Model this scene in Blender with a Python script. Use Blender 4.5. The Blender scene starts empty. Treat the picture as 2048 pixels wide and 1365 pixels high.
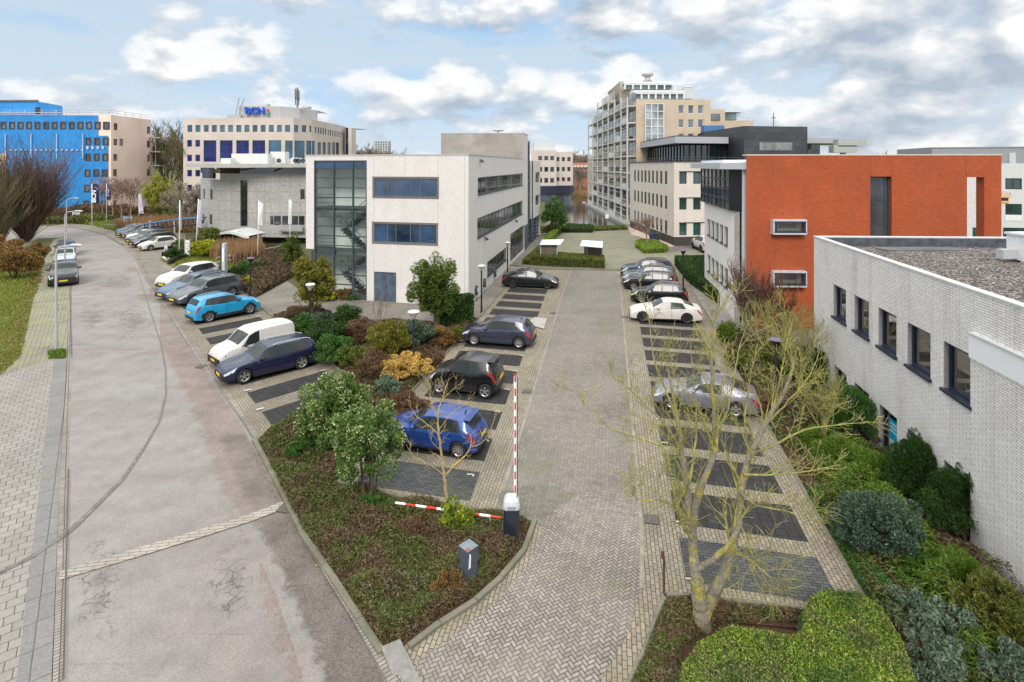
import bpy, math, random
import numpy as np
from math import sin, cos, pi, radians, sqrt, atan2
from mathutils import Vector
SC = bpy.context.scene
COL = SC.collection
H, F, HZ, CX = 10.2, 1100.0, 331.0, 1024.0      # camera height, focal (photo px), horizon row, centre column
def G(x, y, z=0.0):
    Y = F*(H-z)/(y-HZ); return ((x-CX)*Y/F, Y, z)
def V(x, Y, z=0.0): return ((x-CX)*Y/F, Y, z)
def ZA(y, Y): return H-(y-HZ)*Y/F
ORG = {}
def setp(o, label=None, cat=None, group=None, kind=None):
    if label: o['label'] = label
    if cat: o['category'] = cat
    if group: o['group'] = group
    if kind: o['kind'] = kind
    return o
def thing(name, label, cat, loc, group=None, rz=0.0, local=False):
    o = bpy.data.objects.new(name, None); COL.objects.link(o)
    o.location = loc; o.rotation_euler = (0, 0, rz); o.empty_display_size = .3
    ORG[o.name] = (0, 0, 0) if local else tuple(loc)
    return setp(o, label, cat, group)
class MB:
    def __init__(s): s.v=[]; s.f=[]; s.uv=[]; s.m=[]; s.cm=0
    def face(s, pts, uv=None):
        n=len(s.v); s.v.extend([tuple(p) for p in pts]); s.f.append(tuple(range(n,n+len(pts))))
        s.uv.append(uv if uv else [(0,0)]*len(pts)); s.m.append(s.cm)
    def box(s, c, d, rz=0.0, uvs=False):
        x,y,z=c; a,b,h=d[0]/2,d[1]/2,d[2]/2; cr,sr=cos(rz),sin(rz)
        P=[(x+i*a*cr-j*b*sr, y+i*a*sr+j*b*cr, z+k*h) for k in(-1,1) for j in(-1,1) for i in(-1,1)]
        for q in((0,2,3,1),(4,5,7,6),(0,1,5,4),(1,3,7,5),(3,2,6,7),(2,0,4,6)):
            w=d[0] if q in((0,1,5,4),(3,2,6,7)) else d[1]
            s.face([P[i] for i in q],[(0,0),(w,0),(w,d[2]),(0,d[2])])
    def prism(s, poly, z0, z1, top=True, bot=False):
        n=len(poly)
        A=sum(poly[i][0]*poly[(i+1)%n][1]-poly[(i+1)%n][0]*poly[i][1] for i in range(n))
        if A<0: poly=poly[::-1]
        u=0
        for i in range(n):
            a,b=poly[i],poly[(i+1)%n]; L=math.hypot(b[0]-a[0],b[1]-a[1])
            s.face([(a[0],a[1],z0),(b[0],b[1],z0),(b[0],b[1],z1),(a[0],a[1],z1)],[(u,z0),(u+L,z0),(u+L,z1),(u,z1)]); u+=L
        if top: s.face([(p[0],p[1],z1) for p in poly],[(p[0],p[1]) for p in poly])
        if bot: s.face([(p[0],p[1],z0) for p in poly[::-1]],[(p[0],p[1]) for p in poly[::-1]])
    def tube(s, pts, rad, n=8, cap=True):
        pts=[Vector(p) for p in pts]
        if not hasattr(rad,'__len__'): rad=[rad]*len(pts)
        rings=[]; prev=None
        for i,p in enumerate(pts):
            d=(pts[min(i+1,len(pts)-1)]-pts[max(i-1,0)])
            d=d.normalized() if d.length>1e-9 else Vector((0,0,1))
            a=prev if prev is not None else (Vector((1,0,0)) if abs(d.x)<.9 else Vector((0,1,0)))
            a=(a-d*a.dot(d)); a=a.normalized() if a.length>1e-6 else d.orthogonal().normalized(); b=d.cross(a); prev=a
            base=len(s.v)
            for k in range(n):
                t=2*pi*k/n; q=p+(a*cos(t)+b*sin(t))*rad[i]; s.v.append((q.x,q.y,q.z))
            rings.append(base)
        for i in range(len(rings)-1):
            A,B=rings[i],rings[i+1]
            for k in range(n):
                k2=(k+1)%n; s.f.append((A+k,A+k2,B+k2,B+k)); s.uv.append([(k/n,i),((k+1)/n,i),((k+1)/n,i+1),(k/n,i+1)]); s.m.append(s.cm)
        if cap:
            for r,rev in((rings[0],1),(rings[-1],0)):
                f=[r+k for k in range(n)]
                if rev: f=f[::-1]
                s.f.append(tuple(f)); s.uv.append([(0,0)]*n); s.m.append(s.cm)
    def lathe(s, c, prof, n=20):
        x,y,z=c; rings=[]
        for r,h in prof:
            base=len(s.v); rings.append(base)
            for k in range(n):
                t=2*pi*k/n; s.v.append((x+r*cos(t),y+r*sin(t),z+h))
        for A,B in zip(rings,rings[1:]):
            for k in range(n):
                k2=(k+1)%n; s.f.append((A+k,A+k2,B+k2,B+k)); s.uv.append([(0,0)]*4); s.m.append(s.cm)
    def grid(s, P, flip=False):
        n,m=len(P),len(P[0]); b=len(s.v)
        for r in P:
            for p in r: s.v.append(tuple(p))
        for i in range(n-1):
            for j in range(m-1):
                q=(b+i*m+j,b+(i+1)*m+j,b+(i+1)*m+j+1,b+i*m+j+1)
                if flip: q=q[::-1]
                s.f.append(q); s.uv.append([(0,0)]*4); s.m.append(s.cm)
    def build(s, name, mat, parent=None, smooth=False, angle=None):
        o0=ORG.get(parent.name,(0,0,0)) if parent is not None else (0,0,0)
        me=bpy.data.meshes.new(name)
        vv=[(p[0]-o0[0],p[1]-o0[1],p[2]-o0[2]) for p in s.v]
        me.from_pydata(vv,[],s.f)
        uvl=me.uv_layers.new(name='UVMap')
        flat=[c for f in s.uv for uv in f for c in uv]
        uvl.data.foreach_set('uv',flat)
        for mm in (mat if isinstance(mat,(list,tuple)) else [mat]): me.materials.append(mm)
        if isinstance(mat,(list,tuple)): me.polygons.foreach_set('material_index',s.m)
        if smooth:
            me.shade_smooth()
            if angle is not None:
                import bmesh
                bm=bmesh.new(); bm.from_mesh(me); bmesh.ops.remove_doubles(bm,verts=bm.verts,dist=1e-4)
                for e in bm.edges:
                    if len(e.link_faces)==2 and e.calc_face_angle(0)>radians(angle): e.smooth=False
                bm.to_mesh(me); bm.free()
        me.update()
        o=bpy.data.objects.new(name,me); COL.objects.link(o)
        if parent is not None: o.parent=parent; ORG[o.name]=o0
        else: ORG[o.name]=(0,0,0)
        return o
def npmesh(name, verts, quads, mat, parent=None):
    o0=ORG.get(parent.name,(0,0,0)) if parent is not None else (0,0,0)
    me=bpy.data.meshes.new(name); verts=(verts-np.array(o0)).astype(np.float32)
    k=quads.shape[1]; n=len(quads)
    me.vertices.add(len(verts)); me.vertices.foreach_set('co',verts.ravel())
    me.loops.add(n*k); me.loops.foreach_set('vertex_index',quads.ravel().astype(np.int32))
    me.polygons.add(n); me.polygons.foreach_set('loop_start',np.arange(0,n*k,k,dtype=np.int32))
    me.materials.append(mat); me.update(calc_edges=True); me.validate()
    o=bpy.data.objects.new(name,me); COL.objects.link(o)
    if parent is not None: o.parent=parent; ORG[o.name]=o0
    return o
# ---------------------------------------------------------------- materials
MATS={}
def newmat(name):
    m=bpy.data.materials.new(name); m.use_nodes=True; nt=m.node_tree
    return m, nt, nt.nodes['Principled BSDF']
def N(nt,t,**k):
    n=nt.nodes.new(t)
    for a,b in k.items():
        if a=='ins':
            for i,vv in b.items(): n.inputs[i].default_value=vv
        else: setattr(n,a,b)
    return n
def mth(nt,op,a,b=None,c=None):
    n=nt.nodes.new('ShaderNodeMath'); n.operation=op
    for i,x in enumerate((a,b,c)):
        if x is None: continue
        if isinstance(x,(int,float)): n.inputs[i].default_value=x
        else: nt.links.new(x,n.inputs[i])
    return n.outputs[0]
def mixc(nt,fac,a,b,mode='MIX'):
    n=nt.nodes.new('ShaderNodeMix'); n.data_type='RGBA'; n.blend_type=mode
    for i,x in ((0,fac),(6,a),(7,b)):
        if isinstance(x,(int,float)): n.inputs[i].default_value=x
        elif isinstance(x,tuple): n.inputs[i].default_value=(x[0],x[1],x[2],1)
        else: nt.links.new(x,n.inputs[i])
    return n.outputs[2]
def ramp(nt,x,stops):
    r=nt.nodes.new('ShaderNodeValToRGB'); nt.links.new(x,r.inputs[0]); e=r.color_ramp.elements
    while len(e)<len(stops): e.new(0.5)
    for el,(p,c) in zip(e,stops):
        el.position=p; el.color=(c,c,c,1) if isinstance(c,(int,float)) else (c[0],c[1],c[2],1)
    return r.outputs[0]
def noise(nt,vec,scale,detail=4,rough=.55):
    n=N(nt,'ShaderNodeTexNoise',ins={'Scale':scale,'Detail':detail,'Roughness':rough})
    if vec is not None: nt.links.new(vec,n.inputs['Vector'])
    return n.outputs['Fac']
def geo(nt): return N(nt,'ShaderNodeNewGeometry').outputs['Position']
def bump(nt,bs,h,st=.3,dist=.02):
    b=N(nt,'ShaderNodeBump',ins={'Strength':st,'Distance':dist}); nt.links.new(h,b.inputs['Height']); nt.links.new(b.outputs[0],bs.inputs['Normal'])
def plain(name,c,rough=.6,metal=0.0,var=.08,scale=3.0,spec=.4,coat=0.0):
    if name in MATS: return MATS[name]
    m,nt,bs=newmat(name); p=geo(nt)
    f=noise(nt,p,scale,5); f=ramp(nt,f,[(.3,1-var),(.7,1+var)])
    o=mixc(nt,1.0,c,f,'MULTIPLY'); nt.links.new(o,bs.inputs['Base Color'])
    bs.inputs['Roughness'].default_value=rough; bs.inputs['Metallic'].default_value=metal
    bs.inputs['Specular IOR Level'].default_value=spec; bs.inputs['Coat Weight'].default_value=coat
    MATS[name]=m; return m
def glassd(name,c,rough=.04,spec=.9,var=.6,tint=None,scale=.35):
    """opaque window glass: dark room behind a reflecting pane"""
    if name in MATS: return MATS[name]
    m,nt,bs=newmat(name); p=geo(nt)
    f=noise(nt,p,scale,3); f=ramp(nt,f,[(.35,1-var),(.65,1+var)])
    o=mixc(nt,1.0,c,f,'MULTIPLY'); nt.links.new(o,bs.inputs['Base Color'])
    bs.inputs['Roughness'].default_value=rough; bs.inputs['Specular IOR Level'].default_value=spec; bs.inputs['IOR'].default_value=1.6
    if tint: bs.inputs['Specular Tint'].default_value=(*tint,1)
    w=noise(nt,p,.8,2); bump(nt,bs,w,.06,.1)
    MATS[name]=m; return m
def clearglass(name,c=(.75,.85,.88),mixf=.25):
    if name in MATS: return MATS[name]
    m=bpy.data.materials.new(name); m.use_nodes=True; nt=m.node_tree; nt.nodes.clear()
    out=N(nt,'ShaderNodeOutputMaterial'); mx=N(nt,'ShaderNodeMixShader'); tr=N(nt,'ShaderNodeBsdfTransparent'); gl=N(nt,'ShaderNodeBsdfGlossy')
    tr.inputs[0].default_value=(*c,1); gl.inputs['Roughness'].default_value=.03
    fr=N(nt,'ShaderNodeFresnel',ins={'IOR':1.5}); f=mth(nt,'ADD',fr.outputs[0],mixf*.3); f=mth(nt,'MULTIPLY',f,mth(nt,'SUBTRACT',1.0,N(nt,'ShaderNodeNewGeometry').outputs['Backfacing'])); nt.links.new(f,mx.inputs[0])
    nt.links.new(tr.outputs[0],mx.inputs[1]); nt.links.new(gl.outputs[0],mx.inputs[2]); nt.links.new(mx.outputs[0],out.inputs[0])
    MATS[name]=m; return m
def brick(name,c1,c2,mort,bw=.22,bh=.065,ms=.008,stain=.15,rough=.75,uv=True,rot=0.0,weather=None,bmp=.35,big=.12):
    """running-bond brick; uv=True uses metres along the wall, else world XY turned by rot"""
    if name in MATS: return MATS[name]
    m,nt,bs=newmat(name)
    if uv: vec=N(nt,'ShaderNodeTexCoord').outputs['UV']
    else:
        mp=N(nt,'ShaderNodeMapping'); mp.inputs['Rotation'].default_value=(0,0,rot); nt.links.new(geo(nt),mp.inputs[0]); vec=mp.outputs[0]
    b=N(nt,'ShaderNodeTexBrick',ins={'Scale':1.0,'Brick Width':bw,'Row Height':bh,'Mortar Size':ms,'Mortar Smooth':.15,'Bias':0.0,'Color1':(*c1,1),'Color2':(*c2,1),'Mortar':(*mort,1)})
    nt.links.new(vec,b.inputs[0]); p=geo(nt)
    f=ramp(nt,noise(nt,p,big*4,6,.6),[(.3,1-stain),(.7,1+stain*.5)]); o=mixc(nt,1.0,b.outputs[0],f,'MULTIPLY')
    f2=ramp(nt,noise(nt,p,9,4),[(.3,.9),(.7,1.08)]); o=mixc(nt,1.0,o,f2,'MULTIPLY')
    if weather:   # vertical run-off streaks with a shape of their own
        mp2=N(nt,'ShaderNodeMapping'); mp2.inputs['Scale'].default_value=(1.3,1.3,.12); nt.links.new(p,mp2.inputs[0])
        s=ramp(nt,noise(nt,mp2.outputs[0],1.1,5,.6),[(.5,0.0),(.72,1.0)]); o=mixc(nt,mth(nt,'MULTIPLY',s,weather[1]),o,mixc(nt,1.0,o,weather[0],'MULTIPLY'))
    nt.links.new(o,bs.inputs['Base Color']); bs.inputs['Roughness'].default_value=rough; bs.inputs['Specular IOR Level'].default_value=.25
    bump(nt,bs,mth(nt,'SUBTRACT',1.0,b.outputs['Fac']),bmp,.01)
    MATS[name]=m; return m
def moss(nt,col,p,amt,c=(.16,.19,.08),scale=.5,lo=.5,hi=.7):
    s=ramp(nt,noise(nt,p,scale,7,.65),[(lo,0.0),(hi,1.0)]); return mixc(nt,mth(nt,'MULTIPLY',s,amt),col,c)
def paving(name,c1,c2,mort,bw,bh,ms,rot,mossamt=.3,mossc=(.16,.18,.09),bmp=.5,patch=.25,off=.5,spk=.1,mlo=.5,mhi=.75):
    if name in MATS: return MATS[name]
    m,nt,bs=newmat(name); p=geo(nt)
    mp=N(nt,'ShaderNodeMapping'); mp.inputs['Rotation'].default_value=(0,0,rot); nt.links.new(p,mp.inputs[0])
    w=N(nt,'ShaderNodeTexNoise',ins={'Scale':.7,'Detail':2}); nt.links.new(p,w.inputs[0])
    vm=N(nt,'ShaderNodeVectorMath',operation='MULTIPLY_ADD'); nt.links.new(w.outputs['Color'],vm.inputs[0]); vm.inputs[1].default_value=(.06,.06,0); nt.links.new(mp.outputs[0],vm.inputs[2])
    b=N(nt,'ShaderNodeTexBrick',ins={'Scale':1.0,'Brick Width':bw,'Row Height':bh,'Mortar Size':ms,'Mortar Smooth':.3,'Bias':0.0,'Color1':(*c1,1),'Color2':(*c2,1),'Mortar':(*mort,1)},offset=off)
    nt.links.new(vm.outputs[0],b.inputs[0])
    f=ramp(nt,noise(nt,p,.45,7,.65),[(.3,1-patch),(.72,1+patch*.6)]); o=mixc(nt,1.0,b.outputs[0],f,'MULTIPLY')
    f=ramp(nt,noise(nt,p,22,3,.6),[(.3,1-spk),(.7,1+spk)]); o=mixc(nt,1.0,o,f,'MULTIPLY')
    o=moss(nt,o,p,mossamt,mossc,.8,mlo,mhi)
    nt.links.new(o,bs.inputs['Base Color']); bs.inputs['Roughness'].default_value=.8; bs.inputs['Specular IOR Level'].default_value=.25
    bump(nt,bs,mth(nt,'SUBTRACT',1.0,b.outputs['Fac']),bmp,.012)
    MATS[name]=m; return m
def herring(name,c1,c2,mort,wd,rot,gap=.06,mossamt=.35):
    if name in MATS: return MATS[name]
    m,nt,bs=newmat(name); p=geo(nt)
    mp=N(nt,'ShaderNodeMapping'); mp.inputs['Rotation'].default_value=(0,0,rot); mp.inputs['Scale'].default_value=(1/wd,1/wd,1); nt.links.new(p,mp.inputs[0])
    w=N(nt,'ShaderNodeTexNoise',ins={'Scale':.6,'Detail':2}); nt.links.new(p,w.inputs[0])
    vm=N(nt,'ShaderNodeVectorMath',operation='MULTIPLY_ADD'); nt.links.new(w.outputs['Color'],vm.inputs[0]); vm.inputs[1].default_value=(.9,.9,0); nt.links.new(mp.outputs[0],vm.inputs[2])
    sp=N(nt,'ShaderNodeSeparateXYZ'); nt.links.new(vm.outputs[0],sp.inputs[0]); x,y=sp.outputs[0],sp.outputs[1]
    i,j=mth(nt,'FLOOR',x),mth(nt,'FLOOR',y); fx,fy=mth(nt,'FRACT',x),mth(nt,'FRACT',y)
    k=mth(nt,'FLOORED_MODULO',mth(nt,'SUBTRACT',i,j),4.0)
    is_=lambda v: mth(nt,'COMPARE',k,float(v),.5)
    k0,k1,k2,k3=is_(0),is_(1),is_(2),is_(3)
    dl=mth(nt,'ADD',fx,k1); dr=mth(nt,'ADD',mth(nt,'SUBTRACT',1.0,fx),k0)
    db=mth(nt,'ADD',fy,k2); dt=mth(nt,'ADD',mth(nt,'SUBTRACT',1.0,fy),k3)
    d=mth(nt,'MINIMUM',mth(nt,'MINIMUM',dl,dr),mth(nt,'MINIMUM',db,dt))
    fac=ramp(nt,d,[(gap*.4,1.0),(gap*1.3,0.0)])
    cb=N(nt,'ShaderNodeCombineXYZ'); nt.links.new(mth(nt,'SUBTRACT',i,k1),cb.inputs[0]); nt.links.new(mth(nt,'SUBTRACT',j,k2),cb.inputs[1])
    wn=N(nt,'ShaderNodeTexWhiteNoise'); nt.links.new(cb.outputs[0],wn.inputs[0])
    col=mixc(nt,wn.outputs[0],c1,c2)
    big=noise(nt,p,.35,7,.65); mo=mixc(nt,ramp(nt,big,[(.42,0.0),(.6,1.0)]),mort,(.12,.11,.09))
    o=mixc(nt,fac,col,mo)
    f=ramp(nt,noise(nt,p,.28,8,.68),[(.3,.72),(.5,1.0),(.75,1.12)]); o=mixc(nt,1.0,o,f,'MULTIPLY')
    f=ramp(nt,noise(nt,p,18,3,.6),[(.3,.9),(.7,1.1)]); o=mixc(nt,1.0,o,f,'MULTIPLY')
    o=moss(nt,o,p,mossamt,(.15,.16,.09),.42,.52,.72)
    nt.links.new(o,bs.inputs['Base Color']); bs.inputs['Roughness'].default_value=.8; bs.inputs['Specular IOR Level'].default_value=.25
    bump(nt,bs,mth(nt,'SUBTRACT',1.0,fac),.5,.012)
    MATS[name]=m; return m
def leafm(name,cols,rough=.55,trans=.25):
    """cols: list of colours picked per leaf"""
    if name in MATS: return MATS[name]
    m,nt,bs=newmat(name); g=N(nt,'ShaderNodeNewGeometry')
    st=[(i/max(1,len(cols)-1),c) for i,c in enumerate(cols)]
    c=ramp(nt,g.outputs['Random Per Island'],st)
    f=ramp(nt,noise(nt,g.outputs['Position'],1.6,4),[(.3,.78),(.7,1.22)]); c=mixc(nt,1.0,c,f,'MULTIPLY')
    nt.links.new(c,bs.inputs['Base Color']); bs.inputs['Roughness'].default_value=rough; bs.inputs['Specular IOR Level'].default_value=.3
    if trans>0:
        out=nt.nodes['Material Output']; tl=N(nt,'ShaderNodeBsdfTranslucent'); nt.links.new(c,tl.inputs[0]); mx=N(nt,'ShaderNodeMixShader',ins={0:trans})
        nt.links.new(bs.outputs[0],mx.inputs[1]); nt.links.new(tl.outputs[0],mx.inputs[2]); nt.links.new(mx.outputs[0],out.inputs[0])
    MATS[name]=m; return m
def text(body,size,loc,ux,mat,name,parent,depth=.01,up=(0,0,1),align='CENTER',bold=0.0):
    """raised lettering as a mesh: ux = reading direction, up = letters' up"""
    cu=bpy.data.curves.new('t','FONT'); cu.body=body; cu.size=size; cu.extrude=depth; cu.align_x=align; cu.align_y='CENTER'; cu.offset=bold
    ob=bpy.data.objects.new('t',cu); COL.objects.link(ob); dg=bpy.context.evaluated_depsgraph_get(); dg.update()
    me=bpy.data.meshes.new_from_object(ob.evaluated_get(dg)); COL.objects.unlink(ob); bpy.data.objects.remove(ob)
    ux=Vector(ux).normalized(); up=Vector(up).normalized(); nn=ux.cross(up)
    o0=ORG.get(parent.name,(0,0,0)) if parent is not None else (0,0,0)
    for v in me.vertices:
        q=Vector(loc)+ux*v.co.x+up*v.co.y+nn*v.co.z-Vector(o0); v.co=q
    me.materials.clear(); me.materials.append(mat)
    o=bpy.data.objects.new(name,me); COL.objects.link(o)
    if parent is not None: o.parent=parent; ORG[o.name]=o0
    return o
# ---------------------------------------------------------------- facades
class Fac:
    """a vertical wall plane from P to Q (left to right seen from outside)"""
    def __init__(s,P,Q):
        s.P=Vector((P[0],P[1])); s.Q=Vector((Q[0],Q[1])); s.L=(s.Q-s.P).length; s.d=(s.Q-s.P)/s.L; s.n=Vector((s.d.y,-s.d.x))
    def u(s,x):
        k=(x-CX)/F; return (k*s.P.y-s.P.x)/(s.d.x-k*s.d.y)
    def Y(s,x): return s.P.y+s.d.y*s.u(x)
    def z(s,x,y): return ZA(y,s.Y(x))
    def R(s,x0,x1,y0,y1):
        return (s.u(x0),s.u(x1),s.z(x0,y1),s.z(x0,y0))
    def pt(s,u,z,o=0.0):
        q=s.P+s.d*u+s.n*o; return (q.x,q.y,z)
    def wall(s,mb,u0,u1,z0,z1,holes=(),rev=.15):
        us=sorted({u0,u1}|{min(max(a,u0),u1) for h in holes for a in h[:2]}); zs=sorted({z0,z1}|{min(max(a,z0),z1) for h in holes for a in h[2:4]})
        for i in range(len(us)-1):
            for j in range(len(zs)-1):
                if us[i+1]-us[i]<1e-5 or zs[j+1]-zs[j]<1e-5: continue
                cu,cz=(us[i]+us[i+1])/2,(zs[j]+zs[j+1])/2
                if any(h[0]<cu<h[1] and h[2]<cz<h[3] for h in holes): continue
                a,b,c,d=us[i],us[i+1],zs[j],zs[j+1]
                mb.face([s.pt(a,c),s.pt(b,c),s.pt(b,d),s.pt(a,d)],[(a,c),(b,c),(b,d),(a,d)])
        for h in holes:
            a,b,c,d=h[:4]
            for (p,q) in (((a,c),(b,c)),((b,c),(b,d)),((b,d),(a,d)),((a,d),(a,c))):
                mb.face([s.pt(*p),s.pt(*p,-rev),s.pt(*q,-rev),s.pt(*q)],[(0,p[1]),(rev,p[1]),(rev,q[1]),(0,q[1])] if p[0]==q[0] else [(p[0],0),(p[0],rev),(q[0],rev),(q[0],0)])
    def bar(s,mb,u0,u1,z0,z1,o0,o1):
        P=[s.pt(u,z,o) for o in(o0,o1) for z in(z0,z1) for u in(u0,u1)]
        for q in((4,5,7,6),(1,0,2,3),(0,4,6,2),(5,1,3,7),(6,7,3,2),(0,1,5,4)): mb.face([P[i] for i in q],[(u0,z0),(u1,z0),(u1,z1),(u0,z1)])
    def window(s,par,h,fm,gm,nx=1,ny=1,rec=.1,ft=.06,sill=None,pane=True,name='window',dep=.06,xs=None,zs=None):
        a,b,c,d=h[:4]; mb=MB(); o0,o1=-rec-dep,-rec
        s.bar(mb,a,b,c,c+ft,o0,o1); s.bar(mb,a,b,d-ft,d,o0,o1); s.bar(mb,a,a+ft,c+ft,d-ft,o0,o1); s.bar(mb,b-ft,b,c+ft,d-ft,o0,o1)
        for u in (xs if xs is not None else [a+(b-a)*i/nx for i in range(1,nx)]): s.bar(mb,u-ft*.4,u+ft*.4,c+ft,d-ft,o0+.003,o1-.003)
        for z in (zs if zs is not None else [c+(d-c)*i/ny for i in range(1,ny)]): s.bar(mb,a+ft,b-ft,z-ft*.35,z+ft*.35,o0+.006,o1-.006)
        w=mb.build(name,fm,par)
        if pane:
            m2=MB(); s.bar(m2,a+ft*.5,b-ft*.5,c+ft*.5,d-ft*.5,o0+.012,o0+.03); m2.build('pane',gm,w)
        if sill is not None:
            m3=MB(); s.bar(m3,a-.03,b+.03,c-.06,c,-rec,.06); m3.build('sill',sill,w)
        return w
def shell(par,name,mat,poly,z0,z1,holes=None,rev=.15,roof=None,roofmat=None,par_h=.0,skip=()):
    """closed building volume: poly counter-clockwise seen from above; holes {edge:[...]}"""
    mb=MB(); fs=[]
    n=len(poly)
    for i in range(n):
        f=Fac(poly[i],poly[(i+1)%n]); fs.append(f)
        if i in skip: continue
        f.wall(mb,0,f.L,z0,z1,(holes or {}).get(i,()),rev)
    if not roofmat: mb.face([(p[0],p[1],z1-par_h) for p in poly],[(p[0],p[1]) for p in poly])
    o=mb.build(name,mat,par)
    if roofmat:
        m2=MB(); m2.face([(p[0],p[1],z1-par_h) for p in poly]); m2.build('roof',roofmat,par)
    return o,fs
def coping(par,mat,poly,z,w=.35,h=.12,name='coping',out=.04):
    mb=MB(); n=len(poly)
    for i in range(n):
        f=Fac(poly[i],poly[(i+1)%n]); f.bar(mb,-out,f.L-w+out,z,z+h,out-w,out)
    return mb.build(name,mat,par)
# ================================================================ GROUND
def asph_col(nt,p,c,c2,patch=.25,fine=.12):
    a=ramp(nt,noise(nt,p,.22,6,.62),[(.38,0.0),(.62,1.0)]); col=mixc(nt,a,c,c2)
    f=ramp(nt,noise(nt,p,.9,7,.7),[(.3,1-patch),(.7,1+patch*.35)]); col=mixc(nt,1.0,col,f,'MULTIPLY')
    f=ramp(nt,noise(nt,p,34,3,.6),[(.3,1-fine*1.3),(.7,1+fine*1.3)]); col=mixc(nt,1.0,col,f,'MULTIPLY')
    v=N(nt,'ShaderNodeTexVoronoi',ins={'Scale':45.0}); nt.links.new(p,v.inputs[0])
    s=ramp(nt,v.outputs['Distance'],[(.08,1.3),(.2,1.0)]); return mixc(nt,.5,col,mixc(nt,1.0,col,s,'MULTIPLY'))
def asphalt(name,c,c2,patch=.25,fine=.12,over=None,cracks=False):
    """over=(c,c2,patch,fine): a second surfacing that fades in raggedly with UV.x; cracks: alligator cracking inside a round UV mask"""
    m,nt,bs=newmat(name); p=geo(nt); col=asph_col(nt,p,c,c2,patch,fine)
    if over or cracks:
        uv=N(nt,'ShaderNodeTexCoord').outputs['UV']; sp=N(nt,'ShaderNodeSeparateXYZ'); nt.links.new(uv,sp.inputs[0])
    if over:
        k=mth(nt,'ADD',sp.outputs[0],mth(nt,'MULTIPLY',mth(nt,'SUBTRACT',noise(nt,p,1.6,8,.75),.5),1.5)); k=mth(nt,'MULTIPLY',k,sp.outputs[1])
        col=mixc(nt,ramp(nt,k,[(.38,0.0),(.62,1.0)]),col,asph_col(nt,p,*over))
    if cracks:
        w=N(nt,'ShaderNodeTexNoise',ins={'Scale':2.5,'Detail':5}); nt.links.new(p,w.inputs[0]); vm=N(nt,'ShaderNodeVectorMath',operation='MULTIPLY_ADD'); nt.links.new(w.outputs['Color'],vm.inputs[0]); vm.inputs[1].default_value=(.5,.5,0); nt.links.new(p,vm.inputs[2])
        v=N(nt,'ShaderNodeTexVoronoi',feature='DISTANCE_TO_EDGE',ins={'Scale':3.4}); nt.links.new(vm.outputs[0],v.inputs[0])
        r=mth(nt,'SQRT',mth(nt,'ADD',mth(nt,'POWER',sp.outputs[0],2.0),mth(nt,'POWER',sp.outputs[1],2.0))); r=mth(nt,'ADD',r,mth(nt,'MULTIPLY',mth(nt,'SUBTRACT',noise(nt,p,1.8,5,.6),.5),1.6))
        msk=ramp(nt,r,[(.35,1.0),(.8,0.0)]); ln=ramp(nt,v.outputs['Distance'],[(.012,.8),(.05,0.0)])
        col=mixc(nt,mth(nt,'MULTIPLY',ln,msk),col,(.06,.05,.045)); core=ramp(nt,r,[(.05,.45),(.45,0.0)]); col=mixc(nt,core,col,(.13,.115,.10))
    nt.links.new(col,bs.inputs['Base Color']); bs.inputs['Roughness'].default_value=.85; bs.inputs['Specular IOR Level'].default_value=.25
    bump(nt,bs,noise(nt,p,60,2),.35,.006); return m
ASP=((.272,.257,.242),(.238,.212,.196),.24,.17)
M_ASPH=asphalt('asphalt',*ASP)
M_ASPHD=asphalt('asphalt_dark',(.115,.093,.082),(.20,.168,.15),.3,.3)
M_ASPHM=asphalt('asphalt_red',(.34,.265,.25),(.4,.32,.305),.2)
M_STAINA=asphalt('asphalt_stain',(.235,.213,.195),(.20,.175,.16),.3,.25)
M_TAR=plain('tar',(.15,.135,.125),.75,var=.35,scale=6)
M_CRACK=plain('crack',(.085,.075,.068),.9)
def soil(name,cols,scale=2.5,rough=.95):
    m,nt,bs=newmat(name); p=geo(nt); n=noise(nt,p,scale,9,.72)
    c=ramp(nt,n,[(.3+.4*i/(len(cols)-1),k) for i,k in enumerate(cols)])
    f=ramp(nt,noise(nt,p,30,3,.7),[(.3,.7),(.7,1.25)]); c=mixc(nt,1.0,c,f,'MULTIPLY')
    nt.links.new(c,bs.inputs['Base Color']); bs.inputs['Roughness'].default_value=rough; bs.inputs['Specular IOR Level'].default_value=.1
    bump(nt,bs,noise(nt,p,14,5,.7),.8,.05); return m
M_LAND=soil('land',[(.06,.06,.03),(.09,.1,.04),(.12,.1,.06)],.3)
M_SOIL=soil('bed_soil',[(.045,.028,.018),(.085,.05,.03),(.13,.08,.05)],3)
M_LITTER=soil('leaf_litter',[(.09,.06,.03),(.2,.11,.05),(.14,.13,.05)],3)
M_GRASS=soil('grass_ground',[(.08,.10,.03),(.14,.15,.045),(.16,.11,.05)],1.2)
M_MULCH=soil('mulch',[(.03,.016,.012),(.07,.035,.025),(.11,.06,.04)],8)
ROT=lambda x: -atan2(F, x-CX)   # turn so that brick rows run towards the vanishing point at x
A_LOT, A_ROAD = ROT(1220), ROT(155)
M_BRB=paving('parking_brick',(.315,.272,.205),(.225,.198,.152),(.07,.06,.045),.21,.105,.010,A_LOT,.35,(.17,.17,.09),patch=.22)
M_BRR=paving('road_parking_brick',(.30,.262,.205),(.22,.192,.15),(.075,.062,.046),.21,.105,.011,A_ROAD,.5,(.17,.145,.1),patch=.28,mlo=.45,mhi=.6)
M_HER=herring('lane_brick',(.258,.232,.205),(.19,.172,.152),(.066,.058,.048),.09,A_LOT+radians(45),.085,.55)
M_HERS=herring('drive_brick',(.31,.276,.246),(.215,.19,.17),(.045,.038,.032),.09,A_LOT+radians(52),.115,.5)
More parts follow.
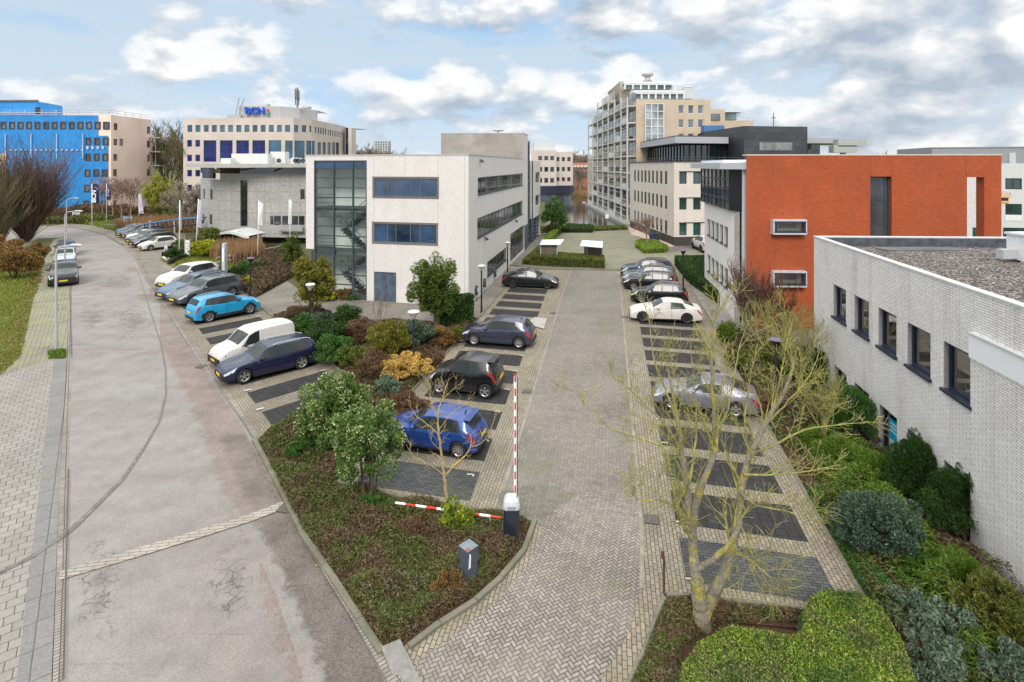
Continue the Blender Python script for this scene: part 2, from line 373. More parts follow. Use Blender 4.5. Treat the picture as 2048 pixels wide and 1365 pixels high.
M_DARKT=paving('bay_tile',(.030,.028,.029),(.042,.040,.041),(.014,.013,.013),.3,.3,.011,A_LOT,.2,(.07,.075,.045),off=0.0,spk=.35,patch=.2)
M_DARKTR=paving('road_bay_tile',(.028,.026,.027),(.040,.038,.039),(.013,.012,.012),.3,.3,.011,ROT(2088),.15,(.07,.07,.05),off=0.0,spk=.35,patch=.2)
M_DARKB=paving('bay_brick',(.062,.064,.068),(.105,.103,.105),(.022,.026,.016),.21,.105,.010,A_LOT+pi/2,.5,(.10,.13,.05),patch=.3)
M_GREY=paving('grey_paving',(.29,.265,.23),(.22,.2,.175),(.09,.08,.065),.21,.105,.012,ROT(2088),.5,(.2,.2,.1),patch=.3)
M_TILE=paving('pavement_tile',(.285,.265,.242),(.24,.225,.205),(.07,.068,.045),.32,.3,.010,ROT(190)+pi/2,.18,(.17,.19,.09),patch=.15)
M_MOSSB=paving('mossy_brick',(.27,.25,.2),(.21,.195,.155),(.08,.08,.05),.42,.21,.013,ROT(190),.75,(.24,.25,.12),patch=.3,mlo=.42,mhi=.62)
M_GRAN=paving('granite_band',(.215,.208,.2),(.185,.18,.178),(.09,.09,.08),1.0,.9,.012,ROT(190)+pi/2,.25,(.19,.19,.13),off=0,spk=.2,patch=.12)
M_GUT=paving('gutter_brick',(.32,.285,.255),(.24,.215,.195),(.09,.08,.065),.21,.10,.012,ROT(150)+pi/2,.35,(.14,.13,.08),off=0,patch=.3)
M_KERB=asphalt('kerb_concrete',(.235,.215,.18),(.155,.15,.10),.35,.15)
M_STRIP=paving('crossing_brick',(.37,.335,.29),(.32,.29,.25),(.13,.115,.1),.42,.13,.011,-.16,.1)
M_FARL=paving('far_lot_brick',(.27,.25,.19),(.21,.2,.15),(.10,.10,.07),.21,.105,.01,A_LOT,.6,(.23,.24,.15),patch=.25,mlo=.4,mhi=.6)
M_PINK=plain('pink_paving',(.48,.38,.32),.85,var=.12)
LAY=[.004]
def sheet(name,pts,mat,lift=None,world=False,ngrid=0):
    if lift is None: LAY[0]+=.002; lift=LAY[0]
    mb=MB(); P=[p if world else G(p[0],p[1]) for p in pts]
    A=sum(P[i][0]*P[(i+1)%len(P)][1]-P[(i+1)%len(P)][0]*P[i][1] for i in range(len(P)))
    if A<0: P=P[::-1]
    mb.face([(p[0],p[1],lift) for p in P]); return setp(mb.build(name,mat),kind='structure')
def jag(pts,step=14,amp=5,seed=1):
    r=random.Random(seed); out=[]
    for i in range(len(pts)):
        a=pts[i]; b=pts[(i+1)%len(pts)]; L=math.hypot(b[0]-a[0],b[1]-a[1]); n=max(1,min(40,int(L/step)))
        for k in range(n):
            t=k/n; f=1 if k else .3; out.append((a[0]+(b[0]-a[0])*t+r.uniform(-amp,amp)*f,a[1]+(b[1]-a[1])*t+r.uniform(-amp,amp)*f*.6))
    return out
def lines(name,polys,mat,w,lift):
    """thin flat strips along photo polylines, w metres wide"""
    mb=MB()
    for pl in polys:
        P=[Vector(G(*q)[:2]) for q in pl]; Lf=[];Rt=[]
        for i,p in enumerate(P):
            d=(P[min(i+1,len(P)-1)]-P[max(i-1,0)]).normalized(); n=Vector((-d.y,d.x)); ww=w[i] if hasattr(w,'__len__') else w
            Lf.append(p+n*ww/2); Rt.append(p-n*ww/2)
        for i in range(len(P)-1): mb.face([(*Rt[i],lift),(*Rt[i+1],lift),(*Lf[i+1],lift),(*Lf[i],lift)])
    return setp(mb.build(name,mat),kind='structure')
def kerb(name,pl,w=.14,h=.1,mat=None,seg=1.0):
    mb=MB(); P=[Vector(G(*q)[:2]) for q in pl]; rnd=random.Random(int(pl[0][0])*7+3)
    # stones about one metre long with a chipped look
    for a,b in zip(P,P[1:]):
        L=(b-a).length; n=max(1,min(90,int(L/seg))); d=(b-a)/L; nn=Vector((-d.y,d.x))
        for i in range(n):
            p=a+d*(L*i/n+.006); q=a+d*(L*(i+1)/n-.006); hh=h+rnd.uniform(-.008,.008); o=rnd.uniform(-.008,.008)
            c=.02
            A=[p+nn*(w/2+o),p-nn*(w/2-o),q-nn*(w/2-o),q+nn*(w/2+o)]; B=[p+nn*(w/2+o-c)+d*c,p-nn*(w/2-o-c)+d*c,q-nn*(w/2-o-c)-d*c,q+nn*(w/2+o-c)-d*c]
            for j in range(4):
                k=(j+1)%4; mb.face([(*A[j],0),(*A[k],0),(*A[k],hh-c),(*A[j],hh-c)]); mb.face([(*A[j],hh-c),(*A[k],hh-c),(*B[k],hh),(*B[j],hh)])
            mb.face([(*x,hh) for x in B])
    return setp(mb.build(name,mat or M_KERB),kind='structure')
# land
mb=MB(); mb.face([(-3000,-60,0),(3000,-60,0),(3000,5000,0),(-3000,5000,0)]); setp(mb.build('ground',M_LAND),kind='structure')
# water
def water():
    m,nt,bs=newmat('water'); bs.inputs['Base Color'].default_value=(.035,.035,.022,1); bs.inputs['Roughness'].default_value=.06; bs.inputs['IOR'].default_value=1.33
    bs.inputs['Specular IOR Level'].default_value=.9; p=geo(nt); bump(nt,bs,noise(nt,p,1.2,3),.12,.08); return m
M_WATER=water()
sheet('canal_water',[(1090,386),(1090,470),(1150,462),(1262,458),(1300,470),(1300,420),(1230,392),(1190,390),(1150,400)],M_WATER)
# far lot
sheet('far_parking_lot',[(1058,537),(1112,476),(1135,459),(1200,457),(1262,455),(1300,468),(1348,494),(1500,486),(1560,500),(1560,575),(1400,575),(1241,542)],M_FARL)
sheet('asphalt_apron',[(1395,500),(1330,506),(1335,495),(1348,493),(1500,486),(1560,500),(1560,540),(1440,520)],M_ASPHD)
sheet('pink_forecourt',[(1245,455),(1261,453),(1300,465),(1350,493),(1316,494),(1300,484),(1278,473),(1262,470),(1260,462)],M_PINK)
# road
RL=[(127,1365),(137,940),(143,760),(145,716),(142,640),(140,575),(150,520),(152,498),(128,476),(60,478),(-60,500),(-300,520)]
RR=[(790,1392),(715,1235),(600,1040),(560,965),(505,878),(470,824),(409,740),(331,625),(290,560),(268,515),(245,492),(205,470),(151,458),(104,453),(60,452),(0,456),(-200,462)]
sheet('road',[(100,1700)]+RL+RR[::-1]+[(905,1700)],M_ASPH)
def blend(name,left,right,mat,lift,ends=(0,0),inv=False):
    """strip between two photo polylines; UV.x rises from the left edge inwards, UV.y fades at the ends"""
    mb=MB(); n=len(left); cols=[(0,0),(.25,.45),(.5,.9),(1,1)]
    for i in range(n-1):
        for a,b in zip(cols,cols[1:]):
            def pt(k,c): l=Vector(G(*left[k])); r=Vector(G(*right[k])); q=l.lerp(r,c[0]); return (q.x,q.y,lift)
            e=lambda k: ends[0] if k==0 else (ends[1] if k==n-1 else 1)
            mb.face([pt(i,a),pt(i,b),pt(i+1,b),pt(i+1,a)][::-1],[(a[1],e(i)),(b[1],e(i)),(b[1],e(i+1)),(a[1],e(i+1))][::-1])
    return setp(mb.build(name,mat),kind='structure')
blend('road_edge_band',[(640,1700),(520,1365),(430,1050),(392,930),(350,800),(300,690),(262,600),(240,550),(222,515)],[(905,1700),(766,1352),(590,1040),(545,965),(482,850),(395,722),(318,608),(284,556),(258,510)],asphalt('asphalt_red_edge',*ASP,over=((.245,.205,.185),(.215,.17,.152),.3,.25)),.0156,(1,0))
blend('resurfaced_patch',[(462,1018),(484,1062),(522,1125),(555,1200),(585,1290),(608,1365),(700,1700)],[(560,1012),(590,1050),(640,1130),(690,1215),(736,1300),(772,1370),(905,1700)],asphalt('asphalt_new',*ASP,over=((.115,.095,.084),(.175,.15,.135),.35,.35)),.0166,(.5,1))
blend('resurfaced_patch',[(420,850),(424,885),(436,930),(456,980),(474,1012),(486,1044)],[(480,850),(498,885),(520,925),(546,972),(562,1004),(576,1018)],asphalt('asphalt_new_b',(.245,.21,.19),(.22,.178,.16),.3,.22,over=((.16,.135,.12),(.2,.17,.152),.35,.3)),.0178,(0,.8))
CRK=asphalt('asphalt_cracked',*ASP,cracks=True)
for kq,(x0,x1,y0,y1) in enumerate(((138,262,1060,1330),(390,520,1090,1270),(195,320,600,700),(150,300,545,590),(150,215,600,690))):
    mb=MB(); P=[G(x0,y1),G(x1,y1),G(x1,y0),G(x0,y0)]; mb.face([(a,b,.0190+kq*.0008) for a,b,_ in P],[(-1,-1),(1,-1),(1,1),(-1,1)]); setp(mb.build('cracked_asphalt',CRK),kind='structure')
lines('tar_seam',[[(-20,1158),(60,1118),(138,1066),(190,1016),(244,962),(288,898),(318,846),(332,790),(331,740),(322,690),(306,640),(290,590),(276,545)]],M_TAR,[.13,.16,.19,.16,.13,.10,.08,.065,.065,.06,.055,.05,.05],.034)
M_STAIN=soil('road_stain',[(.26,.235,.2),(.2,.18,.16),(.29,.26,.24)],2)
sheet('brick_crossing_strip',[(120,1146),(240,1110),(400,1062),(500,1031),(560,1008),(592,1000),(598,1012),(566,1021),(505,1045),(405,1077),(243,1127),(118,1164)],M_STRIP,.0425)
# left side pavement
GI=[(105,1365),(120,940),(133,760),(135,716)]
sheet('gutter_left',[(85,1700)]+GI+[(137,600),(139,520),(152,498),(145,560),(144,640)]+RL[:4][::-1]+[(105,1700)],M_GUT)
sheet('pavement_left',[(-700,1700),(-500,900),(0,752),(108,716),(84,950),(36,1365),(2,1700)],M_TILE)
sheet('granite_kerb_band',[(0,1700),(33,1365),(82,950),(108,718),(134,718),(120,940),(103,1365),(85,1700)],M_GRAN)
sheet('footpath_left',[(0,752),(40,716),(48,690),(66,600),(82,555),(78,525),(108,480),(128,474),(152,498),(140,560),(136,640),(134,718),(105,718)],M_MOSSB)
sheet('verge_left',[(-500,900),(0,752),(40,716),(48,690),(66,600),(82,555),(78,525),(70,505),(-60,510),(-700,600)],M_GRASS)
sheet('side_path',[(-100,495),(30,484),(86,470),(60,490),(20,505),(-100,520)],M_GREY)
lines('kerb_line_left',[[(140,575),(143,716)],[(137,940),(127,1365)]],M_CRACK,.03,.06)
# right side verge and road parking
sheet('far_pavement',[(104,453),(151,458),(205,470),(245,490),(262,505),(300,505),(292,470),(230,462),(185,452),(140,447)],M_GREY)
sheet('far_road_parking',[(225,468),(262,505),(300,560),(318,540),(366,502),(372,470),(300,455)],M_BRR)
sheet('mid_pavement',[(275,516),(300,505),(345,495),(362,522),(364,545),(350,572),(312,585),(300,568)],M_GREY)
sheet('lawn',[(318,520),(345,505),(420,488),(470,486),(560,500),(600,520),(560,545),(505,555),(470,568),(430,545),(364,548)],M_GRASS)
sheet('road_parking_area',[(512,888),(470,824),(409,740),(331,625),(300,580),(345,560),(470,570),(545,634),(640,706),(694,752),(640,800),(560,850)],M_BRR)
sheet('gutter_right',[(505,878),(470,824),(409,740),(331,625),(290,560),(268,515),(245,492),(251,489),(275,513),(300,560),(342,625),(420,737),(482,822),(517,874)],M_GUT)
def rowY(w): return HZ+1/w
def bay(xl_of,xr_of,wt,wb,vp,anchor='l'):
    """quad between two edge lines; top/bottom w = 1/(y-331) read on the anchor line; cross direction to vp"""
    out=[]
    for w in (wt,wb):
        y=rowY(w); xa=(xl_of if anchor=='l' else xr_of)(y); o=(xr_of if anchor=='l' else xl_of)
        # intersect the cross line with the other edge line
        y2=y
        for _ in range(40):
            x2=o(y2); y2=HZ+(y-HZ)*(x2-vp)/(xa-vp)
        out.append(((xa,y),(o(y2),y2)))
    (a,b),(c,d)=out
    return [a,b,d,c]
lr=(lambda y:397.6+(y-659.5)*.7545, lambda y:517+(y-634)*1.188)
for k in range(11):
    wt=.0020182+k*.00017145-(.00017145 if False else 0)
    sheet('parking_bay_tiles',bay(lr[0],lr[1],wt,wt-.0000985,2088,'l'),M_DARKTR)
M_NUM=plain('paint_white',(.55,.53,.5),.6,var=.15,scale=20)
nm=MB()
# parking lot
LOT=[(700,1700),(840,1365),(790,1310),(815,1290),(950,1200),(1045,1100),(1066,1047),(1000,1036),(790,998),(660,962),(803,808),(926,671),(960,638),(1042,539),(1245,543),(1262,541),(1372,560),(1430,660),(1507,800),(1600,966),(1716,1172),(1740,1230),(1600,1222),(1330,1190),(1310,1240),(1255,1365),(1150,1700)]
sheet('parking_lot_paving',LOT,M_BRB,.03)
sheet('lane_herringbone',[(1136,541),(1124,580),(1001,989),(990,1034),(1068,1047),(1060,1040),(1090,1060),(1260,1010),(1275,958),(1244,611),(1236,543)],M_HER,.036)
sheet('driveway_herringbone',[(700,1700),(850,1365),(830,1330),(900,1280),(990,1210),(1060,1130),(1085,1060),(1100,1005),(1180,985),(1272,990),(1284,1080),(1280,1180),(1262,1260),(1200,1365),(1080,1700)],M_HERS,.041)
sheet('mossy_brick_patch',jag([(1000,988),(1060,972),(1120,978),(1150,996),(1110,1022),(1085,1040),(1062,1040),(1000,1030)],8,5,12),herring('mossy_lane_brick',(.21,.195,.155),(.15,.143,.112),(.06,.06,.045),.09,A_LOT+radians(45),.085,.6),.044)
lines('drain_row',[[(1236,545),(1244,611),(1275,958),(1284,1080),(1283,1180)],[(1141,541),(1128,580),(1006,985)]],plain('drain_brick',(.25,.22,.185),.85,var=.25),.10,.046)
ll=(lambda y:922.7-.791*(y-699.7), lambda y:960.5-.367*(y-947))
for k in range(15):
    wt=.0016234+k*.0001985
    if wt>.0046: break
    sheet('parking_bay_tiles',bay(ll[0],ll[1],wt,wt-.000138,-3600,'r'),M_DARKB if k==0 else M_DARKT,.036)
rr=(lambda y:1357.5+.1834*(y-1077), lambda y:1615+.5186*(y-1083))
for k in range(17):
    wt=.0013405+k*.000194
    sheet('parking_bay_tiles',bay(rr[0],rr[1],wt,wt-.000142,-3600,'l'),M_DARKB if k==0 else M_DARKT,.036)
sheet('ramp_plate',[(1052,650),(1070,637),(1094,640),(1088,661)],plain('concrete_slab',(.36,.34,.31),.8,var=.15),.09)
for k,(x,y) in enumerate([(941,952),(971,883),(994,825),(1014,781),(1030,744),(1043,713),(1344,960),(1361,1047),(1382,1162),(1329,888),(1318,840)]):
    q=G(x,y); nm.cm=0; t=Vector((.1754,.9845)); s=.16
    if k<6: text(['1','2','3','4','5','6'][k] if False else '1',.01,(0,0,0),(1,0,0),M_NUM,'x',None) if False else None
    nm.box((q[0],q[1],.05),(.24,.05,.004),radians(-5))
    if k<6: nm.box((q[0]+.1,q[1]-.06,.05),(.05,.12,.004),radians(-5))
setp(nm.build('bay_number_markings',M_NUM),kind='structure')
mm=MB()
for x,y in [(637,494+142),(495,784),(520,822)]+[(518,635),(647,744)]:
    q=G(x,y); mm.box((q[0],q[1],.085),(.3,.1,.004),radians(40))
setp(mm.build('bay_corner_markings',M_NUM),kind='structure')
# plaza beside the white building
sheet('plaza_paving',[(500,603),(575,563),(612,590),(720,585),(937,614),(1012,540),(1085,463),(1112,472),(1060,535),(1042,541),(962,636),(926,668),(900,660),(830,648),(700,648),(640,632),(604,618),(560,640),(525,622)],M_GREY,.02)
# plaza at right, by the red building
sheet('courtyard_paving',[(1372,560),(1500,560),(1560,640),(1640,660),(1640,700),(1500,690),(1440,670)],plain('yard_concrete',(.22,.21,.2),.85,var=.25,scale=1),.024)
sheet('brick_yard',[(1500,655),(1640,655),(1660,720),(1560,710),(1520,690)],M_GREY,.028)
# planting beds (soil)
sheet('planting_bed',[(512,885),(560,990),(600,1070),(660,1150),(760,1305),(812,1292),(880,1245),(950,1198),(1000,1155),(1045,1103),(1066,1050),(1000,1036),(790,998),(668,966),(803,808),(926,671),(956,640),(905,655),(830,648),(700,648),(640,632),(604,618),(545,634),(640,706),(694,752),(640,800),(560,850)],M_SOIL,.05)
sheet('right_planting_bed',[(1430,660),(1507,800),(1600,966),(1716,1172),(1745,1235),(1330,1192),(1312,1240),(1255,1365),(1150,1700),(3400,1700),(2300,1300),(1640,760),(1640,700),(1500,665)],M_SOIL,.012)
sheet('mulch_strip',[(1440,1198),(1600,1222),(1600,1262),(1470,1250)],M_MULCH,.054)
sheet('hedge_bed',[(1372,560),(1409,540),(1480,640),(1440,640),(1395,600)],M_SOIL,.016)
sheet('gutter_bed',[(505,878),(546,962),(572,1016),(596,1062),(652,1160),(712,1256),(766,1352),(820,1450),(970,1700),(1080,1700),(880,1450),(800,1360),(764,1314),(664,1160),(604,1072),(568,1000),(520,896)],M_GUT,.06)
kerb('kerb_bed_road',[(508,882),(562,985),(604,1070),(664,1158),(720,1245),(765,1312)],.16,.13)
kerb('kerb_bed_drive',[(818,1300),(880,1252),(952,1206),(1003,1160),(1048,1106),(1070,1046)],.14,.12)
kerb('kerb_bed_back',[(1066,1045),(1000,1033),(900,1013),(790,994),(700,974)],.12,.1)
kerb('kerb_middle_bed',[(680,960),(803,808),(926,671),(967,626),(1042,538)],.12,.1)
kerb('kerb_road_bays',[(690,752),(640,706),(545,634),(512,610)],.14,.12)
kerb('kerb_lot_end',[(1000,530),(1040,534),(1241,541)],.14,.12)
kerb('kerb_right_bays',[(1736,1212),(1600,968),(1507,802),(1430,664),(1374,562)],.1,.07)
kerb('kerb_right_front',[(1332,1192),(1600,1220)],.12,.08)
kerb('kerb_drive_right',[(1330,1196),(1314,1240),(1292,1300),(1262,1365),(1180,1550)],.14,.06)
kerb('kerb_road_right',[(505,876),(409,737),(331,622),(290,557),(268,513),(250,492)],.08,.02)
kerb('kerb_mid_pavement',[(312,586),(275,516)],.12,.09); kerb('kerb_mid_pavement',[(312,586),(350,574)],.12,.09)
kerb('kerb_far',[(245,490),(205,468),(151,456),(104,451)],.12,.08)
# sloping corner stone at the tip of the bed
cs=MB(); a,b,c,d=[Vector(G(*q)) for q in ((762,1306),(800,1290),(846,1372),(802,1392))]
cs.face([a+Vector((0,0,.13)),d+Vector((0,0,.02)),c+Vector((0,0,.02)),b+Vector((0,0,.13))]); cs.face([a,d,d+Vector((0,0,.02)),a+Vector((0,0,.13))]); cs.face([b+Vector((0,0,.13)),c+Vector((0,0,.02)),c,b]); cs.face([a+Vector((0,0,.13)),b+Vector((0,0,.13)),b,a]); cs.face([d,c,c+Vector((0,0,.02)),d+Vector((0,0,.02))])
setp(cs.build('kerb_corner_stone',plain('granite_stone',(.22,.21,.195),.8,var=.2,scale=6)),kind='structure')
dc=MB()
for x,y in [(1054,785),(1106,628),(1250,636),(1303,1042),(572,1019),(402,735)]:
    q=G(x,y); dc.box((q[0],q[1],.052),(.42,.42,.006),radians(-10))
setp(dc.build('drain_covers',plain('cast_iron',(.09,.08,.07),.6)),kind='structure')
# ================================================================ BUILDINGS
WB=brick('white_brick',(.72,.69,.67),(.67,.64,.615),(.54,.515,.49),.21,.065,.008,.05,weather=((.86,.84,.81),.35),bmp=.25)
WP=plain('white_render',(.74,.715,.69),.75,var=.05,scale=.6)
GREYCONC=plain('grey_concrete_wall',(.33,.30,.27),.85,var=.22,scale=.5)
DKF=plain('dark_frame',(.035,.045,.06),.45,var=.1)
GRF=plain('grey_frame',(.12,.125,.14),.5,var=.1)
BLUEM=plain('blue_grey_metal',(.075,.105,.14),.5,var=.35,scale=2.2)
PARAP=plain('coping_metal',(.42,.42,.42),.5,var=.1)
ROOFG=plain('roof_felt',(.11,.11,.11),.9,var=.25,scale=.8)
DARKREV=plain('dark_reveal_brick',(.10,.085,.09),.8,var=.2,scale=12)
GLB=glassd('blue_glass',(.02,.05,.11),var=.7); GLD=glassd('dark_glass',(.035,.04,.045),var=.7); GLG=glassd('green_glass',(.01,.06,.055),var=.6)
GLN=glassd('navy_glass',(.008,.012,.10),var=.6,spec=.5); GLC=glassd('cyan_glass',(.02,.10,.18),var=.6)
def YA(x): return 11185/(1220-x)        # plane of the long right wall of the white brick building
# ---- white brick office with glazed stair tower
A0=V(612,42.58); A1=V(937,39.52); Aw=lambda x:(V(x,YA(x))[0],YA(x))
bA=thing('office_building','white brick three-storey office with a glazed corner stair and ribbon windows','office building',(-8,45,0))
ZT=10.92
fA=Fac(A0,A1); fR=Fac(A1,Aw(1055.5))
wm=MB()
hu=fA.R(748,874.5,357,393.5); hl=fA.R(747,873,447,484.5); hd=fA.R(748,792.5,543.5,603)
hs=(fA.u(628),fA.u(733.5),0.0,fA.z(628,321.5))
fA.wall(wm,0,fA.L,3.75,ZT,[hu,hl,hs],.14)
fA.wall(wm,fA.u(733.5),fA.L,0.0,3.75,[(hd[0],hd[1],0.0,hd[3])],.14)
r1=fR.R(955.5,1046,355.5,391); r2=fR.R(954.5,1045.5,437.5,478.5); r3=fR.R(974.5,1013.5,525,555); r4=fR.R(1020.6,1048.5,469,523.7)
fR.wall(wm,0,fR.L,0,ZT,[r1,r2,r3,(r4[0],r4[1],.25,r4[3])],.16)
d=fA.d; nb=-fA.n
# rear/left sides and the two-part roof
LB=(A0[0]+nb.x*9,A0[1]+nb.y*9)
fL=Fac(LB,A0); fL.wall(wm,0,fL.L,3.75,ZT); 
pier=Fac((A0[0]+d.x*.0,A0[1]+d.y*.0),(A0[0]+d.x*.62,A0[1]+d.y*.62))
pp=fA.pt(hs[0],0,0); 
fin=Fac((pp[0],pp[1]),(pp[0]+nb.x*1.4,pp[1]+nb.y*1.4)); fin.wall(wm,0,.5,3.75,ZT-.4)
wm.face([fA.pt(0,3.75),fA.pt(0,3.75,-1.2),fA.pt(hs[0],3.75,-1.2),fA.pt(hs[0],3.75)])
B2=Aw(1046); wm.build('wall',WB,bA)
rf=MB(); rf.face([(A0[0],A0[1],ZT-.25),(A1[0],A1[1],ZT-.25),(B2[0],B2[1],ZT-.25),(B2[0]-14,B2[1]+2,ZT-.25),(LB[0],LB[1],ZT-.25)]); rf.build('roof',ROOFG,bA)
cm=MB()
fA.bar(cm,-.03,fA.L+.03,ZT,ZT+.09,-.3,.03); fR.bar(cm,.03,fR.u(1046),ZT,ZT+.09,-.3,.03); fL.bar(cm,0,fL.L-.3,ZT,ZT+.09,-.3,.03); cm.build('coping',PARAP,bA)
# joints in the brick skin
jm=MB()
for x in (747.5,810,876,929): fA.bar(jm,fA.u(x)-.01,fA.u(x)+.01,0.1 if x!=810 else hu[3]+.3,ZT-.02,-.01,.004)
jm.build('expansion_joint',plain('joint',(.35,.33,.31),.8),bA)
for h,nm_ in ((hu,'u'),(hl,'l')):
    fm=MB(); t=.13
    for (a,b,c,dd) in ((h[0]-t,h[1]+t,h[2]-t,h[2]),(h[0]-t,h[1]+t,h[3],h[3]+t),(h[0]-t,h[0],h[2],h[3]),(h[1],h[1]+t,h[2],h[3])): fA.bar(fm,a,b,c,dd,-.05,.008)
    fm.build('window_surround',brick('dark_soldier',(.13,.11,.11),(.10,.09,.09),(.3,.28,.26),.065,.21,.008),bA)
    U=h[1]-h[0]; fA.window(bA,h,GRF,GLB,rec=.06,ft=.07,xs=[h[0]+U*k for k in(.22,.355,.59,.74)])
for h,nx in ((r1,14),(r2,15)): fR.window(bA,h,GRF,GLD,nx=nx,ny=1,rec=.1,ft=.1,sill=GRF)
fR.window(bA,r3,GRF,GLD,nx=8,rec=.1,ft=.1,sill=GRF)
fR.window(bA,(r4[0],r4[1],.25,r4[3]),DKF,GLD,nx=3,ny=8,rec=.1,ft=.1)
# metal double door
dm=MB(); mid=(hd[0]+hd[1])/2
for a,b in ((hd[0]+.02,mid-.01),(mid+.01,hd[1]-.02)):
    fA.bar(dm,a,b,0.02,hd[3]-.03,-.12,-.06)
    for z0,z1 in((.25,.6),(1.55,hd[3]-.3)): fA.bar(dm,a+.18,b-.18,z0,z1,-.055,-.045)
dd=dm.build('door',BLUEM,bA); hm=MB(); fA.bar(hm,mid+.05,mid+.09,1.0,1.25,-.058,-.02); hm.build('handle',DKF,dd)
# stair tower glazing
U0,U1=hs[0],hs[1]; um=fA.u(667); um2=fA.u(705)
zl=[0.0]; nlev=15
fr=MB(); ztop=hs[3]; zb=ztop-.62
for u in(U0+.04,um,um2,U1-.05): fA.bar(fr,u-.05,u+.05,0.02,ztop,-.17,-.03)
zz=[zb-(zb/13.5)*k for k in range(14)]
for z in zz+[ztop-.05]: fA.bar(fr,U0,U1,max(0.02,z-.035),z+.035,-.165,-.035)
fA.bar(fr,fA.u(621),U0,0.02,3.6,-.2,-.1)
fA.bar(fr,U0+.1,um-.05,3.3,3.9,-.28,-.18); fA.bar(fr,um2+.06,um2+.16,.05,2.6,-.03,.03); fA.bar(fr,um2+.06,U1-.1,2.5,2.6,-.03,.03)
sg=fr.build('stair_glazing_frame',plain('glazing_frame',(.045,.06,.075),.45),bA)
g2=MB(); fA.bar(g2,U0+.05,U1-.08,zb+.04,ztop-.06,-.12,-.10); g2.build('blue_panel',glassd('blue_panel',(.015,.045,.10),.12,.6),bA)
g3=MB(); fA.bar(g3,U0+.05,U1-.08,.05,zb-.04,-.12,-.105); g3.build('stair_pane',clearglass('stair_glass',(.985,.995,.99),.05),sg)
st=MB(); dep=2.9      # inside of the stair tower
fA.bar(st,U0,U1,0,ztop-.1,-dep-.1,-dep); fA.bar(st,U1+.02,U1+.1,0,ztop-.1,-dep,-.2)
fA.bar(st,U0-.1,U0-.02,.0,ztop-.1,-dep,-.2); st.build('stair_back_wall',plain('stair_wall',(.85,.9,.86),.8,var=.06),bA)
sf=MB()
for i,z in enumerate((0.02,3.55,6.95)):
    if i: fA.bar(sf,U0+.05,U1-.05,z-.25,z,-2.3,-.35)
for i,(z0,z1,a,b) in enumerate(((0.1,1.85,um2+.4,um+.1),(1.85,3.45,um+.1,um2+.6),(3.55,5.25,um2+.5,um+.0),(5.25,6.9,um,um2+.6),(.1,.2,0,0))[:4]):
    n=9; oo=(-2.8,-2.0) if i%2 else (-1.8,-1.0)
    for k in range(n):
        ua=a+(b-a)*k/n; ub=a+(b-a)*(k+1)/n; za=z0+(z1-z0)*(k+1)/n
        fA.bar(sf,min(ua,ub),max(ua,ub),za-.22,za,oo[0],oo[1])
sf.build('stair_flight',plain('stair_concrete',(.10,.12,.125),.7),bA)
rl=MB()
for i,(z0,z1,a,b) in enumerate(((0.1,1.85,um2+.4,um+.1),(1.85,3.45,um+.1,um2+.6),(3.55,5.25,um2+.5,um+.0),(5.25,6.9,um,um2+.6))):
    o=-1.95 if i%2 else -.95
    for dz in(.25,.6,.95): rl.tube([fA.pt(a,z0+dz,o),fA.pt(b,z1+dz,o)],.022,5)
    for k in range(6): u=a+(b-a)*k/5; z=z0+(z1-z0)*k/5; rl.tube([fA.pt(u,z,o),fA.pt(u,z+.97,o)],.018,5)
for z in(3.55,6.95):
    for dz in(.35,.7,1.0): rl.tube([fA.pt(U0+.1,z+dz,-.4),fA.pt(um,z+dz,-.4)],.02,5)
rl.build('stair_railing',DKF,bA)
# tall block on the roof, same right wall plane
C0=Aw(1046); C1=Aw(1055.5); zC=13.9; XL=V(882,64.5)
tb=MB(); q=MB()
ft_=Fac(XL,C0); ft_.wall(tb,0,ft_.L,ZT-.3,zC); fs_=Fac(C0,C1); fs_.wall(q,0,fs_.L,ZT,zC)
q.build('upper_side_wall',WB,bA)
bk=(XL[0]+1.2,XL[1]+9); Fac(bk,XL).wall(tb,0,9,ZT-.3,zC); tb.face([(XL[0],XL[1],zC),(C0[0],C0[1],zC),(C1[0],C1[1],zC),(C1[0]-.4,C1[1]+5,zC),(bk[0],bk[1],zC)]); tb.build('plant_block_wall',GREYCONC,bA)
cm=MB(); ft_.bar(cm,-.03,ft_.L,zC,zC+.08,-.2,.03); fs_.bar(cm,0,fs_.L,zC,zC+.08,-.2,.03); cm.build('coping',PARAP,bA)
vm_=MB(); fv=Fac(XL,C0); fv.bar(vm_,fv.u(906),fv.u(934),ZT+.05,ZT+.3,0,.06); vm_.build('vent_slot',DKF,bA)
dm=MB(); p=V(996,66,zC+.08); dm.lathe(p,[(.0,.0),(.06,0),(.06,.25),(.75,.35),(.5,.55),(.0,.62)],16); dm.build('roof_vent',plain('zinc',(.4,.41,.42),.4),bA,True)
# glazed slot and the rear block
S0,S1=Aw(1056.2),Aw(1065.5); fS=Fac(S0,S1)
sl=MB(); fS.bar(sl,0,fS.L,0,13.35,-3,-.5); sl.build('glazed_slot_wall',GLD,bA)
sb=MB()
for k in range(17): fS.bar(sb,0,fS.L,k*.8,k*.8+.07,-.5,-.42)
for k in range(4): fS.bar(sb,fS.L*k/3-.06,fS.L*k/3+.06,0,13.4,-.5,-.4)
sb.build('slot_mullions',GRF,bA)
D0,D1=Aw(1066),Aw(1080.5); fD=Fac(D0,D1); db=MB(); zD=fD.z(1066,322.5)
w1=fD.R(1071,1079.3,345.5,366.3); w2=fD.R(1071,1079,392,413)
fD.wall(db,0,fD.L,fD.z(1066,438),zD,[w1,w2]); Fac((D0[0]-8,D0[1]+1.5),D0).wall(db,0,8,3,zD); Fac(D1,(D1[0]-9,D1[1]+1)).wall(db,0,9,0,zD)
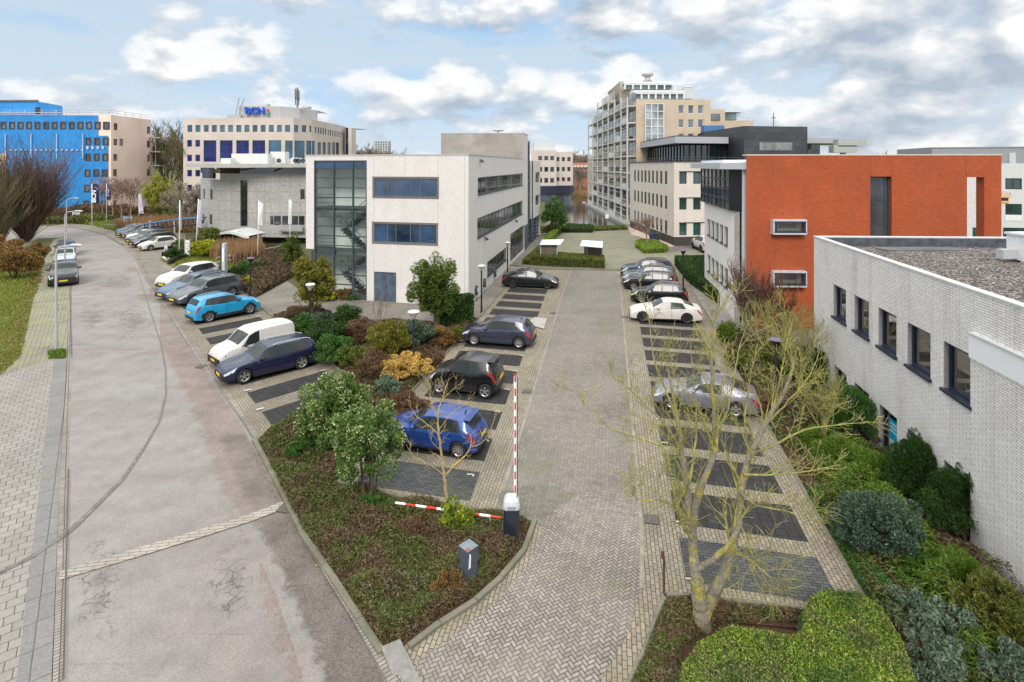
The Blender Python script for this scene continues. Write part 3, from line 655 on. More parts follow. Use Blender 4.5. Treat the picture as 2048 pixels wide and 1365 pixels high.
db.face([(D0[0],D0[1],zD),(D1[0],D1[1],zD),(D1[0]-9,D1[1]+1,zD),(D0[0]-8,D0[1]+1,zD)]); db.build('rear_wall',WB,bA)
for w_ in(w1,w2): fD.window(bA,w_,GRF,GLD,nx=2,rec=.1)
gb=MB(); fD.bar(gb,0,fD.L,0,fD.z(1066,438),-2,-.3); gb.build('ground_glazing',GLD,bA)
gm=MB()
for k in range(8): fD.bar(gm,0,fD.L,k*.48,k*.48+.08,-.3,-.2)
fD.bar(gm,0,.5,0,fD.z(1066,438),-.3,.0); fD.bar(gm,fD.L*.55,fD.L*.55+.12,0,3.7,-.3,-.15)
gm.build('ground_mullions',BLUEM,bA)
b4=MB(); e0,e1=Aw(1048.8),Aw(1055.4); fe=Fac(e0,e1); fe.bar(b4,0,fe.L,0,fe.z(1049,452),-.05,.02); b4.build('blue_column',BLUEM,bA)
# wall-mounted spotlights
for x,y in((959.5,320.5),(969,476),(1030,441)):
    sm=MB(); u=fR.u(x); z=fR.z(x,y); fR.bar(sm,u-.06,u+.06,z-.05,z+.05,0,.15); fR.bar(sm,u-.14,u+.14,z-.2,z-.03,.12,.3); sm.build('spotlight',DKF,bA)

# ---- near white brick building (right)
NB=brick('near_white_brick',(.86,.835,.81),(.78,.755,.73),(.25,.235,.23),.295,.068,.0068,.07,weather=((.6,.55,.54),.5),bmp=.5,rough=.55)
bN=thing('brick_building','white brick two-storey building with flat gravel roof and navy window frames','building',(12,16,0))
zN=6.87; N0=V(1628,25.6); N1=V(2048,12.8); fN=Fac(N0,N1); NX=fN.L+9
NAVY=plain('navy_frame',(.022,.028,.05),.35,var=.1)
GLW=clearglass('office_glass',(.72,.75,.74),.9)
# (x0,x1,ytop,ybot at x0) upper row then lower row
up=[(1667,1692,570,633),(1709,1738,588.5,661),(1757,1793,614,691),(1815,1861,645,729),(1887.5,1945.5,682,777)]
H1=[fN.R(*q_) for q_ in up]; zu0=sum(h[2] for h in H1)/5; zu1=sum(h[3] for h in H1)/5
H1=[(h[0],h[1],zu0,zu1) for h in H1]
lw=[(1669,1693),(1709,1738),(1759,1794),(1815,1864),(1888,1947)]
zl1=fN.z(1757,806); H2=[(fN.u(a),fN.u(b),zl1-1.62,zl1) for a,b in lw]
mb=MB(); fN.wall(mb,0,NX,0,zN,H1+H2,.14)
N0b=(N0[0]+26,N0[1]-1.2); fB=Fac(N0b,N0); fB.wall(mb,0,fB.L,0,zN)
mb.build('wall',NB,bN)
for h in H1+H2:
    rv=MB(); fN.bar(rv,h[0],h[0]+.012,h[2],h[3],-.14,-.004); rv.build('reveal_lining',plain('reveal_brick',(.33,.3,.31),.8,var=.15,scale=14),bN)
for i,h in enumerate(H1+H2): 
    ww=fN.window(bN,h,NAVY,GLW,rec=.12,ft=.1,dep=.08); 
    sm=MB(); fN.bar(sm,h[0]-.06,h[1]+.06,h[2]-.07,h[2]+.02,-.14,.09); sm.build('sill',NAVY,ww)
fm=MB()   # rooms behind the panes
fN.bar(fm,.4,NX,.05,zN-.5,-3.4,-3.3); fN.bar(fm,.4,NX,3.0,3.3,-3.3,-.2); 
for h in H1: fN.bar(fm,h[0]-.45,h[0]-.3,3.3,zN-.5,-3.3,-.2)
fm.build('interior_wall',plain('interior_beige',(.3,.28,.25),.9,var=.2,scale=2),bN)
bl=MB()
for h in H1[2:]: 
    for k in range(3): u=h[0]+.25+k*.32; fN.bar(bl,u,u+.12,h[2]+.1,h[3]-.1,-.75,-.7)
fN.bar(bl,H1[4][0]+.1,H1[4][1]-.1,h[2]+.55,h[2]+.6,-.5,-.45)
bl.build('interior_blind',plain('blind',(.55,.53,.5),.8),bN)
cp=MB(); fN.bar(cp,-.02,NX,zN,zN+.05,-.22,.03); fB.bar(cp,0,fB.L-.24,zN,zN+.05,-.25,.03); cp.build('coping',plain('zinc_coping',(.62,.63,.64),.45,metal=.2),bN)
up_=MB(); fB.bar(up_,0,fB.L-.3,zN-.42,zN-.01,-.33,-.25); fN.bar(up_,.3,NX,zN-.42,zN-.01,-.30,-.22); up_.build('roof_upstand',plain('bitumen',(.07,.08,.095),.6,var=.4,scale=3),bN)
def gravelm():
    m,nt,bs=newmat('gravel'); p=geo(nt); v=N(nt,'ShaderNodeTexVoronoi',ins={'Scale':14.0}); nt.links.new(p,v.inputs[0])
    s=N(nt,'ShaderNodeSeparateColor'); nt.links.new(v.outputs['Color'],s.inputs[0])
    c=ramp(nt,s.outputs[0],[(.0,(.06,.045,.04)),(.35,(.16,.12,.11)),(.7,(.36,.31,.28)),(1.0,(.68,.64,.58))])
    c=mixc(nt,1.0,c,ramp(nt,v.outputs['Distance'],[(.2,1.1),(.55,.25)]),'MULTIPLY'); c=mixc(nt,1.0,c,ramp(nt,noise(nt,p,.8,5),[(.3,.75),(.7,1.15)]),'MULTIPLY')
    nt.links.new(c,bs.inputs['Base Color']); bs.inputs['Roughness'].default_value=.9; bump(nt,bs,mth(nt,'SUBTRACT',1.0,v.outputs['Distance']),1.0,.04); return m
rf=MB(); zz_=zN-.38; a=fN.pt(.2,zz_,-.2); b=fN.pt(NX,zz_,-.2); rf.face([a,b,(b[0]+30,b[1],zz_),(N0b[0],N0b[1],zz_)]); rf.build('gravel_roof',gravelm(),bN)
ms=MB(); ms.box((*V(1840,24.3)[:2],zz_+.02),(3.6,1.0,.03),.02); ms.build('roof_mat',ROOFG,bN)
# lower projecting part with white fascia, nearest the camera
uP=fN.u(1945.8); zP=fN.z(1945.8,668)
pm=MB(); pm2=MB()
fN.bar(pm2,uP,NX,zP-.62,zP,.0,.1); fN.bar(pm,uP,NX,0,zP-.62,.0,.06)
pm.build('projecting_wall',NB,bN); pm2.build('fascia',plain('white_fascia',(.82,.83,.86),.4,var=.02),bN)
pf=MB(); fN.bar(pf,uP,NX,zP,zP+.05,-.02,.13); pf.build('fascia_flashing',plain('zinc_coping',(.6,.6,.6)),bN)
pg=MB(); pg.tube([fN.pt(uP+1.3,zP-.25,-.25),fN.pt(uP+2.6,zP-.18,-.9),fN.pt(uP+6,zP-.18,-.9)],.22,10); 
ps=MB()
# window poster (blue and white)
hp=H2[2]; pb=MB(); u0p,u1p=hp[0]+(hp[1]-hp[0])*.40,hp[0]+(hp[1]-hp[0])*.93
fN.bar(pb,u0p,u1p,hp[3]-.95,hp[3]-.25,-.105,-.1); wP=pb.build('window_poster',plain('poster_blue',(.0,.32,.52),.4,var=.03),bN)
pw=MB(); fN.bar(pw,u0p,u1p,hp[3]-1.45,hp[3]-.95,-.105,-.1); pw.build('window_poster',plain('poster_white',(.6,.66,.68),.4,var=.03),bN)
pt=fN.pt((u0p+u1p)/2,hp[3]-1.15,-.098); text('VPS',.3,pt,(fN.d.x,fN.d.y,0),plain('poster_ink',(.04,.06,.08),.5,var=0),'poster_lettering',bN,.002)
pl=MB()
for k in range(3): fN.bar(pl,u0p+.08,u0p+.08+(.55,.4,.48)[k],hp[3]-.42-k*.13,hp[3]-.37-k*.13,-.099,-.096)
pl.build('poster_text_line',plain('poster_white',(.6,.66,.68)),bN)
# rooftop unit
bu=thing('rooftop_unit','white ventilation box standing on the gravel roof','rooftop unit',V(2040,24.6,zz_))
um_=MB(); c=V(2052,21.2,zz_); um_.box((c[0],c[1],c[2]+.55),(.9,.7,.95),.1); um_.box((c[0],c[1],c[2]+1.07),(1.0,.8,.08),.1); um_.build('casing',plain('unit_white',(.66,.67,.68),.4),bu)
um_=MB(); um_.box((c[0]-.75,c[1],c[2]+.3),(.6,.3,.35),.1); um_.box((c[0]-.35,c[1]-.45,c[2]+.04),(.3,.3,.08)); um_.build('duct',plain('zinc',(.4,.41,.42)),bu)

# ---- red brick building with white wing
RED=brick('red_brick',(.45,.098,.034),(.38,.076,.026),(.2,.07,.04),.23,.062,.007,.12,bmp=.4,rough=.8,weather=((.8,.8,.82),.35))
bR=thing('red_brick_building','orange-red brick building with a projecting dark glass box and white wing','building',(18,35,0))
R0=V(1493,34.2); R1=V(2003,33.7); fD2=Fac(R0,R1); zR=fD2.z(1493,311.5)
gl=fD2.R(1740.5,1783.5,353.5,560); sl2=(fD2.u(1934),fD2.u(1968.5),0.5,fD2.z(1934,355))
rm=MB(); fD2.wall(rm,0,fD2.L,0,zR,[(gl[0],gl[1],2.0,gl[3]),sl2],.62)
TH=.62; r0b=fD2.pt(0,0,-10); fbk=Fac(fD2.pt(fD2.L,0,-TH),fD2.pt(fD2.u(1800),0,-TH)); 
fside=Fac(fD2.pt(fD2.L,0)[:2],fD2.pt(fD2.L,0,-TH)[:2]); fside.wall(rm,0,TH,0,zR)
fb=Fac(fD2.pt(fD2.L,0,-TH)[:2],fD2.pt(fD2.u(1800),0,-TH)[:2]); L_=fb.L; fb.wall(rm,0,L_,0,zR,[(fD2.L-sl2[1],fD2.L-sl2[0],.5,sl2[3])],0)
rm.build('wall',RED,bR)
rb=MB(); a=fD2.pt(0,0,-TH); rb.prism([fD2.pt(0.05,0,-.7)[:2],fD2.pt(fD2.u(1800),0,-.7)[:2],fD2.pt(fD2.u(1800),0,-14)[:2],fD2.pt(3.6,0,-14)[:2]],0,zR-.4); rb.build('rear_wall',WP,bR)
cm=MB(); fD2.bar(cm,-.02,fD2.L+.02,zR,zR+.07,-TH-.02,.02); cm.build('coping',plain('light_coping',(.55,.52,.48),.5),bR)
jq=MB()
for x_ in (1740.5,1783.5,1932):
    u_=fD2.u(x_); fD2.bar(jq,u_-.012,u_+.012,gl[3]+.05 if x_<1900 else sl2[3]+.05,zR-.02,-.005,.004); jq.build('expansion_joint',plain('joint_dark',(.12,.05,.035),.8),bR); jq=MB()
fD2.window(bR,(gl[0],gl[1],2.0,gl[3]),DKF,GLD,xs=[gl[1]-.28],ny=5,rec=.25,ft=.07)
for y0,y1 in((438.5,468),(540.5,572)):
    h=fD2.R(1541,1607.5,y0,y1); t=.14
    bm_=MB()
    for (a,b,c,dd_) in ((h[0],h[1],h[2],h[2]+t*.8),(h[0],h[1],h[3]-t*.7,h[3]),(h[0],h[0]+t*.6,h[2]+t*.8,h[3]-t*.7),(h[1]-t*.6,h[1],h[2]+t*.8,h[3]-t*.7)): fD2.bar(bm_,a,b,c,dd_,.0,.42)
    bx=bm_.build('box_window',plain('pale_metal',(.62,.64,.68),.35,metal=.3),bR)
    im=MB(); t=.17
    for (a,b,c,dd_) in ((h[0]+.05,h[1]-.05,h[2]+.11,h[2]+.19),(h[0]+.05,h[1]-.05,h[3]-.18,h[3]-.1),(h[0]+.08,h[0]+.2,h[2]+.19,h[3]-.18),(h[1]-.2,h[1]-.08,h[2]+.19,h[3]-.18)): fD2.bar(im,a,b,c,dd_,.36,.44)
    im.build('frame',NAVY,bx)
    gp=MB(); fD2.bar(gp,h[0]+.2,h[1]-.2,h[2]+.2,h[3]-.18,.30,.31); gp.build('pane',clearglass('box_glass',(.66,.72,.70),.6),bx)
    ib=MB(); fD2.bar(ib,h[0]+.2,h[1]-.2,h[2]+.19,h[3]-.17,.003,.01); ib.build('interior_wall',plain('inner_pale',(.5,.55,.54),.8),bx)
    ib=MB(); fD2.bar(ib,h[0]+.48,h[1]-.45,h[2]+.38,h[3]-.22,.011,.03); ib.build('dark_opening',plain('inner_dark',(.03,.035,.04),.5),bx)
# white wing
W0=V(1409,45.2); W1=V(1468.5,36.0); fW=Fac(W0,W1); zW=7.25
def wrow(xs,y0f,y1f):
    return [fW.R(a,b,y0f(a),y1f(a)) for a,b in xs]
rowx=[(1414.5,1420.5),(1422,1428.5),(1430,1437),(1439,1446),(1448,1455.5)]
y0a=lambda x:437.4+(x-1415)*.43; y1a=lambda x:469.5+(x-1415)*.55+0
Hw1=wrow(rowx,y0a,lambda x:470+(x-1415)*.585); Hw2=wrow(rowx,lambda x:508.3+(x-1415)*.764,lambda x:542+(x-1415)*.92)
mb=MB(); fW.wall(mb,0,fW.L,0,zW,Hw1+Hw2,.22); back=(W0[0]+9,W0[1]+2); Fac(back,W0).wall(mb,0,8,0,zW); mb.build('white_wing_wall',WP,bR)
for h in Hw1+Hw2: fW.window(bR,h,DKF,GLD,nx=1,ny=1,rec=.18,ft=.06,sill=GRF)
W2=V(1479.5,35.6); fq=Fac(W1,W2); mb=MB(); fq.wall(mb,0,fq.L,0,zW); mb.build('grey_brick_strip',brick('grey_strip_brick',(.5,.47,.44),(.4,.37,.35),(.25,.23,.22),.22,.13,.02,uv=True),bR)
W3=V(1479.5,36.0); W4=V(1493,35.4); fg=Fac(W3,W4); mb=MB(); fg.wall(mb,0,fg.L,0,zR-.9); mb.build('glazed_link',glassd('link_glass',(.06,.075,.07),.1,.7),bR)
mb=MB()
for k in range(12): fg.bar(mb,0,fg.L,k*.85,k*.85+.06,0,.05)
fg.bar(mb,0,.06,0,zR-.9,0,.06); fg.bar(mb,fg.L-.2,fg.L,0,zR-.9,0,.06); mb.build('link_mullions',DKF,bR)
# projecting dark glass box
zb0,zb1=zW,fW.z(1409,337.5); fx=Fac(fW.pt(0,0,.25)[:2],fW.pt(fW.L-.1,0,.25)[:2])
gb=MB(); fx.wall(gb,0,fx.L,zb0+.05,zb1); gbk=Fac((fx.P[0]+6,fx.P[1]+1.5),(fx.P[0],fx.P[1])); gbk.wall(gb,0,6,zb0,zb1); gx=gb.build('glass_box_pane',glassd('box_facade_glass',(.05,.06,.07),.06,.9,var=.8,scale=.9),bR)
gm=MB()
for k in range(8): u=fx.L*k/7; fx.bar(gm,max(0,u-.04),min(fx.L,u+.04),zb0,zb1,0,.06)
for k in range(5): z=zb0+(zb1-zb0)*k/4; fx.bar(gm,0,fx.L,max(zb0,z-.05),min(zb1,z+.05),0,.05)
gm.build('glass_box_frame',DKF,bR)
fd=Fac(fx.pt(fx.L,0,.06)[:2],V(1493,35.2)[:2]); dkm=MB(); fd.wall(dkm,0,fd.L,zb0-.02,zb1); dkm.face([fx.pt(0,zb0),fx.pt(fx.L,zb0),(*fd.Q,zb0),(fx.P[0]+5,fx.P[1],zb0)][::-1]); dkm.build('dark_side_panel',plain('dark_panel',(.012,.014,.018),.35,var=.15),bR)
cn=MB(); zc0=fW.z(1409,337.3); tip=V(1381,50); tip2=V(1425,52); cn.prism([tip[:2],V(1440,36.2)[:2],V(1493,34.4)[:2],V(1493,46)[:2],tip2[:2]],zc0,zc0+.42,True,True); cn.build('canopy',plain('canopy_metal',(.48,.5,.54),.4,metal=.2,var=.04),bR)
cw=MB(); cw.prism([V(1402,44)[:2],V(1446,37.6)[:2],V(1492,36)[:2],V(1492,44)[:2]],zc0+.42,zc0+.62); cw.build('roof_glare',plain('roof_glare_white',(.8,.83,.88),.3),bR)  # white slab on the canopy: roof glare put into its colour
def rows(f,par,xs,ys,fm,gm,wall,u0,u1,z0,z1,rec=.12,ft=.07,nx=1,extra=(),name='wall',rev=.18):
    """one facade with a grid of windows given in photo pixels"""
    hs=[f.R(a,b,c,d) for (a,b) in xs for (c,d) in ys]+list(extra)
    mb=MB(); f.wall(mb,u0,u1,z0,z1,hs,rev); mb.build(name,wall,par)
    for h in hs: f.window(par,h,fm,gm,rec=rec,ft=ft,nx=nx)
    return hs
z4=lambda v,o: v/4.403+o
# ---- grey stone building with flat canopy roof
STN=None
def stonem():
    m,nt,bs=newmat('stone_cladding'); uv=N(nt,'ShaderNodeTexCoord').outputs['UV']
    b=N(nt,'ShaderNodeTexBrick',ins={'Scale':1.0,'Brick Width':1.35,'Row Height':1.35,'Mortar Size':.022,'Bias':0,'Color1':(.40,.39,.375,1),'Color2':(.355,.35,.335,1),'Mortar':(.2,.19,.18,1)},offset=0.0); nt.links.new(uv,b.inputs[0]); p=geo(nt)
    c=mixc(nt,1.0,b.outputs[0],ramp(nt,noise(nt,p,3.2,7,.75),[(.35,.72),(.65,1.2)]),'MULTIPLY'); nt.links.new(c,bs.inputs['Base Color']); bs.inputs['Roughness'].default_value=.7; return m
STN=stonem()
bB=thing('stone_office','low grey stone-clad building with overhanging flat roof and dark slot windows','office building',(-33,80,0))
P0=V(401,80); P1=V(440,75); P2=V(480,72.5); P3=V(540,71); P4=V(622,70.5)
pts=[P0,P1,P2,P3,P4]; zt=ZA(347,73); zb=ZA(474,71.5)
segs=[Fac(pts[i],pts[i+1]) for i in range(4)]
F2=segs[2]; 
hol={0:[segs[0].R(407,410,379,397),segs[0].R(420.5,425,379,399)+(),segs[0].R(405.5,408.5,429,447),segs[0].R(419,424.5,429,449)],1:[],2:[F2.R(480.5,495,361,453)],3:[segs[3].R(601,609.5,379,399),segs[3].R(530+10.5,547,432,450)]}
mb=MB()
for i,f in enumerate(segs):
    zz_t=zt if i>0 else segs[0].z(403,358)
    f.wall(mb,0,f.L,zb,zz_t,hol[i],.25)
mb.build('wall',STN,bB)
segs[0].window(bB,hol[0][0],DKF,GLD); segs[0].window(bB,hol[0][1],DKF,GLD); segs[0].window(bB,hol[0][2],DKF,GLD); segs[0].window(bB,hol[0][3],DKF,GLD)
F2.window(bB,hol[2][0],DKF,glassd('slot_glass',(.012,.012,.014)),ny=5,rec=.15)
segs[3].window(bB,hol[3][0],DKF,GLD)
for a,b in((530,544.5),(548.5,561.5),(565,578),(582,596),(598,609)):
    h=segs[3].R(a,b,432,450) if a>540 else (segs[3].R(541,544.5,432,450))
    if a<=540: continue
    f=segs[3]; q=MB(); f.bar(q,h[0],h[1],h[2],h[3],.01,.06); w=q.build('window_frame',DKF,bB); q=MB(); f.bar(q,h[0]+.1,h[1]-.1,h[2]+.1,h[3]-.1,.05,.075); q.build('pane',GLD,w)
q=MB(); cen=V(500,88)
q.prism([pts[0][:2],pts[1][:2],pts[2][:2],pts[3][:2],pts[4][:2],(P4[0]+1,P4[1]+20),(P0[0]+2,P0[1]+18)],zt-.02,ZA(336,73)); q.build('clerestory_band',glassd('clerestory',(.02,.02,.022)),bB)
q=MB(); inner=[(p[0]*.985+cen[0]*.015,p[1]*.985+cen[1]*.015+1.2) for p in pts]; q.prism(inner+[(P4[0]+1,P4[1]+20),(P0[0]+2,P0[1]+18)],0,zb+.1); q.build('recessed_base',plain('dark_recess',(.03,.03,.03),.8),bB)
q=MB(); zr=ZA(334.5,71); q.prism([V(372,72.5)[:2],V(430,69.6)[:2],V(625,68.5)[:2],(P4[0]+2,P4[1]+22),(P0[0]+2,P0[1]+20)],zr,zr+.42,True,True); q.build('roof',plain('roof_slab',(.40,.40,.38),.7,var=.12),bB)
q=MB()
for x,y,yy in((437,337,342),(548,336,347)): q.tube([V(x-6,69.5,ZA(y,69.5)),V(x+3,71.8,ZA(yy,71.8))],.1,6)
q.build('roof_strut',plain('strut_pale',(.5,.5,.48),.5),bB)
hx=segs[0]; q=MB(); h=hx.R(405,427,338,357); hx.bar(q,h[0],h[1],h[2],h[3],-.3,.04); q.build('corner_window',GLB,bB)
q=MB(); 
for x0,x1,y0,y1,dd in((563,609,449,463,.9),): 
    f=segs[3]; h=f.R(x0,x1,y0,y1); f.bar(q,h[0],h[1],h[2],h[3],.5,.62); f.bar(q,h[0],h[1],h[2],h[2]+.15,0,.62)
q.build('balcony',plain('balcony_grey',(.33,.33,.33),.6),bB)
q=MB()     # rooftop plant
for x0,x1,y0,y1,Yq in((468,533,308,322,76),(545,574,304,322,76),(447,466,317,323,74),(587,600,316,323,74),(603,611,317,323,74),(533,540,308,322,74)):
    a=V(x0,Yq); b=V(x1,Yq); z0=zr+.42; z1=ZA(y0,Yq); q=MB(); q.box(((a[0]+b[0])/2,Yq,(z0+z1)/2),(b[0]-a[0],1.4,z1-z0)); q.build('rooftop_plant',plain('plant_white',(.62,.63,.62),.5,var=.1),bB)
q=MB()
for x in(558,591,597,606): p=V(x,74.6 if x==558 else 73.2,zr+.85); q.tube([p,(p[0],p[1]-.12,p[2])],.3,14)
q.build('plant_fan',DKF,bB)
# entrance porch with arched roof
bE=thing('entrance_porch','glass entrance porch with a curved pale roof in front of the stone building','porch',V(463,66))
q=MB(); W=10; rowsP=[]
for i in range(W+1):
    t=i/W; x=418+(498-418)*t; y=475-12*sin(pi*min(1,t*1.15)*.93) ; p=V(x,65.5+0*t,0); z=ZA(y,65.5); rowsP.append([(p[0],65.5,z),(p[0]+.4,69.5,z)])
q.grid([[(a[0],a[1],a[2]) for a in r] for r in rowsP]); q.grid([[(a[0],a[1],a[2]-.3) for a in r] for r in rowsP],True); q.grid([[(r[0][0],r[0][1],r[0][2]),(r[0][0],r[0][1],r[0][2]-.3)] for r in rowsP],True); q.build('roof',plain('porch_roof',(.58,.6,.58),.5),bE)
q=MB(); a=V(430,66.3); b=V(478,66.3); q.box(((a[0]+b[0])/2,67.6,1.1),(b[0]-a[0],2.4,2.2)); q.build('glass_wall',glassd('porch_glass',(.05,.055,.05)),bE)
q=MB(); 
for x in(430,441,466,478): p=V(x,66.2); q.box((p[0],66.25,1.15),(.14,.14,2.3))
q.build('post',plain('post_grey',(.35,.36,.35),.5),bE)

# ---- corporate building with rooftop sign
CRM=plain('pale_panel',(.56,.49,.44),.8,var=.10,scale=.25); 
bC=thing('corporate_building','pale six-storey office with curved corner, navy glass bays and blue rooftop letters','office building',V(530,128))
CP=[V(366.5,125),V(587,125),V(622,129.5),V(655,138),V(690,152)]
CS=[Fac(CP[i],CP[i+1]) for i in range(4)]; zC=CS[0].z(400,236.5)
def cwin(x0,x1,y0,y1):
    for i,f in enumerate(CS):
        e=[366,587,622,655,691][i+1]
        if (x0+x1)/2<e: return i,f.R(x0,x1,y0,y1)
CH={0:[],1:[],2:[],3:[]}; GM={}
r1x=[(66,108),(137,180),(210,252),(281,324),(353,395),(424,467),(496,540),(568,611),(640,682),(711,753),(783,826),(855,896),(925,970),(1005,1045),(1073,1114),(1140,1157),(1187,1201),(1213,1226),(1236,1248),(1257,1268),(1278,1289),(1303,1312),(1321,1332),(1341,1351),(1361,1371),(1380,1389),(1396,1404),(1412,1420),(1430,1437)]
for a,b in r1x:
    x0,x1=z4(a,360),z4(b,360); t=max(0,(x0-615)/75); i,h=cwin(x0,x1,250.6+t*16,264.4+t*13); CH[i].append((h,'s'))
for a,b in((207,320),(351,463),(495,607),(637,750)): i,h=cwin(z4(a,360),z4(b,360),281,324); CH[i].append((h,'b'))
i,h=cwin(z4(780,360),z4(892,360),281,318); CH[i].append((h,'c'))
for a,b in((925,993),(1008,1100),(1112,1190)): i,h=cwin(z4(a,360),z4(b,360),281.5,318); CH[i].append((h,'c'))
for a,b in((1212,1243),(1255,1286),(1298,1327),(1340,1367),(1374,1402)): i,h=cwin(z4(a,360),z4(b,360),285,311); CH[i].append((h,'g'))
for a,b in((63,105),(135,177)):
    for y0,y1 in((280.5,294),(310,323),(340.3,353.4),(370,383.5),(400,413)): i,h=cwin(z4(a,360),z4(b,360),y0,y1); CH[i].append((h,'n'))
mb=MB()
for i,f in enumerate(CS): f.wall(mb,0,f.L,0,zC,[h for h,_ in CH[i]],.3)
mb.face([(*CP[4][:2],zC-.3),(CP[4][0]+4,CP[4][1]+10,zC-.3),(CP[0][0],CP[0][1]+28,zC-.3)]+[(*p[:2],zC-.3) for p in CP[:4]]); 
mb.build('wall',CRM,bC)
for i,f in enumerate(CS):
    for h,k in CH[i]:
        if k=='s' or k=='g': f.window(bC,h,plain('slate_frame',(.09,.12,.16),.5),GLC if k=='s' else GLD,rec=.15,ft=.12,nx=1 if k=='s' else 2)
        elif k=='b': f.window(bC,h,plain('navy_bar',(.03,.06,.2),.4),GLN,rec=.12,ft=.12,nx=2,ny=3)
        elif k=='c': f.window(bC,h,plain('slate_frame',(.09,.12,.16)),GLC,rec=.12,ft=.12,nx=5,ny=2)
        else: f.window(bC,h,plain('navy_bar',(.03,.06,.2)),GLN,rec=.15,ft=.12)
q=MB(); f=Fac(V(690.5,150),V(697,150)); f.bar(q,0,f.L,0,ZA(256.5,150),-4,0); q.build('glazed_end',glassd('end_glass',(.01,.03,.05)),bC); q=MB(); f.bar(q,f.L,f.L+.9,0,ZA(256.5,150),-4,.2); q.build('end_pier',CRM,bC)
PH=[V(478,127),V(560,127),V(600,131),V(635,137)]; q=MB(); zp=ZA(213,127)
for i in range(3): f=Fac(PH[i],PH[i+1]); f.wall(q,0,f.L,zC-.4,zp)
q.face([(*p[:2],zp) for p in PH]+[(PH[3][0],PH[3][1]+8,zp),(PH[0][0],PH[0][1]+14,zp)]); q.build('penthouse_wall',plain('ribbed_metal',(.46,.46,.46),.5,var=.06),bC)
f=Fac(PH[0],PH[1]); fb2=MB()
for k in range(30): u=f.L*k/30; f.bar(fb2,u,u+.06,zC,zp,0,.05)
fb2.build('cladding_rib',plain('rib',(.4,.4,.4),.5),bC)
SB=plain('sign_blue',(.01,.09,.55),.4,var=.02)
u0=f.u(512); tl=text('BCN',2.2,f.pt(u0,ZA(222.8,126.6),.55),(1,0,0),SB,'sign_lettering',bC,.25,bold=.06)
for x0,x1,y0,y1,c in((536.4,540.2,219.8,224.4,(.6,.02,.03)),(533.8,536.6,226.4,230.9,(.02,.2,.6)),(536.2,540,226,230.9,(.02,.35,.12))):
    q=MB(); h=f.R(x0,x1,y0,y1); f.bar(q,h[0],h[1],h[2],h[3],.5,.8); q.build('sign_square',plain('sq%d'%int(x0*10+y0),c,.4,var=0),bC)
q=MB()
for x0,x1,y0,y1 in((499,534,209,213),(603,617,214,219)): a=V(x0,130);b=V(x1,130); q.box(((a[0]+b[0])/2,131,(ZA(y0,130)+zp)/2),(b[0]-a[0],2,ZA(y0,130)-zp+.3))
q.build('rooftop_unit',plain('ribbed_metal',(.46,.46,.46)),bC)
q=MB(); 
for x0,y0,x1,y1 in((470,236,478,196),(482,214,487,199)): q.tube([V(x0,126,ZA(y0,126)),V(x1,126,ZA(y1,126)),V(x1+2,126,ZA(y1,126))],.14,5)
q.box((V(470,126)[0],126,zC+.4),(3,1,.8)); q.build('davit_arm',plain('galvanised',(.4,.42,.42),.5),bC)
ms=MB(); x=V(595,131)[0]; ms.tube([(x,131,zp),(x,131,ZA(176,131))],.22,6)
for dx in(-.45,.45,-.1): ms.box((x+dx,130.8,ZA(190+dx*4,131)),(.22,.25,2.4))
for dx in(-.4,.35): ms.box((x+dx,130.8,ZA(203,131)),(.2,.25,1.8))
ms.build('antenna_mast',plain('mast_grey',(.16,.16,.16),.6),bC)

# ---- scaffolded building wrapped in blue sheet
PNK=plain('pink_panel',(.84,.64,.53),.8,var=.12,scale=.2)
bD=thing('scaffolded_building','pink panel office block wrapped in bright blue scaffold sheeting','office building',V(120,122))
Q0=V(-70,116); Q1=V(222,118); Q2=V(302,131); f1=Fac(Q0,Q1); f2=Fac(Q1,Q2); zD_=ZA(230,118)
zz=lambda v,o=0: v/4.55+o
W1=[(zz(a),zz(b),244,259.5) for a,b in((8,65),(86,142),(163,220),(240,297),(318,373),(397,453),(473,528),(551,607),(629,685),(707,765),(785,842),(863,918),(940,1000))]+[(-16,-3,244,259.5),(-34,-21,244,259.5)]
for r,(y0,y1) in enumerate(((275.6,291.4),(307.5,323),(339,354.5),(369.6,385.5),(401.5,416))):
    for a,b in((780,835),(860,915),(938,992)): W1.append((zz(a)-r*.9,zz(b)-r*.9,y0,y1))
H_=[f1.R(*w_) for w_ in W1]
mb=MB(); f1.wall(mb,0,f1.L,0,zD_,H_,.3)
W2=[(zz(1035)-r*.4,zz(1070)-r*.4,y0,y1) for r,(y0,y1) in enumerate(((246.6,260.5),(278,291),(308.6,322),(339,353),(370,383),(401.5,415)))]+[(zz(1087),zz(1120),278,292)]+[(zz(1337),zz(1367),y0,y1) for y0,y1 in((253.6,267.5),(281.8,295.5),(310,323.5),(338.8,352))]
H2_=[f2.R(*w_) for w_ in W2]; f2.wall(mb,0,f2.L,0,zD_,H2_,.3)
mb.face([(*Q0[:2],zD_-.2),(*Q1[:2],zD_-.2),(*Q2[:2],zD_-.2),(Q2[0]-8,Q2[1]+12,zD_-.2),(Q0[0],Q0[1]+22,zD_-.2)])
mb.build('wall',PNK,bD)
WG=plain('window_rim',(.035,.045,.07),.5); GDD=glassd('plain_glass',(.12,.115,.105),.1,.6)
for h in H_: f1.window(bD,h,WG,GDD,rec=-.14,ft=.28,dep=.12)
for h in H2_: f2.window(bD,h,WG,GDD,rec=.1,ft=.14)
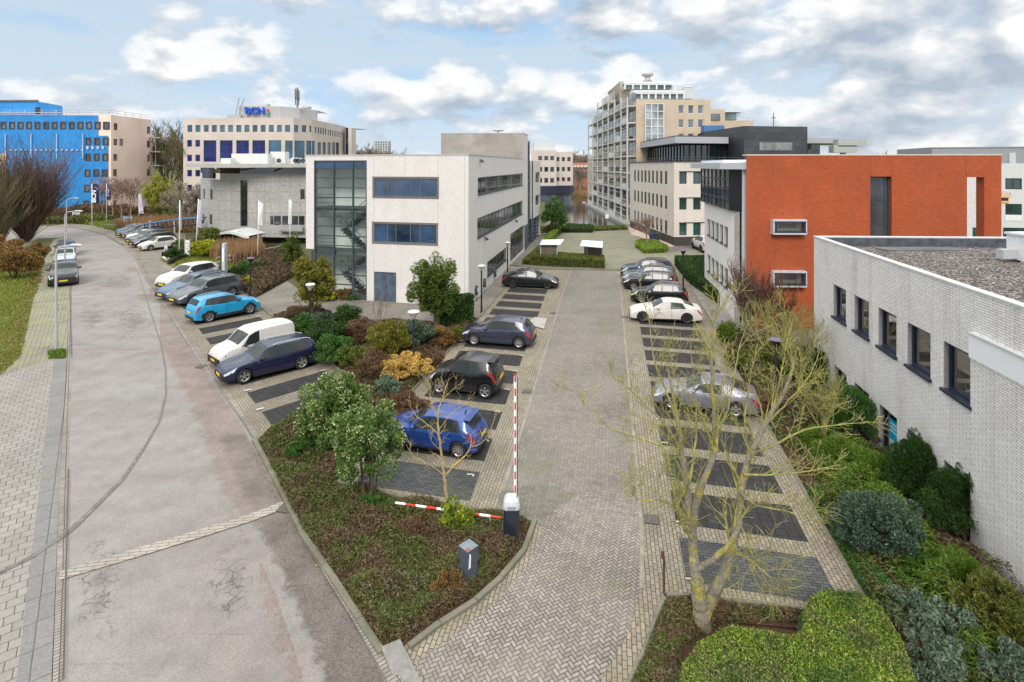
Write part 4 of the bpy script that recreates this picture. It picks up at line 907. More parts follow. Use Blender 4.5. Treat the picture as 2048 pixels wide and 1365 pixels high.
def tarpm():
    m,nt,bs=newmat('blue_sheet'); p=geo(nt); n=noise(nt,p,.35,6,.6)
    c=ramp(nt,n,[(.3,(.012,.19,.52)),(.7,(.03,.27,.66))]); nt.links.new(c,bs.inputs['Base Color']); bs.inputs['Roughness'].default_value=.42
    w=N(nt,'ShaderNodeTexWave',ins={'Scale':.35,'Distortion':9.0,'Detail':4.0,'Detail Scale':1.0}); nt.links.new(p,w.inputs[0]); bump(nt,bs,w.outputs['Fac'],.28,.25); return m
TRP=tarpm(); q=MB()
z270=f1.z(100,271.5); f1.wall(q,0,f1.u(197),z270,zD_-.15,[h for h in H_ if h[2]>z270],0); f1.wall(q,0,f1.u(217),.8,z270,[h for h in H_ if h[2]<z270],0)
v=q.v; q.v=[(a[0]+f1.n.x*.12,a[1]+f1.n.y*.12,a[2]) for a in v]; q.build('blue_sheeting',TRP,bD)
q=MB()
for x in(zz(62),zz(295),zz(528),zz(765)): u=f1.u(x); f1.bar(q,u-.09,u+.09,f1.z(x,318),f1.z(x,268),.3,.42)
for y in(226,): f1.bar(q,0,f1.u(126),f1.z(60,226.5),f1.z(60,225),.5,.6)
for y in(225,): 
    for x in(24,54,88,116): u=f1.u(x); f1.bar(q,u-.07,u+.07,zD_,zD_+.9,.5,.6)
q.build('scaffold_pole',plain('scaffold_pale',(.42,.47,.55),.5),bD)
q=MB()
for k in range(21): 
    x=zz(105+k*46.5); 
    if x>217: break
    u=f1.u(x-1); y=302 if k<15 else 299; f1.bar(q,u,u+.38,f1.z(x,y),f1.z(x,y-(3 if k<15 else 6)),.2,.4); q.build('weight_bag',plain('bag_white',(.5,.55,.62),.7,var=.3,scale=2),bD); q=MB()
q=MB(); a=V(-70,124);b=V(62,122); c=V(62,122); d_=V(125,124); z1=ZA(204.5,124); 
fa=Fac(V(-70,124),V(75,123)); fb_=Fac(V(75,123),V(125,127)); fa.wall(q,0,fa.L,zD_-.3,z1); n=len(q.v); fb_.wall(q,0,fb_.L,zD_-.3,z1); 
q.v=[(p[0],p[1],p[2]-(.7 if (i>=n and p[2]>z1-.1 and abs(p[0]-V(125,127)[0])<.3) else 0)) for i,p in enumerate(q.v)]
q.build('penthouse_sheeting',TRP,bD)
q=MB(); q.face([(*fa.pt(0,z1)[:2],z1+.02),(*fa.pt(fa.L,z1)[:2],z1+.02),(*fb_.pt(fb_.L,z1)[:2],z1-.6),(V(100,140)[0],140,z1)]) ; fa.bar(q,0,fa.L,z1,z1+.35,-.3,.3); q.build('penthouse_roof',ROOFG,bD)
q=MB(); h=fa.R(zz(325),zz(365),215.5,228.5); fa.bar(q,h[0],h[1],h[2],h[3],.0,.12); q.build('penthouse_opening',plain('dark_opening2',(.02,.012,.015),.8),bD)
q=MB()
for i,(f,u0_,u1_) in enumerate(((f1,0,f1.L),(f2,0,f2.L))):
    for z in(.5,1.0): f.bar(q,u0_,u1_,zD_+z-.03,zD_+z+.03,-.5,-.44)
    for k in range(int((u1_-u0_)/2.5)): f.bar(q,u0_+k*2.5,u0_+k*2.5+.05,zD_,zD_+1.0,-.5,-.44)
q.build('roof_guardrail',plain('rail_grey',(.3,.32,.35),.5),bD)
q=MB()
for y in(276,304,331.5): h=ZA(y,131); p=V(302,131); q.box((p[0]+.9,131.3,h),(3.2,2,.25))
for x in(304,311): p=V(x,131); q.tube([(p[0],131,2),(p[0],131,ZA(262,131))],.09,5)
q.build('scaffold_platform',plain('timber_deck',(.42,.36,.28),.8),bD)
q=MB(); q.prism([V(-60,92)[:2],V(12,92)[:2],V(10,99)[:2],V(-60,99)[:2]],0,ZA(307,92)); 
bb=thing('shed_building','small beige building at the left picture edge behind the bare shrub','building',V(-20,92)); q.build('wall',plain('beige_wall',(.5,.42,.34),.8),bb)

# ---- distant cream block on the water
bF=thing('waterside_office','cream three-storey office with a dark curved glazed ground floor by the canal','office building',V(1110,165))
f=Fac(V(1062,160),V(1113,160)); g=Fac(V(1113,163),V(1145.5,163)); CR2=plain('cream_panel',(.54,.48,.44),.8,var=.07,scale=.3)
z5=lambda a: z4(a,840)
hs_=rows(f,bF,[(z5(a),z5(b)) for a,b in((1042,1075),(1095,1128),(1147,1180))],[(312.6,321),(334.5,344),(356.5,366)],DKF,GLD,CR2,0,f.L,3,f.z(1070,301),ft=.12)
hs_=rows(g,bF,[(z5(a),z5(b)) for a,b in((1200,1228),(1249,1276),(1297,1325))],[(314.5,323),(334.5,343),(355,363)],DKF,GLD,CR2,0,g.L,3,g.z(1113,304),ft=.12)
q=MB(); q.prism([V(1062,162)[:2],V(1112.5,162)[:2],V(1112.5,180)[:2],V(1062,180)[:2]],3,f.z(1070,301.4)); q.prism([V(1113.5,165)[:2],V(1145,165)[:2],V(1145,180)[:2],V(1113.5,180)[:2]],3,g.z(1113,304.4)); Fac(V(1145.5,163),V(1146,185)).wall(q,0,22,3,g.z(1113,304)); q.build('body_wall',CR2,bF)
q=MB(); fp=Fac(V(1068,166),V(1110,166)); fp.wall(q,0,fp.L,ZA(301,166),ZA(284,166)); fp.bar(q,0,fp.L,ZA(301,166),ZA(284.2,166),-6,-.1); q.build('penthouse_wall',plain('penthouse_pale',(.5,.54,.56),.4),bF)
q=MB(); c=V(1078,166); 
for rr_,z0,z1,m_ in((10.3,0,ZA(388,156),'lower_glazing'),(10.7,ZA(388,156),ZA(373,156),'curved_fascia')):
    q=MB(); q.lathe((c[0]-0,c[1]+1,0),[(rr_,z0),(rr_,z1),(0,z1)],48); q.build(m_,plain('navy_fascia',(.03,.035,.06),.4) if 'fas' in m_ else glassd('low_glass',(.06,.07,.09),.1),bF,True,40)

# ---- red brick terrace far away
bT=thing('terraced_houses','distant row of red brick houses with white dormers beyond the canal','houses',V(1165,215))
f=Fac(V(1143,214),V(1200,214)); RB=plain('far_red_brick',(.30,.12,.07),.85,var=.2,scale=.6)
hs_=rows(f,bT,[(1149+k*9,1152.6+k*9) for k in range(5)],[(341,346.5),(353,358.5),(367,373)],plain('white_paint_frame',(.6,.58,.55)),GLD,RB,0,f.L,0,ZA(336,214),ft=.16)
q=MB(); a=f.pt(-.4,ZA(336,214),.5); b=f.pt(f.L+.4,ZA(336,214),.5); q.face([a,b,(b[0],b[1]+5,ZA(326,214)),(a[0],a[1]+5,ZA(326,214))]); q.face([(a[0],a[1]+5,ZA(326,214)),(b[0],b[1]+5,ZA(326,214)),(b[0],b[1]+10,ZA(336,214)),(a[0],a[1]+10,ZA(336,214))]); q.build('roof',plain('tile_roof',(.25,.09,.06),.8,var=.2),bT)
q=MB()
for k in range(7): u=f.u(1146+k*7.4); f.bar(q,u,u+1,ZA(335,214),ZA(331,214),-.6,.6)
q.build('dormer',plain('white_paint_frame',(.6,.58,.55)),bT)

# ---- stepped apartment tower
TB=brick('tower_brick',(.56,.46,.34),(.52,.42,.31),(.47,.39,.3),.3,.1,.008,.1,bmp=.1)
TGR=plain('tower_grey',(.40,.37,.335),.8,var=.08,scale=.3); BAL=plain('balcony_frame',(.50,.49,.46),.6,var=.12,scale=.5)
bG=thing('apartment_tower','stepped beige brick apartment tower with a grid of pale steel balconies over the canal','apartment tower',V(1300,96))
zf=lambda v,o: v/4.267+o
T0=V(1187,138.5); T1=V(1272,91); T2=V(1421.5,92); fT=Fac(T0,T1); fF=Fac(T1,T2); zTf=ZA(198.8,91.3)
xs=[(zf(838,1160),zf(887,1160)),(zf(922,1160),zf(971,1160)),(zf(1006,1160),zf(1055,1160))]
bay_=fF.R(zf(549,1160),zf(705,1160),208.5,290)
rows(fF,bG,xs,[(210.8,228),(239.4,256),(267.8,285)],plain('white_paint_frame',(.6,.58,.55)),glassd('flat_glass',(.10,.12,.14)),TB,0,fF.L,0,zTf,ft=.1,extra=())
q=MB(); fF.bar(q,bay_[0],bay_[1],bay_[2],bay_[3],.0,.5); q.build('bay_glazing',glassd('bay_glass',(.28,.33,.36),.15,.6),bG)
q=MB(); w_=bay_[1]-bay_[0]
for k in range(4): u=bay_[0]+w_*k/3; fF.bar(q,u-.09,u+.09,bay_[2],bay_[3]+.1,.5,.6)
for k in range(7): z=bay_[3]-(bay_[3]-bay_[2])*k/5.4; fF.bar(q,bay_[0]-.05,bay_[1]+.05,z-.07,z+.07,.5,.58)
q.build('bay_frame',plain('white_paint_frame',(.6,.58,.55)),bG)
q=MB(); L2=fF.L
tops=[(0,zf(415,140)),(1,zf(395,140)),(2,zf(285,140)),(3,zf(262,140)),(4,zf(330,140)),(5,zf(300,140)),(6,zf(262,140))]
cx_=[1187.5,1197,1207.5,1218.5,1230.5,1244,1258,1271.5]
ctop=[238,233,209,201,212,209,207]
back=lambda p,k=14:(p[0]+k*.4,p[1]+k)
bz=[]
for i in range(7):
    f=Fac(fT.pt(fT.u(cx_[i]),0)[:2],fT.pt(fT.u(cx_[i+1]),0)[:2]); z1=ZA(ctop[i],fT.Y(cx_[i])); bz.append((f,z1))
    f.wall(q,0,f.L,0,z1)
q.build('side_wall',TGR,bG)
# upper set-back storeys
q=MB()
def blk(q,x0,x1,Y,y0,y1,dep,Yb=None):
    a=V(x0,Y);b=V(x1,Y); q.prism([a[:2],b[:2],(b[0]+dep*.2,b[1]+dep),(a[0]+dep*.2,a[1]+dep)],ZA(y1,Y),ZA(y0,Y))
fs1=Fac(V(1216,124),V(1240,108)); fs1.wall(q,0,fs1.L,10,26.7); fs1=Fac(V(1240,108),V(1262,97)); fs1.wall(q,0,fs1.L,10,23.5)
q.prism([V(1216,124)[:2],V(1240,108)[:2],V(1345,108)[:2],V(1345,126)[:2]],15,ZA(163.5,108)); q.prism([V(1240,108)[:2],V(1262,97)[:2],V(1372,97)[:2],V(1372,110)[:2]],15,ZA(180.5,97))
q.prism([(T1[0]+.3,T1[1]+.5),(T2[0]-.02,T2[1]+.5),(T2[0]+3,T2[1]+16),(T1[0]+3,T1[1]+16)],0,zTf-.3)
q.build('upper_wall',plain('tower_beige',(.44,.37,.29),.8,var=.1,scale=.3),bG)
wf=plain('white_steel',(.62,.66,.67),.45)
for x0,x1,y0,y1,Yq,n in((1269,1368,181,198,94,7),(1250,1345,163.5,179,104,6)):
    f=Fac(V(x0,Yq),V(x1,Yq)); q=MB(); z0,z1=f.z(x0,y1),f.z(x0,y0); f.bar(q,0,f.L,z0,z1-.4,-2.5,-.3); q.build('penthouse_glazing',glassd('ph_glass',(.10,.13,.15),.1),bG)
    q=MB(); f.bar(q,-.2,f.L+.2,z1-.45,z1,-3,.1)
    for k in range(n+1): u=f.L*k/n; f.bar(q,u-.14,u+.14,z0,z1-.45,-.3,.05)
    f.bar(q,0,f.L,z0+.8,z0+.95,-.2,.1); q.build('penthouse_frame',wf,bG)
q=MB(); p=V(1295,112); q.lathe((p[0],p[1],ZA(163,112)),[(1.0,0),(.6,.4),(.5,.8),(1.2,1.2),(1.2,1.5),(0,1.7)],14); q.build('chimney_cowl',plain('zinc',(.4,.41,.42)),bG,True,30)
q=MB()
for x0,x1,y in((1367,1416,187.5),(1367,1416,193)): q.tube([V(x0,92.5,ZA(y,92.5)),V(x1,92.5,ZA(y,92.5))],.05,5)
for x in(1367,1383,1399,1415): q.tube([V(x,92.5,zTf),V(x,92.5,ZA(187.5,92.5))],.05,5)
for x0,x1,y in((1368,1386,168),(1368,1386,174)): q.tube([V(x0,96,ZA(y,96)),V(x1,96,ZA(y,96))],.09,5)
q.build('roof_railing',wf,bG)
q=MB(); blk(q,1345,1368,97,171,181,6); blk(q,1368,1386,96,173,198,5); q.build('stair_penthouse',plain('ph_pale',(.46,.5,.51),.6),bG)
# lower wing to the right
q=MB(); blk(q,1421.5,1450,96,219,330,14); q.build('wing_wall',TB,bG); q=MB(); blk(q,1450,1507,97,241.5,330,14); q.build('lower_wing_wall',TB,bG)
q=MB(); f=Fac(V(1422,95.9),V(1440,95.9)); f.bar(q,0,f.L,f.z(1422,240.5),f.z(1422,228),0,.1); f=Fac(V(1450,97),V(1473,97)); f.bar(q,0,f.L,f.z(1450,241),f.z(1450,225),-4,0); q.build('wing_glazing',glassd('ph_glass',(.10,.13,.15)),bG)
q=MB(); f.bar(q,-.2,f.L+1,f.z(1450,225),f.z(1450,222.5),-4,.4)
for x in(1476,1489,1502): q.tube([V(x,97.5,f.z(1450,241.5)),V(x,97.5,f.z(1450,227))],.06,5)
for y in(227,232): q.tube([V(1473,97.5,ZA(y,97.5)),V(1503,97.5,ZA(y,97.5))],.05,5)
q.build('wing_railing',wf,bG)
# balconies: uprights, floors, railings and glazed doors behind
n_fl=9; FH=2.78
for i,(f,z1) in enumerate(bz):
    nf=int(z1/FH)+1; q=MB(); g=MB(); r_=MB()
    for k in (0,1): f.bar(q,(f.L-.22)*k,(f.L-.22)*k+.22,0,z1+.4,1.25,1.5); 
    for lv in range(nf):
        z=.6+lv*FH
        if z>z1: break
        f.bar(q,0,f.L,z-.14,z+.06,.02,1.45)
        f.bar(r_,.1,f.L-.1,z+.98,z+1.04,1.38,1.44); f.bar(r_,.1,f.L-.1,z+.5,z+.54,1.38,1.42); f.bar(r_,.1,f.L-.1,z+.15,z+.19,1.38,1.42)
        if (lv+i)%3!=1: f.bar(r_,.15,f.L-.15,z+2.0,z+2.06,1.38,1.42)
        f.bar(g,.3,f.L*.62,z+.1,z+2.3,.01,.05); f.bar(g,f.L*.7,f.L-.25,z+.9,z+2.3,.01,.05)
        if (lv*5+i*3)%4==0: f.bar(r_,.15,f.L-.15,z+.1,z+.95,1.36,1.37)
    bb_=q.build('balcony_frame',BAL,bG); g.build('balcony_glazing',glassd('balcony_glass',(.07,.08,.08)),bb_); r_.build('railing',wf,bb_)
q=MB(); fT.bar(q,-1,fT.L,0,.5,0,2.0); q.build('waterline_plinth',plain('plinth',(.25,.25,.24),.8),bG)
bX=thing('side_building','narrow grey block attached left of the apartment tower above the water','building',V(1180,150))
q=MB(); blk(q,1176,1188,146,313,392,10); q.build('wall',TGR,bX); q=MB(); f=Fac(V(1177,146),V(1188,146))
for y in(306,313): f.bar(q,0,f.L,ZA(y,146)-.05,ZA(y,146)+.05,-.1,0)
for k in range(4): f.bar(q,f.L*k/3-.04,f.L*k/3+.04,ZA(313,146),ZA(305,146),-.1,0)
q.build('roof_railing',wf,bX)

# ---- cream office with dark penthouse
bH=thing('penthouse_office','cream three-storey office with a dark slate penthouse under a grey flat canopy','office building',(26,75,0))
K0=V(1260,90.5); K1=V(1348,69.7); K2=V(1520,71.5); fk=Fac(K0,K1); fm_=Fac(K1,K2); zK=ZA(324.5,69.7)
CRB=brick('cream_brick',(.66,.60,.54),(.61,.55,.49),(.55,.5,.45),.21,.065,.008,.08,weather=((.8,.75,.7),.3),bmp=.15)
zk=lambda v,o: v/3.175+o
wx=[(853,862),(874,884),(897,907),(918,930),(942,953),(966,978),(992,1003),(1018,1031),(1048,1062)]
hk=[]
for (t0,tb0,t1,tb1) in ((340.4,363,342.6,368.4),(380.4,402.5,391.4,417.5),(420.4,442,440.5,467)):
    for a,b in wx:
        x=zk(a,1000); t=(x-1268.7)/(1330.2-1268.7); hk.append(fk.R(x,zk(b,1000),t0+(t1-t0)*t,tb0+(tb1-tb0)*t))
q=MB(); fk.wall(q,0,fk.L,1.1,zK,hk,.3); rows_=[(344.5,368.3),(396.5,420),(446.5,471.5)]
hm_=[fm_.R(a,b,c,d_) for a,b in((1358.6,1373.6),(1386.4,1401.8),(1414,1429),(1442,1457)) for c,d_ in rows_]
fm_.wall(q,0,fm_.L,1.1,zK,hm_,.3); q.build('wall',CRB,bH)
for h in hk: fk.window(bH,h,DKF,GLD,rec=.0,ft=.06)
for h in hm_: fm_.window(bH,h,DKF,GLG,rec=.18,ft=.09)
q=MB(); fk.bar(q,0,fk.L,0,1.1,-.4,-.04); fm_.bar(q,0,fm_.L,0,1.1,-.4,-.04); q.build('plinth',plain('dark_plinth',(.05,.045,.045),.8),bH)
q=MB()
for yy in(342.8,395.3,445.3): h=fm_.R(1358,1460,yy,yy+1.8); fm_.bar(q,h[0],h[1],h[2],h[3],0,.06)
q.build('lintel',DKF,bH)
q=MB(); q.prism([(K0[0]+.3,K0[1]-.2),(K1[0]+.1,K1[1]+.3),(K2[0],K2[1]+.3),(K2[0]+2,K2[1]+24),(K0[0]+2,K0[1]+14)],zK-.4,zK-.05); fk.bar(q,-.1,fk.L,zK,zK+.12,-.4,.1); fm_.bar(q,.1,fm_.L,zK,zK+.12,-.4,.1); q.build('roof',plain('roof_edge_dark',(.05,.05,.055),.6),bH)
q=MB()
for f in(fk,fm_):
    for z in(.3,.6): f.bar(q,0,f.L,zK+z,zK+z+.04,-.5,-.46)
    for k in range(int(f.L/1.8)): f.bar(q,k*1.8,k*1.8+.04,zK,zK+.62,-.5,-.46)
q.build('roof_railing',plain('rail_dark',(.1,.1,.11),.5),bH)
SLT=brick('slate_panel',(.055,.06,.068),(.075,.08,.09),(.03,.032,.036),1.5,.9,.02,.1,bmp=.1,rough=.45)
g0=V(1285,94); g1=V(1367,74); g2_=V(1450,75); ga=Fac(g0,g1); gb_=Fac(g1,g2_); zg=ZA(291,74)
q=MB(); 
for f in(ga,gb_): f.wall(q,0,f.L,zK,zg)
pg_=q.build('penthouse_pane',glassd('penthouse_glass',(.015,.03,.035),var=.8),bH); q=MB()
for k in range(17): u=ga.L*k/16; ga.bar(q,u-.07,u+.07,zK,zg,0,.12)
for k in range(8): u=gb_.L*k/7; gb_.bar(q,u-.07,u+.07,zK,zg,0,.1)
q.build('penthouse_mullions',DKF,bH)
for k,(a,b) in enumerate(((.2,.9),(2.6,3.4))):
    pass
q=MB(); zc1,zc0=ZA(273.5,71),ZA(286.5,71); q.prism([V(1263,98)[:2],V(1350.5,71)[:2],V(1457,72.5)[:2],V(1457,84)[:2],V(1300,104)[:2]],zc0,zc1,True,True); q.build('canopy',plain('canopy_grey',(.40,.41,.44),.4,metal=.2,var=.05),bH)
q=MB(); q.prism([V(1264,98)[:2],V(1351,71.1)[:2],V(1456,72.6)[:2],V(1456,84)[:2],V(1300,104)[:2]],zc1,zc1+.15); q.prism([V(1300,92)[:2],V(1370,76)[:2],V(1455,76.5)[:2],V(1455,84)[:2]],zg,zc0); q.build('canopy_top',plain('roof_edge_dark',(.05,.05,.055)),bH)
q=MB(); s0=V(1404,84); s1=V(1488,70.8); s2=V(1615,72.3); fa_=Fac(s0,s1); fb3=Fac(s1,s2); zs=ZA(252.5,71); fa_.wall(q,0,fa_.L,zK,zs); fb3.wall(q,0,fb3.L,zK,zs); q.face([(*s0[:2],zs),(*s1[:2],zs),(*s2[:2],zs),(s2[0]+1,s2[1]+14,zs),(s0[0]+2,s0[1]+8,zs)]); Fac(s2[:2],(s2[0]+1,s2[1]+14)).wall(q,0,14,zK,zs); q.build('slate_wall',SLT,bH)
q=MB(); h=fb3.R(1519,1584,285,301); fb3.bar(q,h[0],h[1],h[2],h[3],0,.05); q.build('light_panel',plain('light_panel',(.22,.23,.24),.4,var=.4,scale=1),bH)
q=MB(); q.prism([V(1615.5,74)[:2],V(1680,74)[:2],V(1672,82)[:2],V(1615.5,82)[:2]],ZA(287,74),ZA(276,74),True,True); q.build('side_canopy',plain('canopy_grey',(.40,.41,.44)),bH)
q=MB(); f=Fac(V(1616,76),V(1640,76)); f.bar(q,0,f.L,zK,ZA(287,76),-4,0); q.build('side_glazing',GLG,bH)
q=MB(); a=V(1425,88); b=V(1445,86); q.box((a[0],88,ZA(262,88)),(3.2,1.5,1.6)); q.build('blue_roof_unit',plain('unit_blue',(.06,.16,.35),.5),bH)
q=MB(); q.tube([V(1547,75,zs),V(1547,75,ZA(226,75))],.05,5); q.box(V(1547,75,ZA(236,75)),(.5,.1,.1)); q.build('antenna',DKF,bH)
bDu=thing('duct_outlet','pale grey twin ventilation cowl standing on the roof behind the red brick wall','ventilation outlet',V(1686,70,zK-2))
q=MB(); p=V(1686,70); 
for z,w_,dx in((ZA(287,70),3.6,.6),(ZA(299,70),2.9,-.3)):
    q.prism([(p[0]+dx-w_/2,69),(p[0]+dx+w_/2,69),(p[0]+dx+w_/2-.5,71),(p[0]+dx-w_/2+.5,71)],z-.45,z+.45,True,True)
q.tube([(p[0],70,zK-2),(p[0],70,ZA(290,70))],.35,8); q.build('cowl',plain('cowl_grey',(.36,.38,.36),.5),bDu)

# ---- grey-white building at the far right
bJ=thing('grey_office','pale grey office with metal upper storey behind the red brick wall','office building',V(2000,76))
f=Fac(V(1866,78),V(2140,74)); zz_=f.z(2010,327)
hj=[f.R(a,b,c,d_) for a,b in((1955,1990),(2010.5,2044),(2072,2105)) for c,d_ in((357,379),(408,430))]
hg=[f.R(a,b,455.5,480) for a,b in((1945,1962),(1964,2002),(2006,2060))]
q=MB(); f.wall(q,0,f.L,0,zz_,hj+hg,.2); Fac((f.P[0]+2,f.P[1]+14),f.P[:2] if False else (f.P[0],f.P[1])).wall(q,0,14,0,zz_); q.build('wall',plain('pale_grey_wall',(.56,.56,.56),.8,var=.06),bJ)
for h in hj: f.window(bJ,h,DKF,GLG,rec=.1,ft=.16,nx=2)
for h in hg: f.window(bJ,h,DKF,GLG,rec=.1,ft=.1)
q=MB(); 
for a,b in((1955,1990),(2010.5,2044)): h=f.R(a,b,430.5,441.5); q=MB(); f.bar(q,h[0],h[1],h[2],h[3],0,.05); q.build('spandrel_panel',plain('spandrel',(.66,.69,.69),.5),bJ)
q=MB(); zt_=f.z(1866,296.5); f.bar(q,0,f.L,zz_,zt_,-12,-.3); f.bar(q,0,f.L,zt_,zt_+.12,-12,-.2); q.build('metal_storey',plain('ribbed_grey',(.30,.305,.33),.45,metal=.2,var=.05),bJ)
q=MB(); h=f.R(2020.5,2034,306,332); f.bar(q,h[0],h[1],zz_,h[3],-.3,-.2); q.build('roof_door',plain('door_pale',(.5,.51,.53),.4),bJ)
sg=thing('letting_sign','orange and black signboard hung on the grey office wall','sign',f.pt(f.u(1985),f.z(1985,405),.2))
q=MB(); h=f.R(1953,2017,382.5,405); f.bar(q,h[0],h[1],h[2],h[3],.06,.14); q.build('board',plain('sign_orange',(.72,.42,.12),.5),sg); q=MB(); h2=f.R(1990,2015,395.5,401.5); f.bar(q,h2[0],h2[1],h2[2],h2[3],.14,.17); q.build('black_strip',plain('strip_black',(.02,.02,.02)),sg)
text('000',1.0,f.pt(f.u(2009.5),f.z(2009.5,389.5),.16),(f.d.x,f.d.y,0),plain('white_paint_frame',(.6,.58,.55)),'sign_lettering',sg,.01)
# ---- distant high-rise
bK=thing('distant_high_rise','distant pale high-rise flat block above bare trees on the horizon','tower block',V(762,700))
f=Fac(V(747,700),V(777,700)); hh=[f.R(751+a*5,753.5+a*5,284+b*4.5,286.5+b*4.5) for a in range(5) for b in range(5)]
q=MB(); f.wall(q,0,f.L,0,f.z(750,282),hh,1); f.bar(q,0,f.L,0,f.z(750,282.2),-14,-.4); q.build('wall',plain('far_pale',(.42,.45,.47),.9),bK); 
for h in hh: f.window(bK,h,DKF,GLD,ft=.3,rec=.2)
# ================================================================ VEHICLES
def pchip(xs,ys):
    xs=np.array(xs,float); ys=np.array(ys,float); h=np.diff(xs); d=np.diff(ys)/h; m=np.zeros(len(xs)); m[0]=d[0]; m[-1]=d[-1]
    for i in range(1,len(xs)-1):
        m[i]=0 if d[i-1]*d[i]<=0 else 3*(h[i-1]+h[i])/((2*h[i]+h[i-1])/d[i-1]+(h[i]+2*h[i-1])/d[i])
    def f(x):
        i=min(max(int(np.searchsorted(xs,x)-1),0),len(h)-1); t=(x-xs[i])/h[i]; t=min(max(t,0),1)
        return float((2*t**3-3*t**2+1)*ys[i]+(t**3-2*t**2+t)*h[i]*m[i]+(-2*t**3+3*t**2)*ys[i+1]+(t**3-t**2)*h[i]*m[i+1])
    return f
# body types: L W H wheelbase front-overhang wheel-radius; top profile (s,z); window stations
CT={
 'hatch':dict(L=4.07,W=1.75,H=1.46,wb=2.55,fo=.82,R=.32,top=[(0,.58),(.12,.72),(.5,.86),(.98,.97),(1.12,1.02),(1.85,1.42),(2.3,1.46),(3.0,1.44),(3.52,1.36),(3.78,1.12),(3.92,.98),(4.03,.85),(4.07,.6)],belt=[(0,.56),(.6,.82),(1.1,.90),(2.5,.94),(3.7,.98),(4.07,.6)],ws=(1.16,1.80),rw=(3.56,3.86),sw=[(1.42,2.28),(2.34,3.1),(3.14,3.45)],doors=[(1.3,2.31),(2.31,3.2)]),
 'tiny':dict(L=2.99,W=1.68,H=1.50,wb=2.0,fo=.53,R=.30,top=[(0,.6),(.1,.78),(.35,.92),(.62,1.02),(1.25,1.44),(1.7,1.5),(2.3,1.46),(2.62,1.40),(2.82,1.08),(2.93,.9),(2.99,.6)],belt=[(0,.58),(.4,.88),(.8,.94),(2.0,.98),(2.75,1.02),(2.99,.6)],ws=(.66,1.2),rw=(2.64,2.83),sw=[(.9,1.85),(1.92,2.35)],doors=[(.8,1.9)]),
 'wagon':dict(L=4.63,W=1.79,H=1.48,wb=2.69,fo=.88,R=.33,top=[(0,.56),(.12,.7),(.55,.84),(1.15,.96),(1.32,1.01),(2.05,1.42),(2.5,1.47),(3.5,1.46),(4.15,1.40),(4.4,1.12),(4.52,.98),(4.6,.82),(4.63,.58)],belt=[(0,.54),(.6,.80),(1.3,.90),(3.0,.95),(4.3,1.0),(4.63,.58)],ws=(1.36,2.0),rw=(4.18,4.44),sw=[(1.62,2.5),(2.56,3.32),(3.36,4.02)],doors=[(1.5,2.53),(2.53,3.4)],rails=1),
 'suv':dict(L=4.4,W=1.84,H=1.60,wb=2.66,fo=.87,R=.36,top=[(0,.66),(.1,.86),(.5,1.0),(1.15,1.1),(1.28,1.14),(1.95,1.54),(2.5,1.6),(3.3,1.58),(3.95,1.48),(4.18,1.2),(4.3,1.05),(4.37,.9),(4.4,.66)],belt=[(0,.64),(.5,.94),(1.2,1.04),(3.0,1.08),(4.1,1.14),(4.4,.66)],ws=(1.32,1.9),rw=(3.98,4.22),sw=[(1.55,2.38),(2.44,3.2),(3.25,3.8)],doors=[(1.4,2.41),(2.41,3.3)],rails=1,clad=1),
 'coupe':dict(L=4.64,W=1.83,H=1.39,wb=2.81,fo=.80,R=.34,top=[(0,.52),(.12,.68),(.6,.82),(1.25,.94),(1.45,.98),(2.2,1.33),(2.65,1.39),(3.2,1.36),(3.8,1.2),(4.25,1.04),(4.5,1.0),(4.6,.8),(4.64,.55)],belt=[(0,.5),(.6,.78),(1.4,.88),(3.0,.92),(4.2,.96),(4.64,.55)],ws=(1.5,2.14),rw=(3.5,4.12),sw=[(1.78,2.62),(2.68,3.55)],doors=[(1.6,2.65),(2.65,3.4)]),
 'sedan':dict(L=4.69,W=1.85,H=1.44,wb=2.875,fo=.84,R=.335,top=[(0,.54),(.12,.7),(.6,.84),(1.15,.96),(1.3,1.0),(2.1,1.38),(2.6,1.44),(3.2,1.40),(3.8,1.24),(4.2,1.10),(4.55,1.06),(4.66,.85),(4.69,.58)],belt=[(0,.52),(.6,.8),(1.3,.9),(3.0,.94),(4.2,1.0),(4.69,.58)],ws=(1.34,2.04),rw=(3.45,4.08),sw=[(1.66,2.56),(2.62,3.42)],doors=[(1.5,2.59),(2.59,3.4)]),
 'van':dict(L=4.28,W=1.83,H=1.81,wb=2.70,fo=.87,R=.32,top=[(0,.66),(.1,.9),(.5,1.04),(.85,1.12),(.95,1.16),(1.62,1.66),(2.0,1.79),(2.8,1.81),(3.8,1.80),(4.1,1.76),(4.2,1.5),(4.26,1.0),(4.28,.6)],belt=[(0,.64),(.5,.96),(1.0,1.04),(2.0,1.06),(4.1,1.08),(4.28,.6)],ws=(.98,1.56),rw=None,sw=[(1.25,2.05)],doors=[(1.15,2.15)],clad=1,van=1),
}
GLASSC=None
def carglass():
    m,nt,bs=newmat('car_glass'); bs.inputs['Base Color'].default_value=(.022,.028,.03,1); bs.inputs['Roughness'].default_value=.09; bs.inputs['Specular IOR Level'].default_value=.38; bs.inputs['IOR'].default_value=1.5; MATS['car_glass']=m; return m
CG=carglass()
